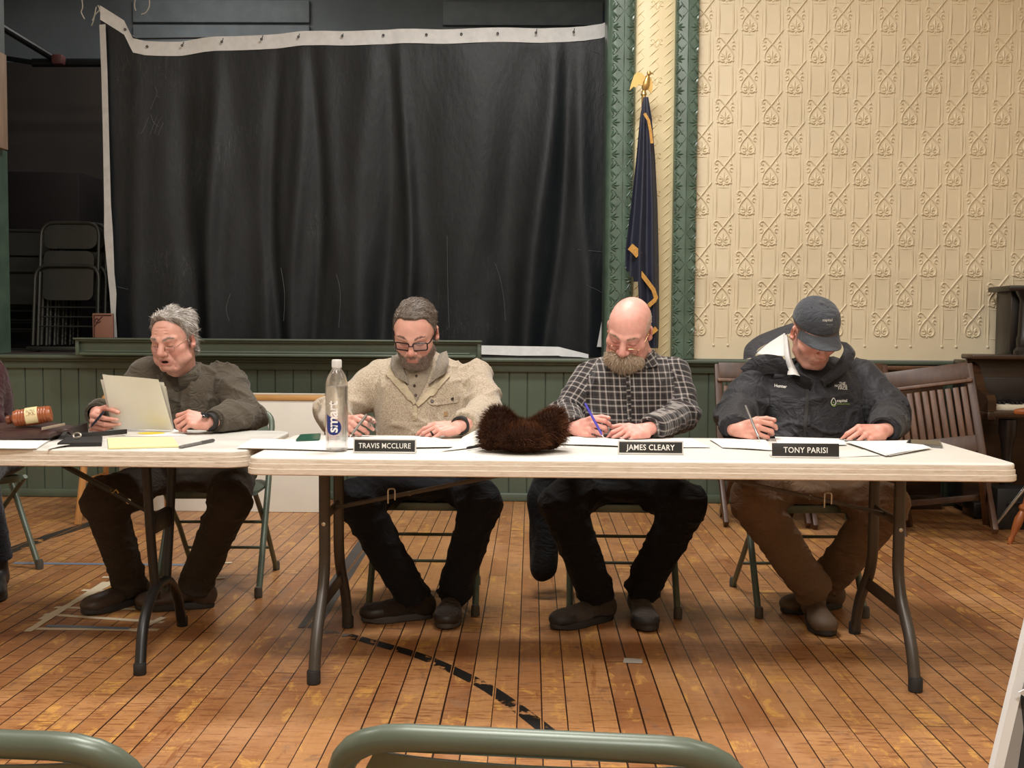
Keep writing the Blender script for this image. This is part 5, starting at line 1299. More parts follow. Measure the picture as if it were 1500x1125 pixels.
    sh = sp['scalp'](q) * inhead if 'scalp' in sp else np.zeros(len(v)); hcx = A_(lin(sp['hair'])[:3]); st = sp.get('tint', .85); col = col * (1 - st * sh[:, None]) + hcx * st * sh[:, None]
    if 'beard' in sp:
        bd = sp['beard'](q) * inhead; bt = sp.get('btint', .5); bc = A_(lin(sp['bcol'])[:3]); col = col * (1 - bt * bd[:, None]) + bc * bt * bd[:, None]
    for h in H.values():
        for t, nn, dr in h['tips']:
            e = v - t; m = smoothstep(.0075, .0055, np.linalg.norm(e - nn * .0055 + dr * .001, axis=1)); col = col * (1 - .6 * m[:, None]) + A_(lin('#e3b9ab')[:3]) * .6 * m[:, None]
    tb = (v[:, 1] < sp.get('edge', 4.16)) & (v[:, 2] < .7475) & (v[:, 2] > .66); v[tb, 2] = .7475
    st_ = (v[:, 2] < .478) & (v[:, 2] > .36) & (v[:, 1] > 4.30); v[st_, 2] = .478
    o = quick(v, f, 'body', skin_m, root, col)
    return dict(v=v, f=f, q=q, n=vnormals(v, f), HR=HR, hc=hc, hs=hs, H=H, o=o, scalp=sh)
def strands(B, root, name, mask, n, L, W, comb, lift, c1, c2, seed=3, droop=.0, kinky=.25, m=None):
    """strands growing from the skin where mask > .5, combed along comb(q) in head space"""
    g = np.random.default_rng(seed); idx = np.where(mask > .5)[0]
    if not len(idx): return None
    idx = g.choice(idx, n); P = B['v'][idx] + g.normal(size=(n, 3)) * .0011; N = B['n'][idx]; q = B['q'][idx]
    D = comb(q) @ B['HR'].T; D = D - N * (D * N).sum(1)[:, None]; D /= np.maximum(np.linalg.norm(D, axis=1), 1e-6)[:, None]
    D = D * (1 - lift) + N * lift + g.normal(size=(n, 3)) * kinky
    t = g.random(n)[:, None]; C = A_(lin(c1)[:3]) * (1 - t) + A_(lin(c2)[:3]) * t
    ln = L * (.6 + .6 * g.random(n)); bend = -N * .35 + A_((0, 0, -droop))
    return blades(P, D, ln, W * (.7 + .6 * g.random(n)), name, m or hair_m, root, bend, 3, C, False, seed)
def shell(B, root, name, mask, th, c, wav):
    """solid hair mass under the strands: the scalp patch lifted by th(q)"""
    v, f = B['v'], B['f']; ok = mask > .5; fs = f[ok[f].all(1)]; u, inv = np.unique(fs, return_inverse=True); fs = inv.reshape(-1, 4); P = v[u]; q = B['q'][u]
    cnt = np.zeros(len(u)); e = np.concatenate([fs[:, [0, 1]], fs[:, [1, 2]], fs[:, [2, 3]], fs[:, [3, 0]]]); key = np.sort(e, 1); _, iv, ct = np.unique(key[:, 0] * len(u) + key[:, 1], return_inverse=True, return_counts=True)
    edge = np.zeros(len(u), bool); edge[key[ct[iv] == 1].ravel()] = True
    t = th(q) * (1 + .35 * vnoise(q * wav)) + .0012 * vnoise(q * wav * 4); t[edge] = -.001; P = P + B['n'][u] * t[:, None]; P = relax(P, fs, .4); cc = A_(lin(c)[:3]); col = cc * (1 + .25 * vnoise(q * wav * 2)[:, None])
    return quick(P, fs, name, hair_m, root, np.clip(col, 0, 1))
def hl(o, B):   # head-local point -> world
    return Vector(B['hc'] + B['hs'] * (B['HR'] @ A_(o, float)))
def brows(B, root, c1, c2, n=260, W=.0012, L=.011):
    q = B['q']; m = np.zeros(len(q))
    for s in (-1, 1):
        x = q[:, 0] * s; m = np.maximum(m, ((x > .012) & (x < .050) & (np.abs(q[:, 2] - (.0205 + .006 * np.sin(np.clip((x - .012) / .038, 0, 1) * 2.4))) < .0036 - .0018 * (x > .038)) & (q[:, 1] < -.06)).astype(float))
    strands(B, root, 'eyebrows', m, n, L, W, lambda q: np.stack([np.sign(q[:, 0]), np.abs(q[:, 0]) * 0 + .2, .25 + 0 * q[:, 0]], 1), .22, c1, c2, 5, kinky=.15)
lens_m = None
def glasses(B, root, zc, w, h, r, tube_r, m, half=False, rr=.008, tilt=0):
    global lens_m
    if lens_m is None:
        k = NT('clear_lens'); tr = k.new('ShaderNodeBsdfTransparent'); gl = k.new('ShaderNodeBsdfGlossy', i_Roughness=.03); mx = k.new('ShaderNodeMixShader', i_0=.07)
        tr.inputs[0].default_value = (.96, .96, .96, 1); k.link(tr.outputs[0], mx.inputs[1]); k.link(gl.outputs[0], mx.inputs[2]); k.link(mx.outputs[0], k.out.inputs[0]); lens_m = k.m
    e = MB(); lens = MB()
    for s in (-1, 1):
        cx = s * .0335; P = round_rect(cx - w / 2, cx + w / 2, zc - h / 2, zc + h / 2, rr, 5)
        ring = [hl((a, -.1005 + .35 * (abs(a) - .01) ** 2 * 12 + tilt * (b - zc), b), B) for a, b in P]
        if half: e.tube([p for p, (a, b) in zip(ring, P)], tube_r * .8, 6, closed=True)
        else: e.tube(ring, tube_r, 8, closed=True)
        lens.add(ring, [tuple(range(len(ring)))])
        yh = -.1005 + .35 * (.0335 + w / 2 - .01) ** 2 * 12
        e.tube([hl((s * (.0335 + w / 2), yh, zc + h * .3), B), hl((s * (.0335 + w / 2 + .008), yh + .012, zc + h * .3 + .001), B), hl((s * .0785, -.03, .008), B), hl((s * .081, .012, .014), B), hl((s * .080, .03, -.002), B)], tube_r * .95, 6)
        e.tube([hl((s * .008, -.103, zc - .002), B), hl((s * .009, -.0995, zc - .010), B)], tube_r * .6, 5)
    e.tube(spline([hl((-.0335 + w / 2, -.1015, zc + h * .2), B), hl((-.006, -.1105, zc + h * .3), B), hl((.006, -.1105, zc + h * .3), B), hl((.0335 - w / 2, -.1015, zc + h * .2), B)], 4), tube_r, 6)
    fr = e.build('glasses', m, root); l = sub('lenses', lens, lens_m, fr, smooth=False, fix=False)
# ---- clothing
def torso_prims(J, b, deep=1.0):
    hip, neck = A_(J['hip'], float), A_(J['neck'], float); s = n3(A_(J['shL'], float) - A_(J['shR'], float)); u = n3(neck - hip); fw = n3(np.cross(u, s)) * -1; s = np.cross(u, -fw) * 1; s = n3(s); R = np.stack([s, fw, u], 1)
    at = lambda t, f=0: hip + (neck - hip) * t + fw * f
    return [(ellipsoid(at(.02), (.19 * b, .145 * deep, .13), R), .05, 0), (ellipsoid(at(.28, .035 * deep), (.185 * b, .150 * deep, .20), R), .07, 0), (ellipsoid(at(.66, .02), (.195 * b, .128, .20), R), .08, 0),
            (ellipsoid(at(.90, -.015), (.125 * b, .085, .085), R), .06, 0)], R, at
def garment(name, sp, root, m, b=1.0, deep=1.0, arm=(.074, .066, .056, .047), step=.0062, wr=.006, seed=0, cuff=.0, dense=22, shoulder=.060, hem=None, uv=False):
    J = {k: A_(v, float) for k, v in sp['j'].items()}; T, R, at = torso_prims(J, b, deep)
    P = list(T)
    for i, s in enumerate('RL'):
        li = 1 + 2 * i; P.append((capsule(J['neck'] + A_((0, .015, -.015)), J['sh' + s] + A_((0, 0, -.004)), .058, shoulder), .05, 0))
        P.append((capsule(J['sh' + s], J['el' + s], arm[0], arm[1]), .026, li)); e = J['wr' + s]; dv = n3(e - J['el' + s]); P.append((capsule(J['el' + s], e + dv * cuff, arm[2] * 1.08, arm[3], True), .02, li + 1))
    lo = np.min([p[0][1] for p in P], 0) - .03; hi = np.max([p[0][2] for p in P], 0) + .03; lo[2] = max(lo[2], J['hip'][2] - .12)
    F = Field(*[axis(lo[i], hi[i], step, []) for i in range(3)])
    for p, k, l in P: F.add(p, k, l)
    if hem is not None: F.F = np.maximum(F.F, (hem - F.z)[None, None, :].astype(np.float32))
    v, f = F.mesh(1); lab = F.labels(v); n = vnormals(v, f); dsp = np.zeros(len(v))
    ax = [n3(J['neck'] - J['hip']), n3(J['elR'] - J['shR']), n3(J['wrR'] - J['elR']), n3(J['elL'] - J['shL']), n3(J['wrL'] - J['elL'])]
    for i, a in enumerate(ax):
        mk = lab == i; p = v[mk]
        along = p @ a; per = p - along[:, None] * a
        if i == 0:
            w1 = 1 - np.abs(vnoise(p * A_((9, 9, 5)) + seed)); w2 = 1 - np.abs(vnoise((p + .1 * vnoise(p * 6)[:, None]) * A_((14, 10, 7)) + 7 + seed)); dsp[mk] = wr * (.8 * (w1 ** 5) + .6 * w2 ** 6) - wr * .3
        else:
            tw = along * dense + per @ A_((5, 7, 6)); nz = vnoise(np.stack([tw, per[:, 0] * 7, per[:, 2] * 7 + i], 1) + seed); amp = 1.0 + .8 * np.exp(-(np.linalg.norm(p - J['el' + ('R' if i < 3 else 'L')], axis=1) / .09) ** 2)
            n2 = vnoise(np.stack([along * dense * .55 - per @ A_((3, 8, 9)), per[:, 0] * 5, per[:, 2] * 5 + 3 + i], 1) + 5 + seed); dsp[mk] = wr * amp * (.7 * (1 - np.abs(nz)) ** 2.5 + .7 * (1 - np.abs(n2)) ** 4 - .5)
    v = v + n * dsp[:, None]; v = relax(v, f, .25); tb = (v[:, 1] < sp.get('edge', 4.16)) & (v[:, 2] < .7475) & (v[:, 2] > .66); v[tb, 2] = .7475
    o = quick(v, f, name, m, root)
    if uv:
        fl_ = lab[f[:, 0]]; U = np.zeros((len(f), 4, 2)); c = v[f]
        for i, a in enumerate(ax):
            mk = fl_ == i
            if i == 0: U[mk, :, 0] = c[mk][:, :, 0] + .12 * (c[mk][:, :, 1] - 4.6); U[mk, :, 1] = c[mk][:, :, 2]
            else:
                org = J['shR'] if i < 3 else J['shL']; s1 = n3(np.cross(a, A_((0, 1, .3)))); s2 = np.cross(a, s1); e = c[mk] - org
                U[mk, :, 0] = (e @ s1) * 1.0 + .35 * (e @ s2); U[mk, :, 1] = e @ a
        at_ = o.data.attributes.new('weave', 'FLOAT2', 'CORNER'); at_.data.foreach_set('vector', U.reshape(-1).astype(np.float32))
    return o, (R, at, F)
def trousers(sp, root, m, thigh=.088, knee=.072, cuff=.062, b=1.0, wr=.005, seed=3):
    J = {k: A_(v, float) for k, v in sp['j'].items()}; P = [(ellipsoid(J['hip'] + A_((0, .0, -.0)), (.185 * b, .15, .11)), .04, 0)]; lap = (ellipsoid(A_((J['hip'][0] * .5 + (J['knR'][0] + J['knL'][0]) * .25, J['hip'][1] - .06, .515)), (.17, .19, .060)), .07, 0)
    for i, s in enumerate('RL'):
        hp = J['hip'] + A_((.088 * (-1 if s == 'R' else 1), -.02, -.01)); P.append((capsule(hp, J['kn' + s], thigh * 1.08, knee), .03, 1 + 2 * i)); d = n3(J['an' + s] - J['kn' + s]); P.append((capsule(J['kn' + s], J['an' + s] + d * .005, knee * .98, cuff, True), .022, 2 + 2 * i))
    lo = np.min([p[0][1] for p in P], 0) - .02; hi = np.max([p[0][2] for p in P], 0) + .02; F = Field(*[axis(lo[i], hi[i], .0075, []) for i in range(3)])
    for p, k, l in P[:1] + [lap] + P[1::2]: F.add(p, k, l)
    F.F = np.maximum(F.F, np.where(F.y[None, :, None] > 4.33, .4615 - F.z[None, None, :], -1).astype(np.float32))
    for p, k, l in P[2::2]: F.add(p, k, l)
    v, f = F.mesh(1); lab = F.labels(v); n = vnormals(v, f)
    amp = .45 + sum(1.0 * np.exp(-(np.linalg.norm(v - J[j], axis=1) / w) ** 2) for j, w in (('knR', .12), ('knL', .12), ('anR', .10), ('anL', .10), ('hip', .2)))
    wp_ = v + .03 * np.stack([vnoise(v * 9 + 1), vnoise(v * 9 + 5), vnoise(v * 9 + 8)], 1); n1_ = vnoise(wp_ * A_((9, 7, 21)) + seed * 3); n2_ = vnoise(wp_ @ R3(.5, .4, .5) * A_((22, 8, 9)) + seed)
    v = v + n * (wr * amp * (.8 * (1 - np.abs(n1_)) ** 3 + .6 * (1 - np.abs(n2_)) ** 4 - .45))[:, None]
    v = relax(v, f, .4); st_ = (v[:, 2] < .4605) & (v[:, 2] > .40) & (v[:, 1] > 4.335) & (v[:, 1] < 4.9); v[st_ & (np.abs(v[:, 0] - J['hip'][0]) < .2), 2] = .4605
    return quick(v, f, 'trousers', m, root)
def shoe(root, ankle, yaw, m_up, m_sole, L=.285, tall=.085, toe=None, laces=None, roll=0):
    """yaw: heading of the toe; ankle: point above the heel"""
    M = Matrix.Translation((ankle[0], ankle[1], 0)) @ Matrix.Rotation(yaw, 4, 'Z') @ Matrix.Rotation(roll, 4, 'X'); Rm = A_(M.to_3x3()); c = A_(M.translation)
    h = -.07; P = [(ellipsoid((h + .03, 0, .052), (.048, .036, .05)), .02), (capsule((h + .045, 0, .06), (.0, 0, tall + .03), .040, .043), .03), (capsule((.02, 0, .07), (h + L * .55, 0, .045), .038, .036), .03), (ellipsoid((h + L * .70, -.002, .042), (.090, .052, .034)), .03), (ellipsoid((h + L * .85, 0, .036), (.050, .047, .029)), .02)]
    F = Field(axis(h - .03, h + L + .02, .006, []), axis(-.07, .07, .006, []), axis(-.01, tall + .09, .006, []))
    for p, k in P: F.add(p, k)
    F.F = np.maximum(F.F, (.018 - F.z)[None, None, :].astype(np.float32)); F.F = np.maximum(F.F, (F.z - (tall + .035))[None, None, :].astype(np.float32))
    v, f = F.mesh(1); w = v @ Rm.T + c
    mats = [m_up] + ([toe] if toe else []); o = quick(w, f, 'shoe', mats, root)
    if toe:
        mi = ((v[f].mean(1)[:, 0] > h + L * .74) & (v[f].mean(1)[:, 2] < .055)) | (v[f].mean(1)[:, 2] < .03); o.data.polygons.foreach_set('material_index', mi.astype(np.int32))
    out = []
    for i in range(40):
        a = 2 * PI * i / 40; x = math.cos(a); y = math.sin(a); xx = h + L * .5 + x * (L * .5 + .006); wd = .038 + .019 * smoothstep(-.3, .5, x) - .002 * smoothstep(.7, 1, x); out.append((xx, (abs(y) ** .8 * (1 if y > 0 else -1)) * wd * (1 + .02 * math.sin(9 * a))))
    mb = MB(); vs = []; n = len(out)
    for ins, z in ((.004, .0), (.0, .004), (.0, .020), (.005, .028)):
        for (a, b_) in out: k = 1 - ins / .045; vs.append(M @ Vector(((a - h - L * .5) * (1 - ins / .14) + h + L * .5, b_ * k, z + .006 * smoothstep(.75, 1.0, (a - h) / L))))
    fs = [(i * n + k, i * n + (k + 1) % n, (i + 1) * n + (k + 1) % n, (i + 1) * n + k) for i in range(3) for k in range(n)] + [tuple(range(n))[::-1], tuple(3 * n + k for k in range(n))]
    mb.add(vs, fs); sub('sole', mb, m_sole, o)
    if laces:
        mb = MB()
        for i in range(4):
            x = .015 + .026 * i; z = tall + .018 - .018 * i; mb.tube([M @ Vector(q) for q in ((x, -.026, z - .012), (x + .004, 0, z + .002), (x, .026, z - .012))], .003, 5)
        sub('laces', mb, laces, o)
    return o
def ringband(c, axis_, r, h, th, name, m, root, bump=0, n=40):
    """cuff or ring: a band around axis_"""
    c = Vector(c); z = Vector(axis_).normalized(); x = z.orthogonal().normalized(); Mx = Matrix((x, z.cross(x), z)).transposed(); mb = MB(); vs = []; fs = []
    prof = [(r - th, -h / 2), (r - th * .2, -h / 2), (r, -h * .4), (r, h * .4), (r - th * .2, h / 2), (r - th, h / 2)]
    for i, (rr, zz) in enumerate(prof):
        for k in range(n): a = 2 * PI * k / n; q = rr + (bump * (1 if k % 2 else -1) if 1 < i < 4 else 0); vs.append(c + Mx @ Vector((q * math.cos(a), q * math.sin(a), zz)))
    vs = [V(q.x, q.y, max(q.z, .7478)) if q.y < 4.2 and .66 < q.z else q for q in vs]
    for i in range(5):
        for k in range(n): l = (k + 1) % n; fs.append((i * n + k, i * n + l, (i + 1) * n + l, (i + 1) * n + k))
    mb.add(vs, fs); return mb.build(name, m, root)
def ribbon(lower, upper, th, name, m, root, n=8, out=None, subpart=False):
    """strip of cloth between two curves (collars, plackets)"""
    a, b = spline(lower, n), spline(upper, n); mb = MB(); mid = [(p + q) / 2 + (Vector(out) * .004 if out else V(0, 0, 0)) for p, q in zip(a, b)]
    rows = [a, mid, b]; mb.sheet(rows); o = mb.build(name, m, None, fix=False)
    so = o.modifiers.new('thick', 'SOLIDIFY'); so.thickness = th; so.offset = 0
    o.parent = root
    if not subpart: o.matrix_parent_inverse = pinv(root)
    return o
def pen(tip, top, label, m, r=.0045, tipm=None, cap=None, name='pen'):
    tip, top = Vector(tip), Vector(top); d = (top - tip); L = d.length; d.normalize(); x = d.orthogonal().normalized(); Mx = Matrix((x, d.cross(x), d)).transposed()
    t = thing(name, tip, label, 'pen'); mb = MB(); mb.lathe([(.0022, .012), (r * .95, .022), (r, .05), (r, L - .006), (r * .8, L)], tip, 12, Mx); mb.build('barrel', m, t)
    mb = MB(); mb.lathe([(.0005, 0), (.0014, .004), (.0022, .0125), (r * .9, .0215)], tip, 10, Mx); mb.build('tip', tipm or screw_m, t)
    mb = MB(); mb.tube([tip + d * (L - .004) + x * r * .5, tip + d * (L - .004) + x * (r + .002), tip + d * (L - .04) + x * (r + .0015)], .0014, 5); mb.build('clip', cap or m, t); return t
from mathutils.bvhtree import BVHTree
def bvh(*obs):
    vs, fs = [], []
    for o in obs:
        M = o.matrix_world if o.parent is None else (o.parent.matrix_basis @ o.matrix_parent_inverse @ o.matrix_basis if o.parent.type == 'EMPTY' else Matrix())
        M = Matrix(); b = len(vs); vs += [v.co.copy() for v in o.data.vertices]; fs += [tuple(b + i for i in p.vertices) for p in o.data.polygons]
    return BVHTree.FromPolygons(vs, fs)
CAM0 = V(0, 0, CH)
def hit(T, px, py, off=.0, Y=4.45):
    p, n, _, _ = T.ray_cast(CAM0, _ray(px, py).normalized())
    if p is None: p, n = pt(px, py, Y), V(0, -1, 0)
    if n.y > 0: n = -n
    return p + n * off, n
def patch(T, left, right, off, th, name, m, root, n=10, cols=6, subpart=False):
    """cloth piece laid on the garment between two outlines"""
    a, b = spline([V(x, y, 0) for x, y in left], n), spline([V(x, y, 0) for x, y in right], n); rows = []
    for p, q in zip(a, b): rows.append([hit(T, *(p.lerp(q, j / cols)).xy, off)[0] for j in range(cols + 1)])
    mb = MB(); mb.slab(rows, th, (0, 1, 0)); o = mb.build(name, m, None, ang=60); o.parent = root
    if root.type == 'EMPTY': o.matrix_parent_inverse = pinv(root)
    return o
def stitched(T, body, px, py, w, name, m, root, slope=0, lean=0, off=.0022, spacing=1.0, bold=0):
    """lettering sewn on cloth: width w in picture scale, following the cloth"""
    me = text_mesh(body, 1.0, 0, bold, spacing); xs = [v.co.x for v in me.vertices]; k = w / max(max(xs) - min(xs), 1e-6)
    for v in me.vertices:
        x, y = v.co.x * k, v.co.y * k; v.co = hit(T, px + x + lean * y, py - y + slope * x, off)[0]
    me.materials.clear(); me.materials.append(m); me.name = name; o = bpy.data.objects.new(name, me); COL.objects.link(o); o.parent = root
    if root.type == 'EMPTY': o.matrix_parent_inverse = pinv(root)
    return o
def button(T, px, py, r, name, m, root):
    p, n = hit(T, px, py, .001); x = n.orthogonal().normalized(); mb = MB(); mb.lathe([(r, 0), (r, .002), (r * .8, .003), (r * .6, .002), (0, .002)], p, 14, Matrix((x, n.cross(x), n)).transposed()); o = mb.build(name, m, None); o.parent = root
    if root.type == 'EMPTY': o.matrix_parent_inverse = pinv(root)
    return o
def collar(N, up, fw, r0, r1, h, open_, drop, th, name, m, root, flare=0, squash=.85):
    up, fw = Vector(up).normalized(), Vector(fw).normalized(); s = fw.cross(up).normalized(); lo, hi = [], []
    for i in range(15):
        a = (-1 + 2 * i / 14) * (PI - open_); f = abs(i / 7 - 1) ** 2
        d = s * math.sin(a) + fw * (-math.cos(a)) * squash; lo.append(N + d * r0 - up * (drop * f)); hi.append(N + d * (r1 + flare * f) + up * (h * (1 - .25 * f)) - up * (drop * f * .8))
    return ribbon(lo, hi, th, name, m, root, 3)
def cloth(name, c, var=.1, vscale=16, rough=.85, bump=.25, bscale=320, sheen=.12, c2=None, fold=.5):
    m = mat(name, c, rough, 0, var, vscale, bump, bscale, .25, c2, sheen)
    if fold:   # soft creases under the fine weave
        t = m.node_tree; bs = t.nodes['Principled BSDF']; fine = next(n for n in t.nodes if n.type == 'BUMP')
        co_ = t.nodes.new('ShaderNodeTexCoord'); nz = t.nodes.new('ShaderNodeTexNoise'); nz.inputs['Scale'].default_value = 11; nz.inputs['Detail'].default_value = 3; nz.inputs['Distortion'].default_value = 1.6
        mp = t.nodes.new('ShaderNodeMapping'); mp.inputs['Scale'].default_value = (1, .7, 1.5); mp.inputs['Rotation'].default_value = (.4, .3, .5); t.links.new(co_.outputs['Object'], mp.inputs[0]); t.links.new(mp.outputs[0], nz.inputs['Vector'])
        ab = t.nodes.new('ShaderNodeMath'); ab.operation = 'SUBTRACT'; ab.inputs[1].default_value = .5; t.links.new(nz.outputs['Fac'], ab.inputs[0]); a2 = t.nodes.new('ShaderNodeMath'); a2.operation = 'ABSOLUTE'; t.links.new(ab.outputs[0], a2.inputs[0])
        bp = t.nodes.new('ShaderNodeBump'); bp.invert = True; bp.inputs['Strength'].default_value = fold; bp.inputs['Distance'].default_value = .035; t.links.new(a2.outputs[0], bp.inputs['Height']); t.links.new(bp.outputs[0], fine.inputs['Normal'])
    return m
sole_m = mat('dark_rubber_sole', '#25211e', .7); sole_g = mat('grey_rubber_sole', '#3b3633', .65)
def strip3(name, m, root, A, Bp, th=.006):
    mb = MB(); a = spline([pt(*p) for p in A], 6); b = spline([pt(*p) for p in Bp], 6); mb.slab([a, [(p + q) / 2 + V(0, -.012, .004) for p, q in zip(a, b)], b], th, (0, 1, 0)); return mb.build(name, m, root, ang=70)
def setup(name, loc, label, sp):
    t = thing('person', loc, label, 'person'); B = body(name, sp, t); return t, B
def mk(**k): return k

# ---------------------------------------------------------------- man in the olive jacket
w1R, w1L = pt(141, 606, 4.17), pt(311, 617, 4.13)
S1 = dict(head=pt(255, 497, 4.40), turn=(-.24, .24, -.03), hs=.97, jaw=1.08, skin='#d2a191', hair='#8d8882', open=True, aged=True, edge=4.30, blush='#b9594c',
    j=dict(hip=V(-1.36, 4.62, .545), neck=pt(266, 556, 4.52), shR=pt(216, 551, 4.49), shL=pt(330, 557, 4.58), elR=pt(170, 612, 4.46), elL=pt(366, 608, 4.38), wrR=w1R + V(.0, .02, .0), wrL=w1L + V(.006, 0, 0),
           knR=pt(152, 731, 4.19), knL=pt(336, 736, 4.22), anR=pt(193, 861, 4.43), anL=pt(286, 858, 4.38)),
    hands=dict(R=mk(side=-1, w=w1R, d=(.18, -.85, -.30), nb=(-1, -.30, .15), curl=[(66, 22, 10), (70, 34, 14), (78, 58, 30), (82, 66, 40)], thumb=[(.5, .55, -.6), (.6, .1, -.8), (.5, .0, -.85)]),
               L=mk(side=1, w=w1L, d=(-.85, -.36, .14), nb=(.12, -.62, .78), curl=[(38, 62, 30), (46, 64, 34), (54, 62, 36), (60, 60, 36)], thumb=[(.8, .25, -.55), (.95, -.1, -.35), (.95, -.2, -.2)])))
def scalp1(q):
    x, y, z = q[:, 0], q[:, 1], q[:, 2]; lim = np.interp(y, [-.10, -.075, -.06, -.045, -.03, -.015, .03, .06, .12], [.110, .106, .094, .072, .036, -.022, -.03, -.075, -.085]); return smoothstep(-.006, .006, z - lim) * (1 - smoothstep(.022, .01, np.abs(np.abs(x) - .082)) * (np.abs(y - .014) < .03) * (z < .02) * (z > -.05))
S1['scalp'] = scalp1
t1, B = setup('p1', (-1.36, 4.6, 0), 'grey-haired man in olive jacket reading papers at the left-hand table', S1)
def th1(q): return .008 + .010 * smoothstep(.02, .09, q[:, 2]) + .005 * np.sin(q[:, 0] * 90 + q[:, 1] * 60)
h1 = shell(B, t1, 'hair', B['scalp'], th1, '#86817b', 38)
def on_shell(o, B, root, n, L, W, comb, c1, c2, lift=.12, seed=4, kinky=.2):
    v = np.empty(len(o.data.vertices) * 3); o.data.vertices.foreach_get('co', v); v = v.reshape(-1, 3); nn = np.empty(len(v) * 3); o.data.vertices.foreach_get('normal', nn); nn = nn.reshape(-1, 3)
    B2 = dict(B); B2.update(v=v, n=nn, q=((v - B['hc']) @ B['HR']) / B['hs']); return strands(B2, root, 'hair_strands', np.ones(len(v)), n, L, W, comb, lift, c1, c2, seed, .1, kinky)
o = on_shell(h1, B, t1, 5200, .034, .0017, lambda q: np.stack([q[:, 0] * 7 + .25 * np.sin(q[:, 1] * 70), 1.0 + 0 * q[:, 0], -.25 - .9 * (np.abs(q[:, 0]) > .06)], 1), '#807c77', '#dedbd6'); o.parent = h1; o.matrix_parent_inverse = Matrix()
brows(B, t1, '#8d857c', '#a8a19a', 300, .0013, .012)
wire = mat('thin_gold_wire', '#8a7766', .3, metal=.8)
glasses(B, t1, -.018, .042, .024, .01, .0009, wire, rr=.010)
olive = cloth('olive_cotton_jacket', '#4a4338', .10, 9, sheen=.15); olive_d = cloth('olive_rib_knit', '#3b352b', .08, 30)
J1, _ = garment('jacket', S1, t1, olive, .96, .95, (.075, .070, .062, .050), wr=.022, seed=1, dense=16, hem=.60)
T1 = bvh(J1)
N = pt(263, 549, 4.48); up1 = V(-.05, -.15, 1); fw1 = V(-.25, -1, -.1)
patch(T1, [(237, 545), (247, 558), (256, 572)], [(279, 545), (272, 558), (262, 574)], .004, .004, 'shirt_front', cloth('dark_brown_polo', '#39322b'), t1)
collar(N + V(0, .0, -.012), up1, fw1, .086, .084, .060, .42, .045, .010, 'jacket_collar', olive, t1, .012)
collar(N + V(.0, -.005, -.004), up1, fw1, .072, .070, .038, .40, .04, .007, 'shirt_collar', cloth('dark_brown_polo', '#3a332c'), t1, .006)
patch(T1, [(262, 573), (259, 600), (257, 632)], [(266, 573), (263, 600), (261, 632)], .003, .004, 'zip_placket', olive_d, t1)
for nm, w_, el in (('R', w1R, 'elR'), ('L', w1L, 'elL')):
    d = (w_ - S1['j'][el]).normalized(); ringband(w_ - d * (.024 if nm == 'L' else .015), d, .0435, .055, .014, 'cuff', olive_d, t1, .0016, 56)
d = (w1L - S1['j']['elL']).normalized(); wt = ringband(w1L + d * .016, d, .0335, .026, .009, 'wristwatch', rubber, t1)
mb = MB(); mb.lathe([(.0, .0), (.016, .0), (.017, .005), (.013, .008), (0, .008)], w1L + d * .016 + V(-.012, -.018, .024), 16, Matrix((d, V(.3, -.55, .8).cross(d).normalized(), V(-.2, -.55, .8).normalized())).transposed()); sub('watch_face', mb, mat('dark_watch_glass', '#26292c', .15), wt)
trousers(S1, t1, cloth('dark_brown_twill_trousers', '#352e27', .12, 8, sheen=.03), .094, .080, .066, wr=.013, seed=2)
br_l = mat('dark_brown_leather', '#3a2e25', .5, bump=.2, bscale=50); lace = mat('grey_laces', '#8d867c', .8)
shoe(t1, S1['j']['anR'], -PI / 2 - .55, br_l, sole_m, .30, .09, laces=lace)
shoe(t1, S1['j']['anL'], -PI + .20, mat('worn_brown_leather', '#3f3128', .5, bump=.2, bscale=50), sole_m, .30, .09)
# what he holds
pm = mat('white_paper', '#dcdad2', .75, var=.02, vscale=4); pm2 = mat('cream_paper', '#e6e4dc', .75, var=.03, vscale=5)
def sheet_px(pts, th, m, rows=8, cols=8, bulge=0):
    """a sheet from four picture corners with their distances"""
    P = [pt(*p) for p in pts]; R_ = []
    for i in range(rows + 1):
        a, b = P[0].lerp(P[3], i / rows), P[1].lerp(P[2], i / rows); R_.append([a.lerp(b, j / cols) + V(0, bulge * math.sin(PI * j / cols), 0) for j in range(cols + 1)])
    mb = MB(); mb.slab(R_, th, (0, 1, 0)); return mb
t = thing('held_papers', pt(205, 632, 4.04), 'white sheets held upright in the hands of the grey-haired man', 'paper')
sheet_px([(150, 549, 4.03), (232, 556, 4.03), (254, 631, 4.16), (166, 629, 4.16)], .0006, pm2, bulge=.02).build('front_sheet', pm2, t, fix=True)
sheet_px([(147, 556, 4.05), (240, 560, 4.05), (255, 630, 4.175), (165, 628, 4.175)], .0006, pm, bulge=.02).build('rear_sheet', pm, t)
sheet_px([(150, 548, 4.065), (243, 566, 4.065), (255, 629, 4.185), (165, 627, 4.185)], .0006, pm, bulge=.02).build('rear_sheet', pm, t)
pen(pt(131, 628, 4.08), pt(152, 603, 4.04), 'dark blue pen held by the grey-haired man beside his papers', mat('navy_pen_plastic', '#1d2236', .3))

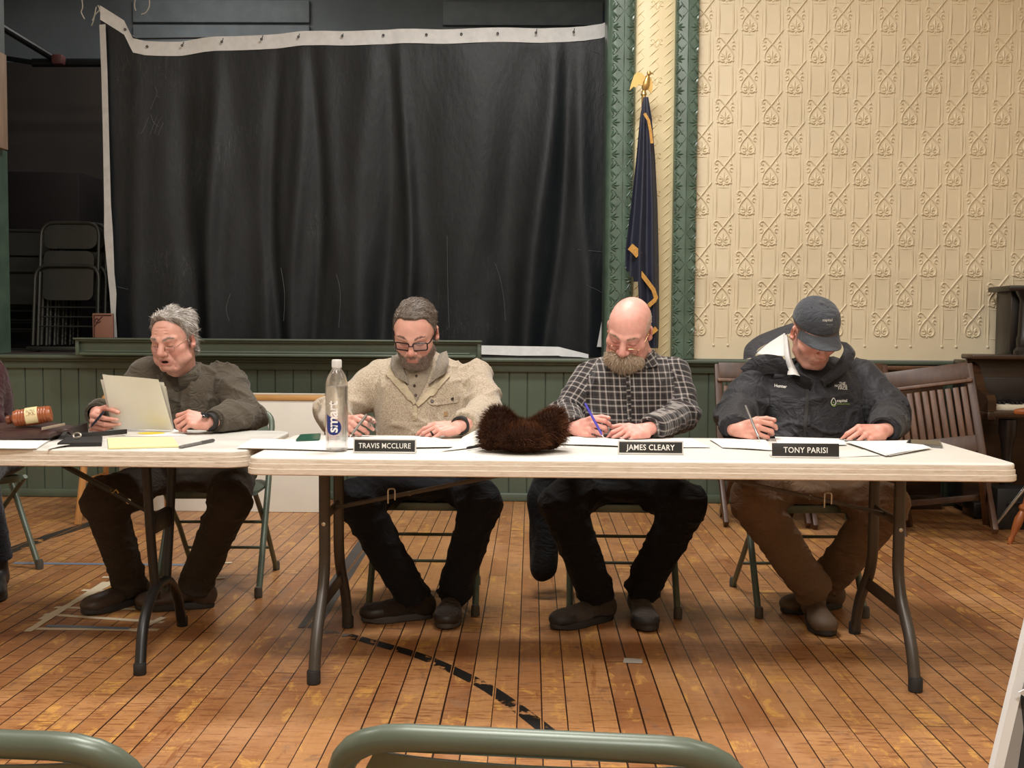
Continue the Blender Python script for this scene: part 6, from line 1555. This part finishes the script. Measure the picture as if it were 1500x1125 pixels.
# ---------------------------------------------------------------- man in the oatmeal fleece
w2R, w2L = pt(501, 619, 4.10), pt(675, 623, 4.06)
S2 = dict(head=pt(609, 486, 4.38), turn=(-.10, .50, .02), hs=1.06, skin='#d6a596', hair='#5c534b', blush='#bb5f52', tint=.9, bcol='#74655a', btint=.62,
    j=dict(hip=V(-.42, 4.47, .545), neck=pt(613, 540, 4.50), shR=pt(558, 556, 4.54), shL=pt(694, 556, 4.54), elR=pt(490, 606, 4.42), elL=pt(712, 604, 4.40), wrR=w2R - V(.012, -.016, 0), wrL=w2L + V(.012, .002, 0),
           knR=pt(522, 733, 4.20), knL=pt(706, 735, 4.22), anR=pt(607, 878, 4.25), anL=pt(663, 873, 4.31)),
    hands=dict(R=mk(side=-1, w=w2R, d=(.45, -.78, -.05), nb=(-.55, -.62, .50), curl=WRITE, thumb=T_GRIP),
               L=mk(side=1, w=w2L, d=(-.93, -.28, -.13), nb=(-.10, -.42, .90), curl=REST, thumb=T_REST, spread=.16)))
def scalp2(q):
    x, y, z = q[:, 0], q[:, 1], q[:, 2]; lim = np.interp(y, [-.10, -.072, -.055, -.04, -.026, -.012, .03, .06, .12], [.100, .088, .078, .058, .020, -.03, -.02, -.06, -.075]); lim = lim + .012 * smoothstep(.02, .05, np.abs(x)) * (y < -.045); return smoothstep(-.004, .004, z - lim) * (1 - (np.abs(np.abs(x) - .084) < .014) * (np.abs(y - .014) < .028) * (z < .024))
def beard2(q):
    x, y, z = np.abs(q[:, 0]), q[:, 1], q[:, 2]; top = np.interp(x, [0, .012, .03, .05, .07], [-.050, -.050, -.060, -.062, -.03]); lips = (x < .022) & (z > -.080) & (z < -.060)
    return smoothstep(.004, -.006, z - top) * (z > -.128) * (y < .01) * (1 - lips)
S2['scalp'] = scalp2; S2['beard'] = beard2
t2, B = setup('p2', (-.42, 4.6, 0), 'bearded man in oatmeal fleece and black-rimmed glasses writing behind the water bottle', S2)
h2 = shell(B, t2, 'hair', B['scalp'], lambda q: .003 + .006 * smoothstep(.03, .08, q[:, 2]), '#554c44', 45)
o = on_shell(h2, B, t2, 5200, .022, .0014, lambda q: np.stack([.75 + 4 * q[:, 0], .8 + 0 * q[:, 0], -.1 - .9 * (np.abs(q[:, 0]) > .06)], 1), '#534a42', '#988e84', .10, 8, .12); o.parent = h2; o.matrix_parent_inverse = Matrix()
bd = beard2(B['q']) * (np.abs(B['q'][:, 0]) < .095) * (B['q'][:, 2] > -.13)
strands(B, t2, 'beard', bd, 9000, .012, .0012, lambda q: np.stack([q[:, 0] * 3, -.1 + 0 * q[:, 0], -1 + 0 * q[:, 0]], 1), .42, '#6a5a4e', '#b5aaa0', 9, kinky=.25)
brows(B, t2, '#5a4c42', '#7c6d61')
blk = mat('black_acetate', '#141416', .25)
glasses(B, t2, -.010, .052, .030, .01, .0028, blk, rr=.007)
def fleece_mat(name, a, b, scale, bump):
    k = NT(name); v = k.coord('Object'); n = k.noise(v, scale, 4, .75); k.link(k.ramp(n, [(.38, lin(a)), (.60, lin(b))]), k.b.inputs['Base Color']); k.b.inputs['Roughness'].default_value = .95; k.b.inputs['Sheen Weight'].default_value = .3; k.bump(n, bump, .004); return k.m
fleece = fleece_mat('oatmeal_fleece', '#8d7d69', '#bfb19c', 210, .5); sherpa = fleece_mat('grey_brown_sherpa', '#6f6456', '#8f8474', 150, 1.0); tan = cloth('tan_facing', '#b3a58c'); hen = cloth('taupe_henley', '#8f8373')
J2, _ = garment('fleece_jacket', S2, t2, fleece, 1.02, 1.0, (.080, .076, .064, .052), wr=.016, seed=4, dense=14, hem=.60)
T2 = bvh(J2)
henl = patch(T2, [(592, 536), (597, 560), (606, 588)], [(634, 536), (625, 560), (609, 590)], .004, .005, 'henley_shirt', hen, t2)
for y, x in ((551, 610), (565, 607), (579, 609)): button(bvh(henl), x, y, .0052, 'button', mat('dark_brown_button', '#2f231b', .3), henl)
patch(T2, [(566, 549), (585, 570), (606, 594)], [(573, 540), (594, 562), (610, 590)], .008, .006, 'lapel', tan, t2)
patch(T2, [(609, 592), (630, 570), (655, 548)], [(613, 597), (636, 577), (658, 553)], .008, .006, 'lapel', tan, t2)
N = pt(612, 536, 4.48)
collar(N + V(.0, .01, -.004), V(.02, -.20, 1), V(-.05, -1, -.1), .094, .092, .058, .34, .085, .022, 'sherpa_collar', sherpa, t2, .016)
strip3('sherpa_collar_front', sherpa, t2, [(574, 521, 4.47), (572, 536, 4.42), (579, 552, 4.375)], [(590, 527, 4.42), (592, 543, 4.375), (599, 563, 4.35)], .018)
strip3('sherpa_collar_front', sherpa, t2, [(654, 514, 4.48), (657, 530, 4.41), (651, 548, 4.375)], [(642, 521, 4.44), (636, 543, 4.37), (627, 564, 4.35)], .018)
collar(N + V(0, -.012, -.012), V(.02, -.20, 1), V(-.05, -1, -.1), .074, .071, .026, .16, .012, .006, 'henley_collar', hen, t2)
pk_ = patch(T2, [(627, 586), (628, 591), (634, 595)], [(671, 573), (672, 583), (669, 590)], .004, .005, 'pocket_flap', fleece, t2)
for x, y in ((633, 588), (662.5, 584.5)): button(bvh(pk_), x, y, .0068, 'snap_button', mat('dark_brown_button', '#2f231b', .3), pk_)
patch(T2, [(649.5, 604), (650, 610)], [(655, 603), (655, 609)], .003, .003, 'leather_tab', mat('tan_leather', '#9b7a4e', .6), t2, 3, 2)
patch(T2, [(606, 594), (605, 605), (604, 616)], [(611, 594), (611, 605), (611, 616)], .003, .004, 'placket', tan, t2)
for nm, w_, el in (('R', w2R, 'elR'), ('L', w2L, 'elL')):
    d = (w_ - S2['j'][el]).normalized(); ringband(w_ - d * .016, d, .0485, .020, .012, 'cuff', fleece, t2)
d = (w2L - S2['j']['elL']).normalized(); ringband(w2L + d * .004, d, .036, .022, .009, 'wristwatch', rubber, t2)
J_ = B['H']['L']['k'][2]; rp = Vector(J_[0] * .45 + J_[1] * .55); ringband(rp, Vector(J_[1] - J_[0]), .0112, .007, .002, 'ring', mat('black_ring', '#1b1a1a', .25, metal=.5), t2, n=24)
trousers(S2, t2, cloth('dark_indigo_denim', '#14171d', .3, 9, bump=.3, sheen=.03), .094, .078, .066, wr=.013, seed=5)
slip = cloth('dark_brown_suede', '#2c221c', .12, 30)
shoe(t2, S2['j']['anR'], -PI + .30, slip, sole_g, .275, .085, mat('dark_toe_leather', '#241c17', .5)); shoe(t2, S2['j']['anL'], -PI / 2 - .05, slip, sole_g, .29, .085, mat('dark_toe_leather', '#241c17', .5))
pen(pt(512, 641, 3.93), pt(537, 607, 3.99), 'grey pen in the writing hand behind the water bottle', mat('grey_pen_plastic', '#77736c', .35, metal=.4))

# ---------------------------------------------------------------- man in the plaid shirt
w3R, w3L = pt(843, 627, 4.12), pt(950, 628, 4.06)
S3 = dict(head=pt(922, 483, 4.40), turn=(-.36, .56, .17), hs=1.07, jaw=1.08, aged=True, smooth=True, skin='#dda79a', hair='#cfc2b2', blush='#c25c50', tint=.55, nk=1.12,
    j=dict(hip=V(.36, 4.47, .545), neck=pt(934, 532, 4.50), shR=pt(866, 553, 4.54), shL=pt(985, 548, 4.54), elR=pt(829, 607, 4.44), elL=pt(999, 608, 4.42), wrR=w3R - V(.010, -.016, 0), wrL=w3L + V(.012, .004, 0),
           knR=pt(824, 738, 4.20), knL=pt(1003, 740, 4.22), anR=pt(876, 876, 4.24), anL=pt(937, 869, 4.32)),
    hands=dict(R=mk(side=-1, w=w3R, d=(.52, -.68, .10), nb=(-.62, -.66, .40), curl=WRITE, thumb=T_GRIP),
               L=mk(side=1, w=w3L, d=(-.86, -.42, -.12), nb=(-.05, -.52, .85), curl=[(26, 34, 16), (30, 38, 18), (32, 38, 18), (34, 36, 18)], thumb=T_REST, spread=.2)))
def scalp3(q):
    x, y, z = q[:, 0], q[:, 1], q[:, 2]; top = np.interp(y, [-.06, -.02, .02, .06, .12], [.03, .055, .062, .066, .06]); lo = np.interp(y, [-.03, -.012, .03, .06, .12], [.02, -.01, -.01, -.05, -.07])
    return smoothstep(.012, -.004, z - top) * smoothstep(-.004, .004, z - lo) * (y > -.045) * (1 - (np.abs(np.abs(x) - .084) < .014) * (np.abs(y - .014) < .028) * (z < .024))
S3['scalp'] = scalp3
t3, B = setup('p3', (.36, 4.6, 0), 'bald man in dark plaid shirt with bushy blond moustache writing at the table', S3)
strands(B, t3, 'hair', B['scalp'], 2600, .010, .0010, lambda q: np.stack([0 * q[:, 0], .8 + 0 * q[:, 0], -.6 + 0 * q[:, 0]], 1), .25, '#b9ad9e', '#e0d8cb', 12, kinky=.2)
brows(B, t3, '#8f7763', '#b39b85', 320, .0014, .013)
glasses(B, t3, -.030, .042, .024, .01, .0010, mat('fine_gold_wire', '#a5835f', .25, metal=.9), rr=.010)
# beard and moustache: a solid mass with strands over it
BR, BC = B['HR'], B['hc']; F = Field(*[axis(BC[i] - .2, BC[i] + .2, .004, []) for i in range(3)])
for c, r in (((0, -.088, -.098), (.044, .032, .036)), ((.028, -.092, -.078), (.038, .024, .022)), ((-.028, -.092, -.078), (.038, .024, .022)), ((0, -.104, -.060), (.030, .012, .012)), ((.045, -.072, -.085), (.024, .024, .026)), ((-.045, -.072, -.085), (.024, .024, .026))): F.add(tf(ellipsoid(c, r), BR, BC, 1.07), .02)
v, f = F.mesh(1); n = vnormals(v, f); v = v + n * (.004 * vnoise(v * 120))[:, None]; bq = ((v - BC) @ BR) / 1.07
bo = quick(v, f, 'beard', hair_m, t3, np.clip(A_(lin('#a3907a')[:3]) * (1 + .3 * vnoise(v * 90)[:, None]), 0, 1))
Bb = dict(B); Bb.update(v=v, n=n, q=bq)
o = strands(Bb, t3, 'beard_strands', (bq[:, 1] < -.05).astype(float), 6000, .024, .0015, lambda q: np.stack([q[:, 0] * 20, -.15 + 0 * q[:, 0], -.8 + 0 * q[:, 0]], 1), .26, '#8f7a63', '#dccbb4', 14, .25, .28); o.parent = bo; o.matrix_parent_inverse = Matrix()
def plaid():
    k = NT('dark_plaid_flannel'); a = k.new('ShaderNodeAttribute', attribute_name='weave'); sp = k.new('ShaderNodeSeparateXYZ'); k.link(a.outputs['Vector'], sp.inputs[0]); cols = []
    for i in (0, 1):
        f = k.math('FRACT', k.math('DIVIDE', sp.outputs[i], .054)); K = lin('#141114'); Wt = lin('#a29b96'); Rd = lin('#2e1d1c'); G = lin('#383332')
        cols.append(k.ramp(f, [(0, Wt), (.10, K), (.20, G), (.28, K), (.42, Rd), (.50, G), (.58, Wt), (.68, G), (.76, K), (.92, Rd)], 'CONSTANT'))
    k.link(k.mix(.5, cols[0], cols[1]), k.b.inputs['Base Color']); k.b.inputs['Roughness'].default_value = .9; k.b.inputs['Sheen Weight'].default_value = .15; k.bump(k.noise(k.coord('Object'), 320, 2), .2, .001); return k.m
pl = plaid()
J3, _ = garment('plaid_shirt', S3, t3, pl, 1.0, 1.08, (.072, .066, .057, .046), wr=.013, seed=8, dense=17, uv=True, hem=.60)
T3 = bvh(J3); pl2 = pl
def weave(o, s=1.0, rx=0):
    me = o.data; a = me.attributes.new('weave', 'FLOAT2', 'POINT'); a.data.foreach_set('vector', np.array([(v.co.x + rx * v.co.z, v.co.z - rx * v.co.x) for v in me.vertices], np.float32).ravel())
N = pt(930, 530, 4.47)
o = collar(N + V(.0, .0, -.02), V(.0, -.2, 1), V(-.2, -1, -.1), .088, .080, .040, .30, .05, .006, 'shirt_collar', pl, t3, .014); weave(o, rx=.5)
o = patch(T3, [(944, 541), (946, 530), (949, 518)], [(963, 538), (960, 526), (957, 512)], .010, .004, 'collar_point', pl, t3); weave(o, rx=.6)
o = patch(T3, [(917, 545), (918, 580), (919, 632)], [(923, 545), (924, 580), (925, 632)], .003, .003, 'placket', pl, t3, 12, 3); weave(o, rx=.1)
for y in (562, 590, 618): button(T3, 920.5, y, .0052, 'button', mat('dark_shirt_button', '#2b2726', .3), t3)
for nm, w_, el in (('R', w3R, 'elR'), ('L', w3L, 'elL')):
    d = (w_ - S3['j'][el]).normalized(); o = ringband(w_ - d * .022, d, .0445, .050, .010, 'cuff', pl, t3); weave(o, rx=.2)
trousers(S3, t3, cloth('black_trousers', '#0d0d0e', .2, 8, sheen=.03), .100, .086, .070, 1.05, wr=.013, seed=9)
up3 = cloth('brown_grey_hiking_suede', '#3d3631', .12, 30); toe3 = mat('black_toe_cap', '#1f1d1c', .6)
shoe(t3, S3['j']['anR'], -PI + .62, up3, sole_m, .29, .09, toe3); shoe(t3, S3['j']['anL'], -PI / 2 + .06, up3, sole_m, .30, .10, toe3)
pen(pt(884, 641, 3.94), pt(857, 591, 4.04), 'blue pen with white grip in the hand of the bald man', mat('violet_blue_plastic', '#3b35a0', .3), tipm=mat('white_grip', '#d8d6d2', .4))

# ---------------------------------------------------------------- man in the cap
w4R, w4L = pt(1081, 630, 4.12), pt(1293, 631, 4.08)
S4 = dict(head=pt(1193, 487, 4.40), turn=(.16, .60, -.02), hs=1.05, jaw=1.08, skin='#d3a08f', hair='#3a2c22', blush='#bd5a49', tint=.7, bcol='#6d5245', btint=.35, nk=1.15,
    j=dict(hip=V(1.13, 4.49, .55), neck=pt(1194, 548, 4.52), shR=pt(1118, 561, 4.57), shL=pt(1258, 557, 4.57), elR=pt(1083, 606, 4.44), elL=pt(1304, 608, 4.42), wrR=w4R - V(.012, -.014, 0), wrL=w4L + V(.014, .004, 0),
           knR=pt(1104, 734, 4.19), knL=pt(1296, 742, 4.25), anR=pt(1193, 868, 4.28), anL=pt(1212, 852, 4.48)),
    hands=dict(R=mk(side=-1, w=w4R, d=(.50, -.72, .06), nb=(-.66, -.62, .36), curl=WRITE, thumb=T_GRIP, s_=1.06),
               L=mk(side=1, w=w4L, d=(-.82, -.45, -.06), nb=(.08, -.62, .78), curl=[(42, 30, 16), (46, 34, 18), (50, 38, 20), (56, 42, 22)], thumb=[(.8, .35, -.5), (.95, .0, -.3), (1, -.05, -.1)], s_=1.06, spread=.06)))
def scalp4(q):
    y, z = q[:, 1], q[:, 2]; lim = np.interp(y, [-.10, -.03, -.012, .03, .06, .12], [.06, .03, -.03, -.02, -.06, -.075]); return smoothstep(-.004, .004, z - lim) * (1 - (np.abs(np.abs(q[:, 0]) - .084) < .014) * (np.abs(y - .014) < .030) * (z < .026))
S4['scalp'] = scalp4; S4['beard'] = lambda q: beard2(q) * .8
t4, B = setup('p4', (1.14, 4.6, 0), 'man in a charcoal cap and black hooded shell jacket writing at the right end', S4)
strands(B, t4, 'hair', B['scalp'] * (B['q'][:, 2] < .04), 1500, .007, .0009, lambda q: np.stack([0 * q[:, 0], .6 + 0 * q[:, 0], -.8 + 0 * q[:, 0]], 1), .2, '#33261d', '#5a4637', 16)
brows(B, t4, '#3a2c22', '#5a4535')
# cap: crown, brim, button, eyelets, lettering (built in head space)
capm = cloth('charcoal_cap_cotton', '#393c42', .10, 12, .8, .2, 400, .2)
rows = []; nA, nE = 48, 14
for j in range(nE + 1):
    e = j / nE * PI / 2; r = []
    for i in range(nA):
        a = 2 * PI * i / nA; rx, ry = .0865, .106; zz = .045 + .082 * math.sin(e) ** .92; k = math.cos(e) ** .62; seam = 1 - .012 * math.exp(-((((a / (PI / 3)) % 1) - .5) ** 2 - .25) ** 2 / .0006) * (0 if j == 0 else 1)
        fl_ = 1 + .04 * max(0, -math.sin(a)) * math.sin(2 * e); r.append(hl((rx * k * math.cos(a) * seam, .012 + ry * k * math.sin(a) * seam * fl_, zz - .014 * (1 - math.sin(e)) * max(0, math.sin(a))), B))
    rows.append(r + [r[0]])
mb = MB(); mb.sheet(rows); capo = mb.build('cap', capm, None, fix=True); capo.parent = t4; capo.matrix_parent_inverse = pinv(t4)
so = capo.modifiers.new('t', 'SOLIDIFY'); so.thickness = .003
rows = []
for j in range(9):
    v_ = j / 8; r = []
    for i in range(25):
        u = i / 24 * 2 - 1; a = u * 1.12; x0, y0 = .0855 * math.sin(a), .012 - .104 * math.cos(a); ln = .072 * math.cos(u * 1.35) ** .6 if abs(u) < 1 else .02; ln = .074 * max(0, 1 - abs(u) ** 3.2)
        r.append(hl((x0 * (1 + .05 * v_), y0 - ln * v_, .048 - .030 * abs(u) ** 2 * (.2 + .8 * v_) - .014 * v_ - .004 * (1 - v_)), B))
    rows.append(r)
mb = MB(); mb.slab(rows, .004, BR @ A_((0, 0, -1)) if 0 else tuple(B['HR'] @ A_((0, 0, -1)))); sub('brim', mb, cloth('charcoal_brim_cotton', '#3f4247', .08, 14, .8, .2, 400, .2), capo)
mb = MB(); mb.lathe([(.007, -.002), (.006, .001), (0, .002)], hl((0, .012, .1272), B), 12, Matrix(B['HR'].tolist())); sub('button', mb, capm, capo)
CT = bvh(capo)
mb = MB()
for px, py in ((1188.5, 450), (1212, 450)):
    p, nn = hit(CT, px, py, .0005); x = nn.orthogonal().normalized(); mb.lathe([(.0035, 0), (.0035, .0012), (.001, .0012), (0, .0005)], p, 10, Matrix((x, nn.cross(x), nn)).transposed())
sub('eyelets', mb, mat('dark_thread', '#222428', .7), capo)
pale = mat('pale_grey_thread', '#b4b2a6', .7)
stitched(CT, 'capital', 1212, 469, 14, 'lettering', pale, capo, bold=.01, off=.002); stitched(CT, 'stone', 1215, 475.5, 9, 'lettering', mat('dim_grey_thread', '#77796f', .7), capo, off=.002); stitched(CT, '-- ----', 1221, 478, 13, 'lettering', mat('dim_grey_thread', '#77796f', .7), capo, off=.002)
shell_m = cloth('black_shell_fabric', '#26262a', .12, 6, .62, .15, 420, .1)
J4, _ = garment('shell_jacket', S4, t4, shell_m, 1.14, 1.12, (.092, .088, .074, .056), wr=.022, seed=12, dense=12, shoulder=.066, hem=.60)
T4 = bvh(J4)
collar(pt(1192, 546, 4.45) + V(0, 0, -.01), V(0, -.22, 1), V(.05, -1, -.1), .094, .088, .060, .34, .06, .010, 'inner_collar', cloth('black_inner_collar', '#131315'), t4, .014)
white_l = mat('silvery_white_lining', '#c9c8c4', .45, var=.05, vscale=30, bump=.3, bscale=60)
strip3('hood', shell_m, t4, [(1090, 527, 4.60), (1093, 508, 4.66), (1110, 493, 4.70), (1136, 482, 4.70), (1162, 473, 4.66)], [(1106, 524, 4.54), (1110, 512, 4.58), (1124, 503, 4.61), (1142, 494, 4.61), (1164, 486, 4.58)], .02)
strip3('hood', shell_m, t4, [(1086, 540, 4.55), (1104, 524, 4.50), (1124, 519, 4.46), (1146, 522, 4.42)], [(1100, 556, 4.50), (1122, 548, 4.46), (1142, 548, 4.43), (1158, 551, 4.39)], .03)
strip3('hood_lining', white_l, t4, [(1106, 518, 4.58), (1122, 505, 4.61), (1138, 495, 4.61), (1150, 488, 4.60)], [(1122, 522, 4.52), (1134, 521, 4.50), (1146, 521, 4.48), (1150, 521, 4.47)], .01)
strip3('hood_lining', white_l, t4, [(1148, 488, 4.57), (1150, 520, 4.44), (1154, 540, 4.40), (1154, 549, 4.385)], [(1156, 500, 4.52), (1160, 526, 4.42), (1168, 544, 4.39), (1172, 551, 4.375)], .008)
strip3('hood', shell_m, t4, [(1232, 500, 4.50), (1237, 514, 4.44), (1224, 535, 4.385), (1203, 556, 4.355)], [(1246, 506, 4.50), (1253, 520, 4.44), (1238, 545, 4.375), (1208, 566, 4.35)], .014)
zp = patch(T4, [(1181, 560), (1180, 575), (1176, 640)], [(1186, 560), (1185, 575), (1181, 640)], .003, .004, 'zip', rubber, t4, 12, 2)
mb = MB(); p, nn = hit(T4, 1183, 561, .006); mb.box(p, (.008, .004, .014), .002); mb.box(p + V(.0, -.002, -.016), (.005, .003, .018), .001); sub('zip_pull', mb, screw_m, zp)
wt_ = mat('white_embroidery', '#d6d4cc', .6); gr_ = mat('green_embroidery', '#7f9a4c', .6)
stitched(T4, 'Hunter', 1143.5, 566, 18, 'embroidery', wt_, t4, slope=.10, bold=.03)
for i, (s_, x) in enumerate((('THE', 1233.5), ('NORTH', 1231), ('FACE', 1234))): stitched(T4, s_, x, 562 + i * 3.6, (9, 17, 13)[i], 'embroidery', wt_, t4, bold=.015)
stitched(T4, 'capital', 1233, 587, 15, 'embroidery', wt_, t4, bold=.02); stitched(T4, 'IRRIGATION', 1235, 592, 19, 'embroidery', gr_, t4)
mb = MB()
for col_, (r0, r1, dy) in ((0, (.008, .0115, 0)),):
    pts = [(1220.5 + 3.6 * math.sin(a) * (1 - .35 * max(0, math.cos(a))), 589 - 4.6 * math.cos(a) - 1.6 * max(0, math.cos(a)) ** 3) for a in [2 * PI * i / 20 for i in range(20)]]
    mb.tube([hit(T4, x, y, .003)[0] for x, y in pts], .0016, 5, closed=True)
em = mb.build('emblem', wt_, t4); mb = MB()
mb.tube([hit(T4, x, y, .003)[0] for x, y in [(1216.5, 590), (1218, 594), (1221, 596), (1224, 594)]], .0018, 5); mb.tube([hit(T4, x, y, .003)[0] for x, y in [(1219.5, 591), (1220.5, 588), (1221.5, 591)]], .0014, 5); sub('green_leaf', mb, gr_, em)
for nm, w_, el in (('R', w4R, 'elR'), ('L', w4L, 'elL')):
    d = (w_ - S4['j'][el]).normalized(); ringband(w_ - d * .014, d, .0535, .022, .012, 'cuff', shell_m, t4)
trousers(S4, t4, cloth('brown_work_trousers', '#6a5440', .10, 7, sheen=.03), .102, .086, .074, 1.0, wr=.013, seed=14)
up4 = mat('brown_nubuck', '#5a4836', .7, bump=.2, bscale=60)
shoe(t4, S4['j']['anR'], -PI / 2 - .03, up4, sole_m, .295, .09); shoe(t4, S4['j']['anL'], -PI + .42, up4, sole_m, .29, .09)
pen(pt(1113, 645, 3.94), pt(1092, 594, 4.04), 'silver pen in the hand of the man wearing the cap', mat('silver_barrel', '#9a9a98', .25, metal=.7))

# ---------------------------------------------------------------- man at the very edge of the frame, and the coat
S0 = dict(head=pt(-34, 468, 4.72), turn=(.30, .10, 0), hs=1.0, skin='#d29c84', hair='#4a3b30', blush='#bb5f52',
    j=dict(hip=V(-2.56, 4.96, .545), neck=pt(-40, 530, 4.86), shR=pt(-92, 548, 4.86), shL=pt(-22, 552, 4.84), elR=pt(-120, 620, 4.75), elL=pt(-18, 622, 4.68), wrR=pt(-110, 650, 4.50), wrL=pt(-40, 655, 4.45),
           knR=pt(-80, 690, 4.55), knL=pt(-30, 700, 4.52), anR=pt(-70, 800, 4.75), anL=pt(-4, 818, 4.60)),
    hands=dict(R=mk(side=-1, w=pt(-110, 650, 4.48), d=(.2, -.9, -.3), nb=(-.3, -.3, .9), curl=REST, thumb=T_REST), L=mk(side=1, w=pt(-40, 655, 4.43), d=(-.5, -.8, -.3), nb=(.1, -.3, .9), curl=REST, thumb=T_REST)))
S0['scalp'] = scalp4
t0, B = setup('p0', (-2.46, 4.9, 0), 'person in maroon sweater and dark jeans, only a sliver at the left edge', S0)
shell(B, t0, 'hair', B['scalp'], lambda q: .008 + 0 * q[:, 0], '#4a3b30', 45)
garment('sweater', S0, t0, cloth('maroon_knit', '#3c1f22'), .95, 1.0, wr=.01, hem=.58)
trousers(S0, t0, cloth('dark_blue_jeans', '#1b1d28'), .085, .072, .062)
for k_ in ('anR', 'anL'): shoe(t0, S0['j'][k_], -PI / 2 + .35, mat('black_boot_leather', '#191716', .5), sole_m, .29, .10)
c0 = pt(800, 800, 4.66)
F = Field(axis(c0.x - .2, c0.x + .2, .008, []), axis(4.45, 4.95, .008, []), axis(.02, .85, .008, []))
for a_, b_, ra, rb in (((c0.x + .05, 4.72, .72), (c0.x - .01, 4.68, .42), .055, .065), ((c0.x - .01, 4.68, .42), (c0.x - .015, 4.64, .13), .065, .06), ((c0.x + .05, 4.74, .72), (c0.x + .05, 4.72, .30), .05, .055)): F.add(capsule(a_, b_, ra, rb), .05)
v, f = F.mesh(1); n = vnormals(v, f); v = v + n * (.016 * vnoise(v * A_((22, 22, 5))))[:, None]
co_ = thing('hanging_coat', (c0.x, 4.68, .05), 'black coat hanging down beside the bald man from his chair', 'coat'); quick(v, f, 'coat_body', cloth('black_coat_cloth', '#101011', .2, 8, sheen=.03), co_)
# ================================================================== LIGHT AND CAMERA
def area(name, loc, size, power, color=(1, .968, .925), rot=(0, 0, 0)):
    l = bpy.data.lights.new(name, 'AREA'); l.shape = 'RECTANGLE'; l.size, l.size_y = size; l.energy = power; l.color = color
    o = bpy.data.objects.new(name, l); COL.objects.link(o); o.location = loc; o.rotation_euler = rot; return o
area('ceiling_lamp', (.0, 4.9, 4.42), (1.4, .5), 140)
area('ceiling_lamp', (-.3, 1.6, 4.42), (1.3, .5), 135)
area('ceiling_lamp', (2.6, 2.2, 4.42), (1.3, .5), 42)
area('ceiling_lamp', (-3.4, 2.6, 4.42), (1.3, .5), 60)
area('ceiling_lamp', (.4, -1.2, 4.42), (1.3, .5), 120)
area('added_stage_fill', (-2.7, 8.7, 4.40), (1.0, .3), 22)  # fill light added to lift the dark backstage, no known fixture there
w = bpy.data.worlds.new('World'); SC.world = w; w.use_nodes = True
w.node_tree.nodes['Background'].inputs[0].default_value = (.9, .93, 1, 1); w.node_tree.nodes['Background'].inputs[1].default_value = .15
cam = bpy.data.cameras.new('camera'); co = bpy.data.objects.new('camera', cam); COL.objects.link(co)
cam.sensor_width = 36; cam.lens = 36 * FPX / 1500; cam.clip_start = .05; cam.clip_end = 60
M = Matrix((_r, _u, -_f)).transposed().to_4x4(); M.translation = (0, 0, CH); co.matrix_world = M; SC.camera = co
vs = SC.view_settings; vs.view_transform = 'Standard'; vs.look = 'None'; vs.gamma = 1; vs.use_curve_mapping = False; vs.exposure = 0.0
SC.cycles.use_denoising = True; SC.cycles.max_bounces = 8; SC.cycles.transparent_max_bounces = 16
